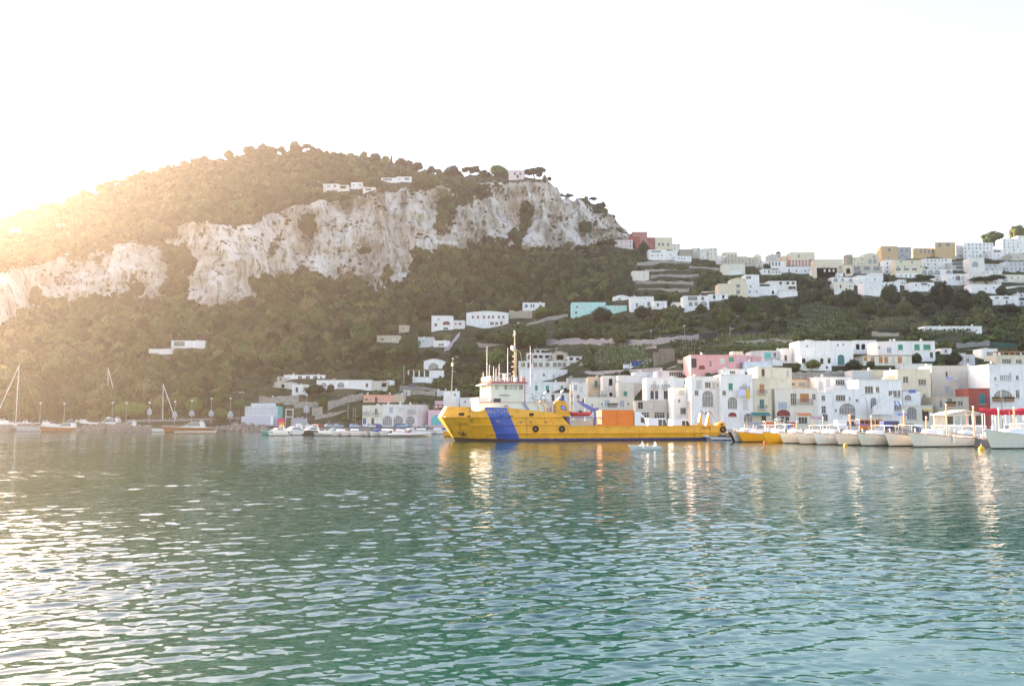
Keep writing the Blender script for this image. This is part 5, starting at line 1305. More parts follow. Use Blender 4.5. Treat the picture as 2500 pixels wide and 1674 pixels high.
path_wall("long pale retaining wall at the right edge below the hotel", [(1610, 480), (1871, 455)], 60, wall_mat('stone'))
path_wall("pale garden wall below the cream white terrace house", [(1600, 850), (1871, 830)], 40, wall_mat('pale_cream'))

# vineyard: rows of stakes and leaves nobody would count
def vineyard(label, x0, x1, y0, y1, rows, n, leafmat, seed):
    rr = random.Random(seed); b = MB()
    for r in range(rows):
        y = y0 + (y1 - y0) * r / max(rows - 1, 1); xa_, xb_ = x0 + (x1 - x0) * rr.uniform(-.10, .14), x1 + (x1 - x0) * rr.uniform(-.14, .10)
        for i in range(n):
            x = xa_ + (xb_ - xa_) * (i + rr.uniform(.2, .8)) / n; yy_ = y + (y1 - y0) * .05 * math.sin(x * .01 + r)
            p = ground(PX(x), PY(yy_)); h = rr.uniform(1.8, 2.8)
            b.tube([p - Vector((0, 0, .6)), p + Vector((rr.uniform(-.1, .1), 0, h))], .055, 4, 0, False)
            for k in range(rr.choice((3, 7, 9, 12))):
                q = p + Vector((rr.uniform(-1.6, 1.6), rr.uniform(-.7, .5), rr.uniform(.1, 1.7))); s = rr.uniform(.2, .45)
                a = Vector((rr.uniform(-1, 1), rr.uniform(-.5, .5), rr.uniform(-1, 1))).normalized() * s; c = Vector((rr.uniform(-1, 1), rr.uniform(-1, 1), rr.uniform(-1, 1))).normalized() * s
                b.quad(q - a - c, q + a - c, q + a + c, q - a + c, 1)
    b.build("vineyard", [material("stake", (0.36, 0.31, 0.24), var=.2), leafmat], None, label=label, kind='stuff')
    for _ in range(5):
        a_, b_ = sorted((rr.random(), rr.random())); c_, e_ = sorted((rr.random(), rr.random())); NOTREE.append((PX(x0 + (x1 - x0) * a_), PX(x0 + (x1 - x0) * b_), PY(y0 + (y1 - y0) * c_), PY(y0 + (y1 - y0) * e_)))
region('E')
vineyard("vine rows on stakes behind the cream house", 190, 1000, 260, 515, 7, 40, LEAF_GARDEN, 3)
vineyard("vine rows on stakes left of the pink house", 1300, 1700, 200, 380, 5, 22, LEAF_GARDEN, 4)
region('F')
vineyard("green vine terraces above the white villa", 0, 960, 150, 290, 4, 50, LEAF_GARDEN, 5)
region('L')
vineyard("yellowing vine terraces in the middle of the slope", 640, 1480, 1060, 1420, 8, 40, LEAF_BRIGHT, 6)
region('M')
vineyard("vine rows above the low white wall house", 0, 640, 1230, 1330, 4, 40, LEAF_GARDEN, 7)
vineyard("green terrace rows below the low white wall house", 560, 1200, 1385, 1450, 3, 40, LEAF_GARDEN, 8)

# cane screen between the vines
region('E')
p0 = ground(PX(1025), PY(500)); t = thing('cane_screen', "tall brown cane screen standing among the vine rows", 'screen', p0)
wpx = _r[2] / F * p0.y
for i in range(26):
    x = (i / 25) * 260 * wpx; h = (190 + (45 if i > 6 else 0) + random.uniform(-6, 6)) * wpx
    MB().box((x, random.uniform(-.25, .25), h / 2 - .5), (10.5 * wpx, .12, h + 1)).build("cane_panel", material("cane", (0.30, 0.24, 0.18), var=.35, scale=1.5), t)
NOTREE.append((PX(1010), PX(1300), PY(250), PY(505)))

# quays
def slab(name, label, plan, z, mat, depth=4.0, edge=None):
    n = len(plan); b = MB()
    b.add([(x, y, z) for x, y in plan] + [(x, y, z - depth) for x, y in plan], [tuple(range(n))] + [(i, i + n, (i + 1) % n + n, (i + 1) % n) for i in range(n)])
    return b.build(name, mat, None, label=label, kind='structure')
slab('quay', "concrete marina quay", [(-330, 312), (-130, 309), (-105, 312), (-42, 310), (35, 302), (80, 262), (110, 262), (110, 345), (-330, 345)], 1.15, CONC)
slab('pier', "harbour pier and street in front of the town", [(36, 214), (45, 182), (51, 168), (66, 140.5), (92, 95), (240, 95), (240, 300), (60, 300), (30, 262), (24, 240)], 1.3, CONC)
slab('street', "asphalt street along the waterfront", [(40, 222), (60, 205), (240, 205), (240, 236), (62, 240), (44, 236)], 1.304, material("asphalt", (0.07, 0.07, 0.07), var=.2, scale=.5), depth=0.2)
# ---------------------------------------------------------------- fill the hill with wood and scrub
RECTS = EXCL + NOTREE + [(a, b, t_, bb) for (a, b, t_, bb) in TREEX]
p, ii, jj, rg = place(wood_den, 101)
rad = (2.3 + 4.0 * rg.random(len(p)) ** 1.8) * np.where(gard[ii, jj] > .4, 0.6, 1.0) * np.where(cu[ii, jj] > 1420, 0.8, 1.0) * (0.8 + 0.35 * (vnoise(p[:, 0] / 60, p[:, 1] / 60, seed=12) > 0))
ok = keep_clear(p, rad * 1.25, RECTS)
p, rad = p[ok], rad[ok]
scl = np.stack([rad, rad, rad * rg.uniform(.85, 1.6, len(p))], -1)
pu_ = CX + F * p[:, 0] / (p[:, 1] * CP + (p[:, 2] - CAMZ) * SP)
dk_ = (rg.random(len(p)) < np.where(pu_ > 1420, .6, .22)) & (vnoise(p[:, 0] / 25, p[:, 1] / 25, seed=77) > -.35)
wood = scatter("woodland", "dense evergreen wood covering the hillside", p[~dk_], scl[~dk_], proto_set("wood_tree", LEAF, (1, 2, 3, 4, 5), 230, 0.17), 5)
scatter("dark_woodland", "darker holm oaks and pines mixed into the hillside wood", p[dk_], scl[dk_], proto_set("dark_wood_tree", LEAF_DARK, (12, 13, 14), 230, 0.17), 8)
print("wood", len(p))
p, ii, jj, rg = place(scrub_den, 202)
rad = 0.6 + 1.9 * rg.random(len(p)) ** 2 * np.where(gard[ii, jj] > .4, 0.9, 1.0)
ok = keep_clear(p, rad, RECTS)
g_ = gard[ii, jj] > .4
def put(name, label, sel, coll, seed):
    q, r = p[sel], rad[sel]
    scatter(name, label, q, np.stack([r, r, r * .75], -1), coll, seed); print(name, len(q))
put("scrub", "dark scrub clinging to the limestone cliffs", ok & ~g_, proto_set("scrub_bush", LEAF_SCRUB, (6, 7, 8), 110, 0.24), 6)
put("garden_shrubs", "green shrubs of the terraced gardens", ok & g_, proto_set("garden_bush", LEAF_GARDEN, (9, 10, 11), 150, 0.22), 7)
# ---------------------------------------------------------------- the yellow supply ship
def ship_paint():
    m = bpy.data.materials.new("ship_yellow_paint"); m.use_nodes = True
    n, l = m.node_tree.nodes, m.node_tree.links
    p = n["Principled BSDF"]; p.inputs["Roughness"].default_value = 0.42
    tc = n.new("ShaderNodeTexCoord"); sep = n.new("ShaderNodeSeparateXYZ"); l.new(tc.outputs["Object"], sep.inputs[0])
    x, y, z = sep.outputs
    def mth(op, a, b=None, clamp=False):
        t = n.new("ShaderNodeMath"); t.operation = op; t.use_clamp = clamp
        for i, q in enumerate((a, b)):
            if q is None: continue
            if isinstance(q, (int, float)): t.inputs[i].default_value = q
            else: l.new(q, t.inputs[i])
        return t.outputs[0]
    def rgb(c): t = n.new("ShaderNodeRGB"); t.outputs[0].default_value = (*c, 1); return t.outputs[0]
    def mix(f, a, b):
        t = n.new("ShaderNodeMix"); t.data_type = 'RGBA'; l.new(f, t.inputs[0]); l.new(a, t.inputs[6]); l.new(b, t.inputs[7]); return t.outputs[2]
    def noise(scale, sc, detail=5, lo=0.0, hi=1.0, a=0.3, b=0.7):
        mp = n.new("ShaderNodeMapping"); mp.inputs["Scale"].default_value = sc; l.new(tc.outputs["Object"], mp.inputs[0])
        t = n.new("ShaderNodeTexNoise"); t.inputs["Scale"].default_value = scale; t.inputs["Detail"].default_value = detail; l.new(mp.outputs[0], t.inputs["Vector"])
        r = n.new("ShaderNodeMapRange"); r.inputs[1].default_value = a; r.inputs[2].default_value = b; r.inputs[3].default_value = lo; r.inputs[4].default_value = hi; l.new(t.outputs[0], r.inputs[0]); return r.outputs[0]
    ye = rgb((0.95, 0.42, 0.008))
    sc = n.new("ShaderNodeVectorMath"); sc.operation = 'SCALE'; l.new(ye, sc.inputs[0]); l.new(noise(0.7, (1, 1, 1), 6, 0.85, 1.08), sc.inputs["Scale"])
    col = sc.outputs[0]
    k = mth('ADD', x, mth('MULTIPLY', z, 0.445))
    stripe = mth('MULTIPLY', mth('GREATER_THAN', k, 6.9), mth('LESS_THAN', k, 11.05))
    col = mix(stripe, col, rgb((0.018, 0.085, 0.40)))
    rust = mth('MULTIPLY', noise(1.0, (1.1, 1.1, 0.12), 6, 0, 1, .56, .74), noise(0.25, (1, 1, .3), 3, 0, 1, .42, .60))
    near_bow = mth('MULTIPLY', mth('LESS_THAN', x, 3.2), mth('LESS_THAN', z, 3.4))
    rust = mth('ADD', mth('MULTIPLY', rust, 0.7), mth('MULTIPLY', near_bow, noise(1.4, (1, 1, .35), 6, 0, .55, .5, .7)), True)
    col = mix(rust, col, rgb((0.19, 0.065, 0.022)))
    col = mix(mth('LESS_THAN', z, mth('ADD', 0.50, noise(1.2, (1, 1, .1), 3, -.04, .04))), col, rgb((0.045, 0.05, 0.22)))
    low = mth('LESS_THAN', z, mth('ADD', 0.18, mth('MULTIPLY', mth('MAXIMUM', mth('SUBTRACT', 9.0, x), 0.0), 0.055)))
    col = mix(low, col, rgb((0.075, 0.035, 0.025)))
    cx_ = n.new("ShaderNodeCombineXYZ"); l.new(x, cx_.inputs[0]); l.new(z, cx_.inputs[1])
    bk = n.new("ShaderNodeTexBrick"); l.new(cx_.outputs[0], bk.inputs["Vector"]); bk.inputs["Color1"].default_value = (1, 1, 1, 1); bk.inputs["Color2"].default_value = (.93, .93, .93, 1); bk.inputs["Mortar"].default_value = (.72, .70, .66, 1)
    bk.inputs["Scale"].default_value = 1.0; bk.inputs["Mortar Size"].default_value = 0.025; bk.inputs["Brick Width"].default_value = 3.6; bk.inputs["Row Height"].default_value = 1.48
    mu = n.new("ShaderNodeMix"); mu.data_type = 'RGBA'; mu.blend_type = 'MULTIPLY'; mu.inputs[0].default_value = 0.8; l.new(col, mu.inputs[6]); l.new(bk.outputs[0], mu.inputs[7]); col = mu.outputs[2]
    l.new(col, p.inputs["Base Color"])
    b = n.new("ShaderNodeBump"); b.inputs["Strength"].default_value = 0.25; b.inputs["Distance"].default_value = 0.06
    l.new(noise(0.9, (1, 1, 1), 3), b.inputs["Height"]); l.new(b.outputs[0], p.inputs["Normal"])
    MATS["ship_yellow_paint"] = m
    return m
SY = ship_paint()
SCREAM = material("ship_cream", (0.80, 0.73, 0.58), rough=0.5, var=0.08, scale=0.5, streak=0.18, tint=(0.45, 0.30, 0.16))
SWHITE = material("ship_white", (0.82, 0.80, 0.76), rough=0.45, var=0.06, streak=0.1)
SRED = material("ship_oxide_red", (0.42, 0.12, 0.09), rough=0.6, var=0.15)
SBLUE = material("ship_blue", (0.05, 0.09, 0.40), rough=0.45, var=0.12)
SPURP = material("ship_violet_blue", (0.17, 0.17, 0.42), rough=0.5, var=0.15)
SYEL = material("ship_plain_yellow", (0.86, 0.37, 0.010), rough=0.45, var=0.15, scale=1.0, streak=0.25, tint=(0.3, 0.10, 0.03))
BLACK = material("black_rubber", (0.022, 0.022, 0.024), rough=0.8, var=0.3, scale=3)
DKGREY = material("dark_steel", (0.06, 0.06, 0.065), rough=0.6, var=0.2)
STEEL = material("galvanised", (0.48, 0.47, 0.45), rough=0.5, metal=0.2, var=0.15)
MASTC = material("mast_cream", (0.66, 0.54, 0.34), rough=0.5, var=0.15)
DECK = material("ship_deck", (0.13, 0.18, 0.14), rough=0.8, var=0.3)
DECKRED = material("deck_red", (0.30, 0.10, 0.07), rough=0.8, var=0.3)
SHIP_RZ = math.radians(16.6)
bowp = on_level(1111, 1076)
ship = thing('supply_ship', "long yellow supply ship with blue diagonal stripe and cream wheelhouse", 'ship', (bowp.x, bowp.y, 0), SHIP_RZ)
HB = 6.3
def stem_x(z):
    return float(np.interp(z, [-1.5, 0, 4.45, 6.5], [0.5, 0.0, -3.0, -1.8]))
def hb_max(z): return float(np.interp(z, [-1.5, 0, 1.4, 4.45, 6.5], [5.4, 6.0, 6.25, 6.3, 6.2]))
def hull_b(x, z):
    x0 = stem_x(z); xm = float(np.interp(z, [-1.5, 0, 4.45, 6.5], [14.0, 11.5, 6.0, 5.4]))
    b0 = float(np.interp(z, [-1.5, 0, 4.45, 6.5], [0.15, 0.25, 1.7, 1.5]))
    s = min(max((x - x0) / (xm - x0), 0), 1)
    b = b0 + (hb_max(z) - b0) * (1 - (1 - s) ** 1.9)
    if x > 49: b -= (x - 49) ** 2 * 0.012
    return b
def top_z(x): return float(np.interp(x, [-2, 1.9, 2.0, 3.4, 3.9, 4.3, 8.4, 18.2], [6.45, 6.32, 5.62, 5.56, 5.75, 6.30, 6.18, 5.22]))
def hull_strip(zlv, x1s, nst, mb, mi=0):
    """port and starboard shell between levels; x1s: aft end per level"""
    for sgn in (-1, 1):
        rings = []
        for i in range(nst + 1):
            t_ = i / nst; t_ = t_ ** 1.35
            ring = []
            for zz, xe in zip(zlv, x1s):
                x = stem_x(zz) + (xe - stem_x(zz)) * t_
                ring.append((x, sgn * hull_b(x, zz), zz))
            rings.append(ring)
        mb.loft(rings, mi)
    # blunt stem plate
    st = [[(stem_x(zz), -hull_b(stem_x(zz), zz), zz) for zz in zlv], [(stem_x(zz), hull_b(stem_x(zz), zz), zz) for zz in zlv]]
    mb.loft(st, mi)
XE = 54.0
hb_ = MB()
LV = [-1.5, -0.4, 0.2, 0.5, 1.4, 2.78]
hull_strip(LV, [XE] * 6, 60, hb_)
hb_.loft([[(XE, -hull_b(XE, z), z) for z in LV], [(XE, hull_b(XE, z), z) for z in LV]])
hull = hb_.build("hull", SY, ship)
# working deck and bulwark inner face, stern sheets
dk = MB(); xs_ = np.linspace(-1.5, XE - .05, 40)
dk.loft([[(x, -hull_b(x, 1.6) + .05, 1.55), (x, hull_b(x, 1.6) - .05, 1.55)] for x in xs_])
dk.build("working_deck", DECK, ship)
bi = MB()
for sgn in (-1, 1):
    bi.loft([[(x, sgn * (hull_b(x, 2.78)), 2.781), (x, sgn * (hull_b(x, 2.78) - .28), 2.781), (x, sgn * (hull_b(x, 2.78) - .28), 1.5)] for x in np.linspace(19, XE, 30)])
bi.build("bulwark", SYEL, ship)
# raised forecastle shell: straight levels, then the sheer line
fc = MB()
for sgn in (-1, 1):
    rings = []
    xs2 = sorted(set([stem_x(4.45) + (19.2 - stem_x(4.45)) * (i / 56) ** 1.25 for i in range(57)]))
    for x in xs2:
        s = (x - stem_x(4.45)) / (19.2 - stem_x(4.45))
        xa = stem_x(2.79) + (20.9 - stem_x(2.79)) * s; xt = stem_x(6.4) + (18.0 - stem_x(6.4)) * s
        zt = top_z(xt)
        xb = stem_x(4.60) + (19.0 - stem_x(4.6)) * s
        rings.append([(xa, sgn * hull_b(xa, 2.79), 2.79), (xa - .4 * 0 + (x - xa) * .5, sgn * (hull_b((x + xa) / 2, 3.6)), 3.62), (x, sgn * hull_b(x, 4.45), 4.45), (xb, sgn * (hull_b(xb, 4.6) - .02), 4.60), (xt, sgn * hull_b(xt, zt), zt)])
    fc.loft(rings)
zz = [2.79, 3.62, 4.45, 4.6, 6.45]
fc.loft([[(stem_x(q), -hull_b(stem_x(q), q), q) for q in zz], [(stem_x(q), hull_b(stem_x(q), q), q) for q in zz]])
fc.loft([[(20.9, y_, 2.79), (19.2, y_, 4.45), (18.0, y_, 5.2)] for y_ in (-6.28, 6.28)])
fore = fc.build("forecastle", SY, ship)
fd = MB(); fd.loft([[(x, -hull_b(x, 4.6) + .12, 4.55), (x, hull_b(x, 4.6) - .12, 4.55)] for x in np.linspace(-2.4, 19, 30)]); fd.build("forecastle_deck", DECKRED, ship)
fi = MB()
for sgn in (-1, 1):
    fi.loft([[(x, sgn * hull_b(x, top_z(x)), top_z(x) + .005), (x, sgn * (hull_b(x, top_z(x)) - .22), top_z(x) + .005), (x, sgn * (hull_b(x, 4.6) - .25), 4.5)] for x in np.linspace(-1.6, 18, 60)])
fi.build("bulwark_lining", SCREAM, ship)
# rubbing strakes, diagonal ribs, rails along the shell
def strake(z, x0, x1, r, name="rubbing_strake"):
    for sgn in (-1, 1):
        MB().tube([(x, sgn * (hull_b(x, z) + r * .4), z) for x in np.linspace(x0, x1, 40)], r, 6).build(name, SY, ship, True)
strake(4.45, -2.6, 19.2, .11); strake(2.98, 2.0, 20.6, .10); strake(1.42, 5.0, 53.5, .12); strake(2.78, 20.9, 53.8, .08)
for sgn in (-1,):
    for x in (5.4, 7.1, 10.2, 11.5, 12.3, 13.5, 15.6, 16.7):
        MB().tube([(x, sgn * (hull_b(x, 4.3) + .03), 4.3), (x + .9, sgn * (hull_b(x + .9, 3.05) + .03), 3.05)], .06, 5).build("hull_rib", SY, ship)
def porthole(x, z, r=.2):
    b = MB(); y_ = -hull_b(x, z) - .02
    b.tube([(x, y_ + .06, z), (x, y_ - .05, z)], r, 12)
    o = b.build("porthole", STEEL, ship, True); MB().tube([(x, y_ - .04, z), (x, y_ - .06, z)], r * .72, 12).build("pane", GLASS, o)
for x, z in ((11.1, 3.58), (13.1, 3.58), (15.9, 3.56), (6.5, 3.62)): porthole(x, z)
def fairlead(x, z, w, h):
    b = MB(); y_ = -hull_b(x, z) - .03; n = 10
    ring = [(x + w * math.copysign(abs(math.cos(a)) ** .7, math.cos(a)), z + h * math.copysign(abs(math.sin(a)) ** .7, math.sin(a))) for a in [2 * math.pi * i / 16 for i in range(16)]]
    sl = (hull_b(x + w, z) - hull_b(x - w, z)) / (2 * w)
    b.loft([[(p[0], y_ - sl * (p[0] - x) + e, x_ * (p[1] - z) + z) for p in ring] for e, x_ in ((.1, 1.12), (-.06, 1.12), (-.06, .82))], closed=True)
    o = b.build("fairlead", SY, ship, True)
    MB().add([(p[0], y_ - sl * (p[0] - x) - .02, p[1]) for p in ring], [tuple(range(16))]).build("opening", BLACK, o)
for a in ((0.2, 4.98, .48, .36), (13.1, 4.95, .46, .36)): fairlead(*a)
for x in (1.4, 7.2, 9.1):
    MB().box((x, -hull_b(x, 4.62) - .02, 4.62), (.8, .12, .16), 0, -math.atan2(hull_b(x + .3, 4.6) - hull_b(x - .3, 4.6), .6)).build("freeing_port", BLACK, ship)
def torus(mb, c, R, r, axis='y', n=18, k=8, mi=0):
    rings = []
    for i in range(n + 1):
        a = 2 * math.pi * i / n
        ring = []
        for j in range(k):
            b_ = 2 * math.pi * j / k; rr_ = R + r * math.cos(b_)
            if axis == 'y': ring.append((c[0] + rr_ * math.cos(a), c[1] + r * math.sin(b_), c[2] + rr_ * math.sin(a)))
            elif axis == 'x': ring.append((c[0] + r * math.sin(b_), c[1] + rr_ * math.cos(a), c[2] + rr_ * math.sin(a)))
            else: ring.append((c[0] + rr_ * math.cos(a), c[1] + rr_ * math.sin(a), c[2] + r * math.sin(b_)))
        rings.append(ring)
    return mb.loft(rings, mi, closed=True)
for x, z, R in ((13.9, 2.28, .42), (19.1, 2.26, .42), (53.2, 2.05, .46)):
    o = torus(MB(), (x, -hull_b(x, z) - .22, z), R, .2).build("fender_tyre", BLACK, ship, True)
    MB().tube([(x, -hull_b(x, z) - .25, z + R), (x, -hull_b(x, z + 1) - .05, z + R + .5)], .025, 4).build("chain", DKGREY, o)
# anchor on the port bow
an = MB(); ax, az = 0.95, 1.5; ay = -hull_b(ax, az) - .18
an.tube([(ax - .05, ay, az + 1.1), (ax, ay - .05, az - .25)], .12, 6); an.tube([(ax - .62, ay - .1, az + .3), (ax - .45, ay - .12, az - .2), (ax, ay - .1, az - .4), (ax + .5, ay - .12, az - .2), (ax + .65, ay - .1, az + .3)], [.05, .14, .18, .14, .05], 6)
an.build("anchor", material("rusty_iron", (0.085, 0.04, 0.022), rough=.9, var=.4, scale=3), ship, True)
# name on the blue stripe
def lettering(txt, size, mat, parent, p0, xdir, up, name="lettering"):
    cu = bpy.data.curves.new(name, 'FONT'); cu.body = txt; cu.size = size; cu.extrude = 0.012; cu.align_x = 'CENTER'; cu.align_y = 'CENTER'
    cu.materials.append(mat)
    o0 = link(name, cu, None); dg = bpy.context.evaluated_depsgraph_get(); me = bpy.data.meshes.new_from_object(o0.evaluated_get(dg)); bpy.data.objects.remove(o0)
    o = link(name, me, parent)
    xd = Vector(xdir).normalized(); ud = Vector(up).normalized(); nd = xd.cross(ud)
    o.matrix_local = Matrix(((xd.x, ud.x, nd.x, p0[0]), (xd.y, ud.y, nd.y, p0[1]), (xd.z, ud.z, nd.z, p0[2]), (0, 0, 0, 1)))
    return o
def side_pt(x, z, out=.03): return Vector((x, -hull_b(x, z) - out, z))
xa, xb = 5.0, 8.0
t0 = side_pt(xb, 5.45) - side_pt(xa, 5.45); u0 = side_pt(6.5, 5.9) - side_pt(6.5, 5.0)
lettering("BILLTON", 1.0, material("faded_name_paint", (0.40, 0.40, 0.52), rough=.6, var=.2, scale=4), ship, side_pt(6.5, 5.47, .06), t0, u0, "name_lettering")
t1 = Vector((1, 0, 0))
lettering("BILLTON", .45, material("dark_name_paint", (0.10, 0.07, 0.05), var=.2), ship, side_pt(49.5, 2.35, .05), t1, (0, 0, 1), "stern_lettering")
lettering("VALLETTA", .3, MATS["dark_name_paint"], ship, side_pt(49.5, 1.95, .05), t1, (0, 0, 1), "stern_lettering") if False else None
# superstructure: deckhouse, wheelhouse
dh = MB()
plan = [(3.9, -2.8), (5.2, -4.9), (17.7, -4.9), (17.7, 4.9), (5.2, 4.9), (3.9, 2.8)]
dh.prism([(x, y, 4.56) for x, y in plan], (0, 0, 2.64))
deckh = dh.build("deckhouse", SCREAM, ship)
fb = MB()
pl2 = [(12.0, -4.93), (5.15, -4.93), (3.85, -2.85), (3.85, 2.85), (5.15, 4.93), (12, 4.93)]
for (a, b), (c, e) in zip(((0, 0), (0, 0)), ()): pass
for i in range(1, 4):
    a, b = pl2[i], pl2[i + 1]
    fb.add([(a[0], a[1], 7.18), (b[0], b[1], 7.18), (b[0] - .15, b[1], 8.15), (a[0] - .15, a[1], 8.15), (a[0] + .12, a[1], 7.18), (b[0] + .12, b[1], 7.18), (b[0] - .03, b[1], 8.15), (a[0] - .03, a[1], 8.15)], [(0, 1, 2, 3), (7, 6, 5, 4), (3, 2, 6, 7)])
fb.build("bridge_bulwark", SWHITE, ship)
MB().prism([(x, y, 7.2) for x, y in [(3.7, -2.9), (5.1, -5.0), (17.8, -5.0), (17.8, 5.0), (5.1, 5.0), (3.7, 2.9)]], (0, 0, .07)).build("bridge_deck_edge", SRED, ship)
wh = MB()
wb = [(5.8, -3.7), (6.2, -4.2), (12.2, -4.2), (12.2, 4.2), (6.2, 4.2), (5.8, 3.7)]
n6 = len(wb)
lo = [(x, y, 7.27) for x, y in wb]; hi = [(x - (.35 if x < 7 else 0), y * 1.02, 10.55) for x, y in wb]
# side and front walls with window openings
def wall_open(mb, A, B, z0, z1, shift, holes):
    A, B = Vector(A), Vector(B); L = (B - A).length; tv = (B - A) / L; inw = Vector((-tv.y, tv.x, 0))
    wall_panel(mb, (A.x, A.y, 0), (B.x, B.y, 0), z0, z1, holes, inw)
    return tv, inw
def ship_window(parent, A, tv, inw, x, z, w, h, mat=GLASS, frame=None):
    f = MB(); t_ = .06
    f.box((-w / 2 + t_ / 2, .05, h / 2), (t_, .12, h)); f.box((w / 2 - t_ / 2, .05, h / 2), (t_, .12, h)); f.box((0, .05, t_ / 2), (w - 2 * t_, .12, t_)); f.box((0, .05, h - t_ / 2), (w - 2 * t_, .12, t_))
    o = f.build("window", frame or STEEL, parent)
    A = Vector(A); o.matrix_local = Matrix(((tv.x, inw.x, 0, A.x), (tv.y, inw.y, 0, A.y), (0, 0, 1, 0), (0, 0, 0, 1))) @ Matrix.Translation((x, 0, z))
    MB().box((0, .10, h / 2), (w - .04, .02, h - .04)).build("pane", mat, o)
GL2 = material("pale_cabin_glass", (0.42, 0.50, 0.44), rough=.12, var=.25, scale=.8, spec=.6)
GLB = material("brown_cabin_glass", (0.30, 0.17, 0.06), rough=.15, var=.25, spec=.6)
holes = [(0.75, 9.65, .62, .8, 0), (2.55, 9.6, .62, .85, 0), (3.45, 9.6, .75, .85, 0), (4.35, 9.6, .75, .85, 0), (5.5, 9.6, .8, .85, 0)]
tv, inw = wall_open(wh, (6.2, -4.2), (12.2, -4.2), 7.27, 10.55, 0, holes)
for h, mt in zip(holes, (GL2, GLB, GL2, GL2, GLB)): ship_window(ship, (6.2, -4.2, 0), tv, inw, h[0], h[1], h[2], h[3], mt)
holes = [(x, 9.6, .95, .85, 0) for x in (.75, 1.95, 3.15, 4.2 + .05, 5.4, 6.6)]
tv, inw = wall_open(wh, (5.8, 3.7), (5.8, -3.7), 7.27, 10.55, 0, [h for h in holes])
for h in holes: ship_window(ship, (5.8, 3.7, 0), tv, inw, h[0], h[1], h[2], h[3], GLB)
for A, B in (((5.8, -3.7), (6.2, -4.2)), ((12.2, -4.2), (12.2, 4.2)), ((12.2, 4.2), (6.2, 4.2)), ((6.2, 4.2), (5.8, 3.7))): wall_open(wh, A, B, 7.27, 10.55, 0, [])
wheel = wh.build("wheelhouse", SCREAM, ship)
rf = MB()
r1 = [(5.0, -4.0), (5.6, -4.8), (13.0, -4.8), (13.0, 4.8), (5.6, 4.8), (5.0, 4.0)]
r2 = [(5.9, -3.5), (6.2, -4.0), (12.8, -4.0), (12.8, 4.0), (6.2, 4.0), (5.9, 3.5)]
rf.prism([(x, y, 10.55) for x, y in r1], (0, 0, .12))
rf.loft([[(x, y, 10.67) for x, y in r1 + r1[:1]], [(x, y, 11.15) for x, y in r2 + r2[:1]]], 1)
rf.add([(x, y, 11.15) for x, y in r2], [tuple(range(6))], 1)
rf.build("wheelhouse_roof", [SWHITE, SRED], ship)
def rail(pts, h=1.0, step=1.1, r=.028, bars=(.5, 1.0), mat=SWHITE, name="railing", parent=ship):
    b = MB(); pts = [Vector(p) for p in pts]
    for k in bars: b.tube([p + Vector((0, 0, h * k)) for p in pts], r, 5)
    for a, c in zip(pts[:-1], pts[1:]):
        n = max(1, int((c - a).length / step))
        for i in range(n + 1): q = a + (c - a) * i / n; b.tube([q, q + Vector((0, 0, h))], r, 5)
    return b.build(name, mat, parent)
rail([(12.7, -3.9, 11.15), (6.3, -3.9, 11.15), (6.0, -3.4, 11.15), (6.0, 3.4, 11.15), (6.3, 3.9, 11.15), (12.7, 3.9, 11.15)], 1.0, .9, .035, (.33, .66, 1.0))
wb_ = MB(); wb_.box((5.95, 0, 11.75), (.08, 6.8, .22)); wb_.box((5.95, 0, 12.05), (.08, 6.8, .16)); wb_.build("bridge_board", SWHITE, ship)
rail([(17.6, -4.85, 7.27), (13.0, -4.85, 7.27)], 1.0, 1.1, .03)
rail([(-1.2, -1.3, 6.42), (1.5, -4.6, 6.35)], .1, 1.5, .03) if False else None
MB().box((7.05, -4.26, 7.62), (1.35, .10, .62)).build("black_vent", DKGREY, ship)
MB().box((8.5, -4.27, 8.55), (2.0, .12, .10)).build("awning_rail", DKGREY, ship)
# ladder from bridge deck down
ld = MB()
for dy in (-.35, .35): ld.tube([(11.9 + dy * .6, -5.0, 7.25), (13.0 + dy * .6, -5.15, 5.6)], .05, 5)
for i in range(7): q = i / 6.5; ld.tube([(11.7 + 1.1 * q, -5.02 - .13 * q, 7.2 - 1.6 * q), (12.1 + 1.1 * q, -5.02 - .13 * q, 7.2 - 1.6 * q)], .03, 4)
ld.build("ladder", SPURP, ship)
for x, z in ((8.6, 6.35), (17.0, 5.9)):
    torus(MB(), (x, -5.05, z), .32, .07).build("lifebuoy", material("lifebuoy_red", (0.75, 0.16, 0.05), var=.1), ship, True)
# vertical red pipe and life-raft canisters aft of the wheelhouse
MB().tube([(12.45, -4.3, 7.3), (12.45, -4.3, 12.2)], .09, 6).build("red_standpipe", SRED, ship)
for i, x in enumerate((14.3, 15.6, 16.4)):
    o = MB().tube([(x - .1, -4.4, 8.0), (x + .85 - .1, -4.4, 8.0)], .36, 10).build("life_raft", SWHITE, ship, True)
    MB().box((x + .3, -4.4, 7.5), (.6, .5, .3)).build("cradle", SCREAM, o)
MB().tube([(14.2, -3.4, 8.0), (14.25, -3.4, 8.6), (14.6, -3.4, 8.9)], .26, 8).build("cowl_vent", SWHITE, ship, True)
MB().tube([(16.2, -3.2, 7.3), (16.2, -3.2, 8.5), (16.55, -3.2, 8.85)], .3, 8).build("cowl_vent", SWHITE, ship, True)
for x in (14.0, 15.2, 16.6):
    MB().tube([(x, -5.0, 6.9), (x + .6, -5.05, 6.85), (x + .9, -5.1, 6.4), (x + .95, -5.1, 5.5)], .06, 6).build("boat_davit", SYEL, ship)
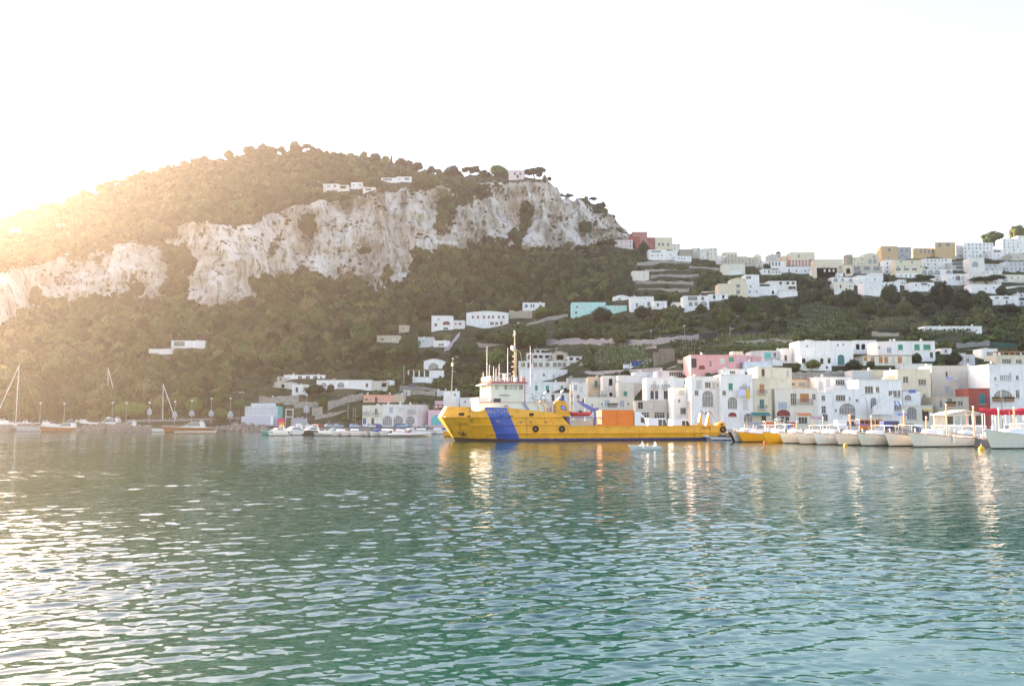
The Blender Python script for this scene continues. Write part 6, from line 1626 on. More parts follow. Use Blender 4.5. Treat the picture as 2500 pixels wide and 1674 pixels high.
# main mast with platforms, lights, radar; aerials
mm = MB(); mm.tube([(11.8, 0, 11.1), (11.8, 0, 17.2), (11.75, 0, 20.6)], [.22, .16, .09], 8)
mm.box((11.8, 0, 14.2), (.9, 1.6, .10)); mm.box((11.8, 0, 17.4), (.8, 1.4, .10)); mm.box((11.75, 0, 20.3), (.5, .9, .06))
for z in (12.4, 13.2, 15.2, 16.2): mm.box((11.62, .2, z), (.3, .3, .34))
for i in range(18): mm.box((12.05, 0, 11.6 + i * .33), (.05, .4, .05))
mm.tube([(12.02, -.2, 11.2), (12.02, -.2, 17.5)], .03, 4); mm.tube([(12.02, .2, 11.2), (12.02, .2, 17.5)], .03, 4)
mast = mm.build("main_mast", MASTC, ship, True)
for y_, z in ((-.35, 20.9), (.35, 21.2)): MB().tube([(11.75, y_, 20.3), (11.75, y_, z)], .05, 5).sphere((11.75, y_, z), .14).build("mast_light", SWHITE, mast)
MB().box((11.35, 0, 17.9), (.5, .9, .7)).build("mast_box", SWHITE, mast)
MB().tube([(12.0, 0, 17.6), (12.9, 0, 17.0), (13.4, 0, 13.8)], .06, 5).build("mast_strut", MASTC, mast)
rd = MB(); rd.tube([(9.3, -1.5, 11.15), (9.3, -1.5, 12.4)], .09, 6); rd.box((9.3, -1.5, 12.5), (.6, .6, .25)); rd.box((9.3, -1.5, 12.75), (2.5, .14, .12)); rd.build("radar", SWHITE, ship)
for x, y_, z in ((5.6, -2.2, 17.9), (5.9, -2.8, 14.4), (10.4, 0.2, 17.9), (7.0, -2.0, 13.1), (7.8, 1.0, 14.3), (8.4, 1.4, 13.9), (8.9, 1.0, 14.8), (12.3, -2.6, 13.2), (4.6 + 1.6, 2.8, 13.2), (11.0, -2.0, 13.0)):
    MB().tube([(x, y_, 11.1), (x, y_, z * .5 + 5.5), (x, y_, z)], [.075, .06, .04], 5).build("aerial", SWHITE, ship)
sp_ = MB(); sp_.sphere((10.2, 1.6, 12.0), .4); sp_.tube([(10.2, 1.6, 11.1), (10.2, 1.6, 11.7)], .12, 6); sp_.build("satellite_dome", SWHITE, ship, True)
MB().box((11.0, -3.2, 11.6), (.5, .5, .9)).build("roof_locker", SWHITE, ship); MB().box((12.3, -3.4, 11.6), (.4, .4, .7)).build("roof_buoy", MATS["lifebuoy_red"], ship)
# foremast at the stem
fm = MB(); fm.tube([(-0.9, 0, 4.6), (-0.7, 0, 11), (-.5, 0, 15.6)], [.13, .10, .06], 7); fm.box((-.55, 0, 14.4), (.35, .8, .5)); fm.sphere((-.5, 0, 15.5), .2)
fm.build("foremast", MASTC, ship)
# ensign staff and flag
fl = thing('flag', "green white and red flag hanging from the ship's rear staff", 'flag', (0, 0, 0)); fl.parent = None
st_ = Matrix.Translation((bowp.x, bowp.y, 0)) @ Matrix.Rotation(SHIP_RZ, 4, 'Z')
MB().tube([(14.6, -1, 7.2), (14.6, -1, 18.2)], .05, 5).build("flagstaff", SWHITE, ship)
fl.location = st_ @ Vector((14.65, -1, 15.0)); fl.rotation_euler = (0, 0, SHIP_RZ)
for k, (c, nm) in enumerate((((0.02, 0.25, 0.08), 'green'), ((.8, .78, .74), 'white'), ((.62, .05, .04), 'red'))):
    b = MB(); rows = []
    for i in range(9):
        z = 2.1 - i * .27; rows.append([(.05 + (k + j / 2) * (.10 + .022 * i), .06 * math.sin(i * 1.1 + k * 2 + j), z - (k + j / 2) * (.18 + .02 * i)) for j in range(3)])
    b.loft(rows); b.loft([[(p[0], p[1] + .015, p[2]) for p in r] for r in rows]); b.build(nm + "_band", material("flag_" + nm, c, var=.08), fl, True)
# funnel (port) with logo and exhaust, twin to starboard
for sgn in (-1, 1):
    y_ = 5.0 * sgn
    b = MB(); sec = [(18.1, 4.6), (21.0, 4.6), (20.2, 7.35), (18.7, 7.75), (18.2, 7.3)]
    b.prism([(x, y_ - .75, z) for x, z in sec], (0, 1.5, 0)); fu = b.build("funnel", SYEL, ship)
    MB().prism([(18.75, y_ - .7, 7.70), (20.25, y_ - .7, 7.36), (19.0, y_ - .7, 8.05), (18.75, y_ - .7, 8.05)], (0, 1.4, 0)).build("funnel_cap", SBLUE, fu)
    MB().tube([(19.2, y_, 7.4), (19.25, y_, 8.6), (19.55, y_, 9.3), (20.0, y_, 9.6)], .24, 8).build("exhaust", SWHITE, fu, True)
    MB().tube([(19.95, y_, 9.58), (20.45, y_, 9.75)], .27, 8).build("exhaust_tip", BLACK, fu)
    for z in (5.6, 6.1, 6.7): MB().box((18.12, y_, z), (.16, .9, .18)).build("louvre", SWHITE, fu)
lg = MB(); lg.add([(19.15, -5.80, 5.95), (20.15, -5.80, 5.72), (20.1, -5.80, 6.50), (19.1, -5.80, 6.72)], [(0, 1, 2, 3)]); lg.build("funnel_emblem", material("emblem_blue", (.10, .18, .52), var=.2, scale=3), ship)
em = MB(); em.add([(19.4, -5.812, 6.12), (19.85, -5.812, 6.02), (19.85, -5.812, 6.32), (19.4, -5.812, 6.42)], [(0, 1, 2, 3)]); em.build("emblem_mark", material("emblem_pale", (.42, .55, .78), var=.2, scale=4), ship)
# violet slope plate, catwalk frame, davit crane
vp = MB(); vp.quad((19.9, -5.2, 4.6), (21.6, -5.2, 2.2), (21.6, 5.2, 2.2), (19.9, 5.2, 4.6)); vp.build("deck_screen", SPURP, ship)
ct = MB()
for y_ in (-4.6, -2.2): ct.tube([(20.6, y_, 4.45), (28.3, y_, 4.40)], .10, 6); ct.tube([(20.8, y_, 4.4), (21.8, y_, 1.6)], .2, 6)
for x in (23.2, 25.9, 26.9): ct.tube([(x, -4.6, 4.4), (x, -4.6, 1.6)], .07, 5, 1); ct.tube([(x, -4.6, 4.4), (x, -2.2, 4.4)], .07, 5)
ct.build("boat_platform", [SPURP, SYEL], ship)
cr = MB()
cr.tube([(26.9, -3.4, 1.6), (26.9, -3.4, 6.1)], [.32, .26], 8)
cr.prism([(27.2, -3.65, 5.9), (26.6, -3.65, 6.3), (23.4, -3.65, 7.75), (23.3, -3.65, 7.45), (26.3, -3.65, 5.5)], (0, .5, 0)); cr.box((27.2, -3.4, 6.0), (.9, .7, .5)); cr.tube([(26.6, -3.4, 5.9), (25.0, -3.4, 6.7)], .09, 6)
cr.build("davit_crane", SPURP, ship)
MB().sphere((23.3, -3.4, 7.6), .2).build("crane_lamp", material("amber_lamp", (.8, .38, .08), var=.1), ship)
hw = MB().prism([(21.9, -2.0, 1.6), (26.6, -2.0, 1.6), (26.6, -2.0, 3.7), (21.9, -2.0, 3.9)], (0, 4, 0)).build("winch_house", SCREAM, ship)
# stern posts and bollard block
for x, y_ in ((49.3, -4.2), (52.6, -1.5)):
    b = MB(); b.prism([(x - .9, y_ - .3, 1.5), (x + .9, y_ - .3, 1.5), (x + .5, y_ - .3, 2.9), (x + .1, y_ - .3, 3.2), (x + .35, y_ - .3, 5.2), (x - .05, y_ - .3, 5.25), (x - .6, y_ - .3, 3.2)], (0, .6, 0)); o = b.build("stern_post", SYEL, ship)
    MB().tube([(x + .1, y_, 5.2), (x + .05, y_, 6.0), (x + .7, y_, 5.2)], .09, 5).build("post_arm", DKGREY, o)
    MB().tube([(x + .6, y_, 5.3), (x + 2.6, y_, 2.9)], .03, 4).build("stay_wire", DKGREY, o)
bl = MB().prism([(52.0, -5.9, 2.7), (53.9, -5.9, 2.7), (53.9, -5.9, 3.2), (53.3, -5.9, 3.55), (52.4, -5.9, 3.3)], (0, 1.4, 0)).build("stern_roller_housing", SYEL, ship)
MB().tube([(53.1, -5.92, 3.0), (53.1, -5.97, 3.0)], .24, 10).build("opening", BLACK, bl)
bpy.context.view_layer.update()
SHIPM = st_
def on_ship(x, y, z): return SHIPM @ Vector((x, y, z))
# --- cargo standing on deck
ORANGE = material("orange_tarpaulin", (0.88, 0.21, 0.015), rough=.55, var=.12, scale=.8, bump=.2, bscale=1.5)
TW = material("truck_white", (.80, .80, .80), rough=.3, var=.04, spec=.5)
def wheel(parent, x, y, z, r, w=.28):
    o = MB().tube([(x, y - w / 2, z), (x, y + w / 2, z)], r, 14).build("wheel", BLACK, parent)
    MB().tube([(x, y - w / 2 - .015, z), (x, y + w / 2 + .015, z)], r * .55, 10).build("rim", STEEL, o)
tr = thing('cargo_truck', "orange box truck with white cab parked on the ship's deck", 'truck', on_ship(28.2, -2.6, 1.56), SHIP_RZ)
b = MB().box((3.35, 0, 2.72), (6.7, 2.5, 3.1)).build("cargo_box", ORANGE, tr)
for x in (.04, 3.3, 6.66): MB().box((x, -1.27, 2.72), (.16, .06, 3.1)).build("post", ORANGE, b)
for z in (1.22, 4.24): MB().box((3.35, -1.27, z), (6.7, .07, .14)).build("edge_rail", ORANGE, b)
for y_ in (-.8, -.27, .27, .8):
    MB().box((-.03, y_, 2.72), (.05, .08, 3.0)).build("door_bar", ORANGE, b)
MB().box((4.6, 0, .95), (9.2, .9, .3)).build("chassis", DKGREY, tr)
cb = MB().prism([(6.95, -1.22, .7), (9.3, -1.22, .6), (9.5, -1.22, 1.6), (9.15, -1.22, 2.9), (8.2, -1.22, 3.9), (6.95, -1.22, 4.05)], (0, 2.44, 0)).build("cab", TW, tr)
MB().prism([(8.25, -1.235, 1.9), (9.15, -1.235, 1.7), (8.95, -1.235, 2.75), (8.25, -1.235, 3.0)], (0, -.01, 0)).build("side_window", GLASS, cb)
MB().prism([(9.36, -1.1, 1.75), (9.2, -1.1, 2.85), (8.95, -1.1, 3.1), (8.97, -1.1, 3.14), (9.25, -1.1, 2.88), (9.41, -1.1, 1.75)], (0, 2.2, 0)).build("windscreen", GLASS, cb)
MB().box((9.4, 0, .75), (.25, 2.3, .45)).build("bumper", DKGREY, cb)
for x in (1.2, 2.4, 8.2):
    for y_ in (-1.05, 1.05): wheel(tr, x, y_, .5, .5)
def van(label, loc, rz, L=5.2, Hh=2.4, col=TW, name='van', cat='van', wcol=GLASS, boxy=True, W2=1.9):
    v = thing(name, label, cat, loc, rz); y0 = -W2 / 2
    prof = [(0, .35), (L, .35), (L, .95), (L * .82, 1.15), (L * .70, Hh), (.05, Hh)] if boxy else [(0, .35), (L, .35), (L, .75), (L * .78, .88), (L * .64, Hh), (L * .22, Hh), (.06, .95)]
    bo = MB().prism([(x, y0, z) for x, z in prof], (0, W2, 0)).build("body", col, v)
    z0, z1 = (1.2, Hh - .3) if boxy else (.92, Hh - .1)
    for s in (-1, 1):
        yy = s * (W2 / 2 + .006)
        MB().prism([(L * .60, yy, z0), (L * .78, yy, z0), (L * .69, yy, z1), (L * .60, yy, z1)], (0, s * .01, 0)).build("front_window", wcol, bo)
        MB().prism([(L * .26 if not boxy else L * .42, yy, z0), (L * .57, yy, z0), (L * .57, yy, z1), (L * .30 if not boxy else L * .42, yy, z1)], (0, s * .01, 0)).build("side_window", wcol, bo)
    a, c = prof[3], prof[4]
    MB().quad((a[0] + .01, y0 + .15, a[1] + .05), (a[0] + .01, -y0 - .15, a[1] + .05), (c[0] + .02, -y0 - .15, c[1] - .06), (c[0] + .02, y0 + .15, c[1] - .06)).build("windscreen", wcol, bo)
    for s in (-1, 1): MB().box((L - .01, s * W2 * .36, .72), (.06, .28, .16)).build("headlight", DISH, bo)
    MB().box((L - .02, 0, .48), (.12, W2 * .96, .2)).build("bumper", DKGREY, bo)
    for x in (L * .18, L * .8):
        for s in (-1, 1): wheel(v, x, s * (W2 / 2 - .1), .33, .33, .2)
    return v
van("white box van behind the truck cab on the ship's deck", on_ship(38.6, -1.6, 1.56), SHIP_RZ, 5.4, 2.75)
van("white low van farthest aft on the ship's deck", on_ship(44.2, -1.2, 1.56), SHIP_RZ + .05, 5.0, 2.5)
# red rescue boat on the platform
rb_ = thing('rescue_boat', "red inflatable rescue boat on the violet platform", 'boat', on_ship(21.3, -3.4, 4.55), SHIP_RZ)
REDR = material("red_rubber", (0.62, 0.055, 0.045), rough=.5, var=.12)
for s in (-1, 1):
    MB().tube([(.1, s * .25, .85), (.9, s * .72, .62), (2.4, s * .78, .52), (4.2, s * .75, .62), (4.6, s * .7, .78)], [.22, .34, .34, .33, .22], 10).build("tube", REDR, rb_, True)
MB().prism([(.4, -.6, .55), (1.2, -.6, .05), (4.3, -.6, .12), (4.4, -.6, .6)], (0, 1.2, 0)).build("hull", REDR, rb_)
MB().box((2.6, 0, .9), (.6, .5, .7)).box((3.4, 0, .75), (.5, .8, .4)).build("console", DKGREY, rb_); MB().box((4.75, 0, .95), (.4, .35, .9)).build("outboard", DKGREY, rb_)
# ---------------------------------------------------------------- boats
BCREAM_BOUNCE = material("boat_cream_bounce", (0.84, 0.75, 0.62), rough=.35, var=.06, scale=.8, streak=.15, tint=(.5, .40, .28))  # white hulls tinted cream for warm light bounced off water and neighbours
BW = material("boat_white", (0.84, 0.81, 0.76), rough=.3, var=.06, scale=.8, streak=.12, tint=(.5, .42, .3))
BY = material("boat_yellow", (0.82, 0.42, 0.015), rough=.35, var=.08)
BBROWN = material("boat_varnish", (0.30, 0.13, 0.05), rough=.35, var=.2)
BDARK = material("boat_black", (0.04, 0.035, 0.03), rough=.35, var=.15)
BBLUE = material("boat_navy", (0.03, 0.06, 0.22), rough=.35, var=.12)
BTEAL = material("boat_teal", (0.06, 0.30, 0.30), rough=.35, var=.12)
BGREY = material("boat_grey", (0.42, 0.44, 0.46), rough=.45, var=.12)
TEAK = material("boat_deck", (0.50, 0.40, 0.28), rough=.7, var=.2)
SCREEN = material("boat_windscreen", (0.10, 0.13, 0.15), rough=.08, var=.2, spec=.7)
CANVAS_B = material("blue_canvas", (0.05, 0.09, 0.30), rough=.9, var=.2)
CANVAS_W = material("white_canvas", (0.78, 0.77, 0.74), rough=.85, var=.1)
def hull_parts(parent, L, B, hb, hs, rake, mat, boot=BDARK, gun=BBROWN, fine=1.0, transom=.75, draft=.35, deckz=.12):
    """planked hull: stem at x = -rake (top) / 0 (waterline), stern at x = L"""
    N = 16; lv = [(-draft, .35), (0.0, .80), (.12, .84), (.55, .94), (1.0, 1.0)]
    def sheer(t): return hs + (hb - hs) * (1 - t) ** 1.9
    def half(t): return B / 2 * (min(1.0, (1 - (1 - min(t / .52, 1)) ** (1.75 * fine)))) * (1 - (1 - transom) * max(0, (t - .52) / .48) ** 1.6)
    def pt(t, k, s):
        if k == 0: z = -draft
        else: z = (0, 0, .14, .55 * sheer(t), sheer(t))[k]
        f = lv[k][1]; f = f * (1 - .35 * (1 - t) ** 3 * (1 - k / 4.0))
        q = (1 - t) ** 2.2
        x = L * t - rake * q * (max(z, 0) / hb)
        return (x, s * max(half(t) * f, .02), z)
    b, c = MB(), MB()
    for s in (-1, 1):
        b.loft([[pt(i / N, k, s) for k in range(2, 5)] for i in range(N + 1)]); c.loft([[pt(i / N, k, s) for k in range(0, 3)] for i in range(N + 1)])
    b.loft([[pt(1, k, -1) for k in range(2, 5)], [pt(1, k, 1) for k in range(2, 5)]]); c.loft([[pt(1, k, -1) for k in range(3)], [pt(1, k, 1) for k in range(3)]])
    h = b.build("hull", mat, parent, True); c.build("boot_top", boot, h, True)
    d = MB(); d.loft([[(pt(i / N, 4, -1)[0], pt(i / N, 4, -1)[1] * .94, sheer(i / N) - deckz), (pt(i / N, 4, 1)[0], pt(i / N, 4, 1)[1] * .94, sheer(i / N) - deckz)] for i in range(N + 1)])
    d.build("deck", TEAK, parent)
    g = MB()
    for s in (-1, 1): g.tube([(pt(i / N, 4, s)[0], pt(i / N, 4, s)[1], sheer(i / N) + .01) for i in range(N + 1)], .055, 5)
    g.build("gunwale", gun, parent)
    return sheer, half
def place_boat(name, label, cat, u, v, rz, group=None):
    p = on_level(u, v); return thing(name, label, cat, (p.x, p.y, 0), rz, group)
def cuddy(parent, x0, x1, w, z0, z1, mat=BW):
    b = MB(); b.loft([[(x0, -w * .25, z0), (x0 + .35, -w * .22, z1 - .12), (x0 + .35, w * .22, z1 - .12), (x0, w * .25, z0)], [(x0 + (x1 - x0) * .5, -w * .48, z0), (x0 + (x1 - x0) * .5, -w * .42, z1), (x0 + (x1 - x0) * .5, w * .42, z1), (x0 + (x1 - x0) * .5, w * .48, z0)], [(x1, -w * .5, z0), (x1, -w * .45, z1), (x1, w * .45, z1), (x1, w * .5, z0)]], caps=(True, True))
    b.build("cuddy", mat, parent, False)
def hardtop(parent, x0, x1, w, z0, z1, mat=BW, glass=True, canvas=None):
    b = MB()
    for x, dx in ((x0, .35), (x1, -.05)):
        for s in (-1, 1): b.tube([(x, s * w * .46, z0), (x + dx, s * w * .42, z1)], .05, 6)
    b.build("roof_posts", mat, parent)
    r = MB(); n = 6; rings = []
    for i in range(n + 1):
        y_ = -w * .5 + w * i / n; zz = z1 + .12 * math.sin(math.pi * i / n)
        rings.append([(x0 + .15, y_, zz), (x0 + .15, y_, zz + .07), (x1 + .15, y_, zz + .07), (x1 + .15, y_, zz)])
    r.loft(rings, closed=True, caps=(True, True)); r.build("hardtop", canvas or mat, parent)
    if glass:
        g = MB().add([(x0 + .02, -w * .44, z0 + .05), (x0 + .02, w * .44, z0 + .05), (x0 + .34, w * .40, z1 - .1), (x0 + .34, -w * .40, z1 - .1), (x0 + .05, -w * .44, z0 + .05), (x0 + .05, w * .44, z0 + .05), (x0 + .37, w * .40, z1 - .1), (x0 + .37, -w * .40, z1 - .1)], [(0, 1, 2, 3), (7, 6, 5, 4)]).build("windscreen", SCREEN, parent)
def gozzo(label, u, v, L=9.5, B=3.0, hb=1.65, mat=BCREAM_BOUNCE, rz=None, top=True, mast=2.4, boot=BDARK, gun=BBROWN, cud=True, seed=0, canvas=None):
    rz = math.radians(33 + (int(u) * 7 % 9 - 4)) if rz is None else rz; hb *= 1.2
    t = place_boat('fishing_boat', label, 'boat', u, v, rz, "boats moored side by side along the pier")
    sheer, half = hull_parts(t, L, B, hb, hb * .56, 1.25, mat, boot, gun)
    rr = random.Random(seed + int(u))
    if cud: cuddy(t, L * .16, L * .42, B * .72, sheer(.3) - .1, sheer(.3) + rr.uniform(.65, .95), BW)
    if top: hardtop(t, L * .40, L * .72, B * .8, sheer(.45), sheer(.45) + rr.uniform(1.4, 1.9), BW, canvas=canvas)
    if mast: MB().tube([(L * .36, 0, sheer(.3)), (L * .36, 0, sheer(.3) + mast)], .055, 6).build("mast", material("mast_wood", (.60, .36, .16), var=.15), t)
    st_ = MB(); st_.tube([(.35, 0, hb * .7), (.25, 0, hb + .55)], .08, 6); st_.box((.27, 0, hb + .35), (.07, .5, .07)); st_.build("samson_post", BW, t)
    rail([(-.8, 0, hb + .02), (.5, -half(.1) * .9, sheer(.1)), (L * .2, -half(.2) * .95, sheer(.2))], .45, 1.0, .02, (1.0,), STEEL, "bow_rail", t)
    MB().box((L * .80, 0, sheer(.8) + .12), (.9, B * .6, .42)).build("engine_box", BW, t); MB().box((L * .93, 0, sheer(.9) + .05), (.4, B * .7, .3)).build("stern_seat", TEAK, t)
    if rr.random() < .6: MB().tube([(L * .5, -half(.5) - .16, sheer(.5) * .45), (L * .5, -half(.5) - .16, sheer(.5) * .95)], .15, 8).build("fender", BW if rr.random() < .6 else BBLUE, t)
    return t
gozzo("black-hulled boat with cream bow just behind the ship's stern", 1790, 1077.5, 8.0, 2.8, 1.5, BDARK, mast=0, top=False)
gozzo("cream boat with grey canvas hood next to the yellow boats", 1796, 1078.3, 9.0, 2.8, 1.6, BW, canvas=CANVAS_B)
gozzo("yellow boat nearest the ship's stern with rounded white cabin", 1813, 1078.6, 10.5, 3.0, 1.55, BY, mast=0)
gozzo("second yellow boat with orange buoy under its bow", 1873, 1080.8, 8.5, 2.9, 1.6, BY, boot=BY, mast=1.2)
gozzo("plain white boat first right of the yellow boats", 1913, 1082.3, 9.5, 3.0, 1.65, top=False, mast=2.0)
gozzo("white boat second right of the yellow boats with tall cuddy", 1954, 1084, 9.5, 3.1, 1.65, boot=BBROWN)
gozzo("white boat third right of the yellow boats with square hardtop", 1995.5, 1085.2, 9.5, 3.1, 1.7, boot=BBROWN, mat=BW)
gozzo("white boat with yellow buoy floating before its side", 2048, 1086.6, 9.6, 3.1, 1.7, mast=3.6, canvas=CANVAS_B)
gozzo("white boat with tall wheel shelter left of the brown-rail boat", 2104, 1088, 9.8, 3.2, 1.75)
gozzo("cream boat with thick brown rail in the row", 2171, 1089, 10.0, 3.3, 1.8, cud=False, mast=3.2)
gozzo("long white tour boat with low cabin showing its whole side", 2232, 1090.6, 11.5, 3.4, 1.85, rz=math.radians(22), gun=material("orange_rail", (.52, .20, .08), var=.15), mast=3.0)
gozzo("big white boat with tall flared bow at the right edge", 2421, 1095, 12, 3.8, 2.2, rz=math.radians(20), boot=BDARK, mast=3.4, gun=BW)
gozzo("white hardtop boat behind the big flared bow", 2440, 1089, 10, 3.2, 1.6, mast=3.8)
gozzo("small yellow boat tucked behind the big flared bow", 2392, 1088, 6.0, 2.2, 1.1, BY, top=False, cud=False, mast=0, boot=BY, rz=math.radians(10))
gozzo("white boat with twin posts behind the long tour boat", 2330, 1084, 10, 3.2, 1.6, mast=4.2)
def skiff(label, u, v, L, B, rz, mat=BW, gun=BBROWN, hb=.8, outboard=True, boot=BDARK, name='skiff', cover=None, seats=True):
    t = place_boat(name, label, 'boat', u, v, rz)
    sheer, half = hull_parts(t, L, B, hb, hb * .7, hb * .5, mat, boot, gun, deckz=hb * .45, draft=.2)
    if seats:
        for q in (.35, .62, .85): MB().box((L * q, 0, sheer(q) - hb * .18), (.26, half(q) * 1.8, .05)).build("thwart", TEAK, t)
    if outboard:
        o = MB().box((L + .15, 0, sheer(1) + .12), (.36, .34, .5)).build("outboard", BW if mat is BDARK else BDARK, t); MB().tube([(L + .18, 0, sheer(1)), (L + .2, 0, -.3)], .07, 6).build("leg", STEEL, o)
    if cover: cuddy(t, L * .2, L * .6, B * .7, hb * .7, hb * 1.25, cover)
    return t
def rib(label, u, v, L, B, rz, tube=None, console=True):
    t = place_boat('inflatable_boat', label, 'boat', u, v, rz); tm = tube or material("rib_white", (.76, .75, .73), rough=.5, var=.06)
    for s in (-1, 1):
        MB().tube([(-.1, s * .05, .95), (L * .08, s * B * .25, .85), (L * .25, s * B * .42, .66), (L * .6, s * B * .45, .55), (L * .98, s * B * .44, .55), (L * 1.05, s * B * .44, .56)], [.12, B * .10, B * .12, B * .12, B * .11, .05], 10).build("tube", tm, t, True)
    MB().loft([[(0, -.03, .7), (0.3, 0, .1), (0, .03, .7)], [(L * .3, -B * .36, .5), (L * .3, 0, -.3), (L * .3, B * .36, .5)], [(L, -B * .38, .4), (L, 0, -.3), (L, B * .38, .4)]], caps=(False, True)).build("hull", BW, t)
    MB().box((L * .6, 0, .35), (L * .7, B * .6, .06)).build("deck", BGREY, t)
    if console:
        MB().prism([(L * .5, -.35, .4), (L * .6, -.35, .4), (L * .6, -.35, 1.25), (L * .52, -.35, 1.2)], (0, .7, 0)).build("console", material("console_red", (.45, .10, .08), var=.1), t); MB().box((L * .72, 0, .7), (.7, .8, .6)).build("seat", BW, t)
    MB().box((L * 1.02, 0, .85), (.45, .5, .95)).build("outboard", BDARK if console else BGREY, t)
    return t
rib("small white inflatable dinghy under the ship's stern", 1712, 1073.5, 4.2, 1.8, math.radians(8), console=False)
skiff("white skiff with navy bottom and dark cover beside the dinghy", 1737, 1074.5, 4.6, 1.8, math.radians(10), BW, BDARK, .85, boot=BBLUE, cover=BDARK)
# --- centre-left: boats off the cream and pink houses
rib("long white inflatable with red console before the pink houses", 1054, 1065.5, 9.6, 2.8, math.radians(176))
def row(u): return 1064.5 + (u - 800) * 0.002
for (u, L, mat, gun, lab, rz, cov) in (
    (858, 6.6, BW, BDARK, "white open boat with black rail left of the brown-bowed one", 28, None), (892, 6.4, BW, BBROWN, "brown and white boat with outboard in the marina row", 30, None), (905, 5.6, BW, BBLUE, "white boat with blue rail in the marina row", 30, CANVAS_B),
    (929, 6.2, BW, BDARK, "grey-white launch in the middle of the marina row", 26, BW), (958, 6.0, BW, BBROWN, "white boat with dark brown rail next to the inflatable", 24, BW), (812, 6.4, BW, BW, "white sports boat at the left of the marina row", 30, BW), (835, 5.4, BW, BW, "small white boat second in the marina row", 30, None), (1085, 5.0, BY, BW, "small yellow and white boat at the dark pontoon", 12, None)):
    skiff(lab, u, row(u), L, 2.3, math.radians(rz + 32), mat, gun, 1.35, cover=cov)
def cruiser(label, u, v, L, B, rz, mat=BW, deck=BW, fly=False, gun=BW, boot=BDARK, arch=True):
    t = place_boat('motor_cruiser', label, 'boat', u, v, rz)
    hb = .11 * L + .35; sheer, half = hull_parts(t, L, B, hb, hb * .72, L * .09, mat, boot, gun, fine=1.1, transom=.9)
    b = MB(); z0 = sheer(.45) - .05; z1 = z0 + L * .09 + .3
    b.loft([[(L * .18, -B * .12, sheer(.18)), (L * .18, B * .12, sheer(.18))], [(L * .30, -B * .30, sheer(.3) + .05), (L * .30, B * .30, sheer(.3) + .05)], [(L * .42, -B * .34, z0 + .35), (L * .42, B * .34, z0 + .35)]]); b.prism([(L * .18, -B * .3, sheer(.18) - .1), (L * .42, -B * .34, z0 + .35), (L * .42, -B * .34, z0 - .3)], (0, B * .6, 0))
    b.prism([(L * .40, -B * .36, z0 - .3), (L * .42, -B * .36, z0 + .35), (L * .54, -B * .33, z1), (L * .78, -B * .33, z1), (L * .80, -B * .36, z0 - .3)], (0, B * .70, 0)); b.build("cabin", deck, t)
    MB().prism([(L * .435, -B * .365, z0 + .36), (L * .54, -B * .345, z1 - .12), (L * .72, -B * .345, z1 - .12), (L * .75, -B * .365, z0 + .36)], (0, -.02, 0)).build("side_window", SCREEN, t)
    MB().quad((L * .425, -B * .33, z0 + .38), (L * .425, B * .33, z0 + .38), (L * .532, B * .31, z1 - .04), (L * .532, -B * .31, z1 - .04)).build("windscreen", SCREEN, t)
    if arch:
        a = MB()
        a.tube([(L * .82, -B * .40, sheer(.8)), (L * .74, -B * .36, z1 + .5), (L * .74, B * .36, z1 + .5), (L * .82, B * .40, sheer(.8))], .10, 6); a.build("radar_arch", BW, t)
    if fly: MB().prism([(L * .50, -B * .3, z1), (L * .56, -B * .3, z1 + .6), (L * .58, -B * .3, z1 + .6), (L * .58, -B * .3, z1)], (0, B * .6, 0)).build("flybridge", BW, t)
    rail([(-L * .05, 0, hb), (L * .15, -half(.15) * .95, sheer(.15)), (L * .42, -half(.42) * .97, sheer(.42))], .55, 1.2, .02, (1.0,), STEEL, "bow_rail", t)
    return t
region('B')
def bb(x, y): return PX(x), PY(y)
cruiser("teal-bowed launch moored at the trailer quay", *bb(1345, 1180), 7.5, 2.6, math.radians(46), BTEAL)
cruiser("white sports cruiser with raked arch before the trailer", *bb(1510, 1186), 9.5, 3.2, math.radians(48))
cruiser("second white sports cruiser right of the first", *bb(1765, 1184), 9, 3.0, math.radians(50))
skiff("black open boat between cruisers and marina row", *bb(1880, 1183), 7, 2.4, math.radians(48), BDARK, BDARK, 1.4)
cruiser("white day boat with green cover left of the marina row", *bb(2125, 1187), 8, 2.7, math.radians(52), BW, material("green_canvas", (.10, .25, .20), var=.2), arch=False)
cruiser("white and brown-hulled cruiser at the old mole", *bb(20, 1142), 15, 3.8, math.radians(4), BBROWN, BW)
cruiser("low white motor yacht behind the brown-hulled cruiser", *bb(190, 1120), 11, 3.4, math.radians(178), BW)
skiff("flat cream pontoon boat by the boulders", *bb(700, 1160), 11.5, 2.6, math.radians(180), material("pontoon_cream", (.62, .50, .36), var=.12), BW, .8, outboard=False, boot=BBROWN, name='work_barge')
cruiser("small white boat with red and blue tail sign", *bb(480, 1105), 8, 2.8, math.radians(5), BW)
region('A')
cruiser("brown-hulled launch with white cabin anchored off the mole", *bb(575, 1133), 13.5, 3.6, math.radians(2), BBROWN, BW, gun=BW, arch=False)
skiff("long white open boat at far left", *bb(235, 1132), 18, 3.0, math.radians(2), BGREY, BW, 1.5)
skiff("white boat with orange stern at the far left edge", *bb(0, 1130), 11, 2.6, math.radians(3), BW, BW, 1.5)
cruiser("large white motor yacht with flybridge beyond the rocks", *bb(1760, 1118), 19, 4.6, math.radians(178), BW, fly=True)
bpy.context.view_layer.update()
cruiser("second large white yacht behind the flybridge yacht", *bb(2420, 1112), 16, 4.2, math.radians(176), BW, fly=True)
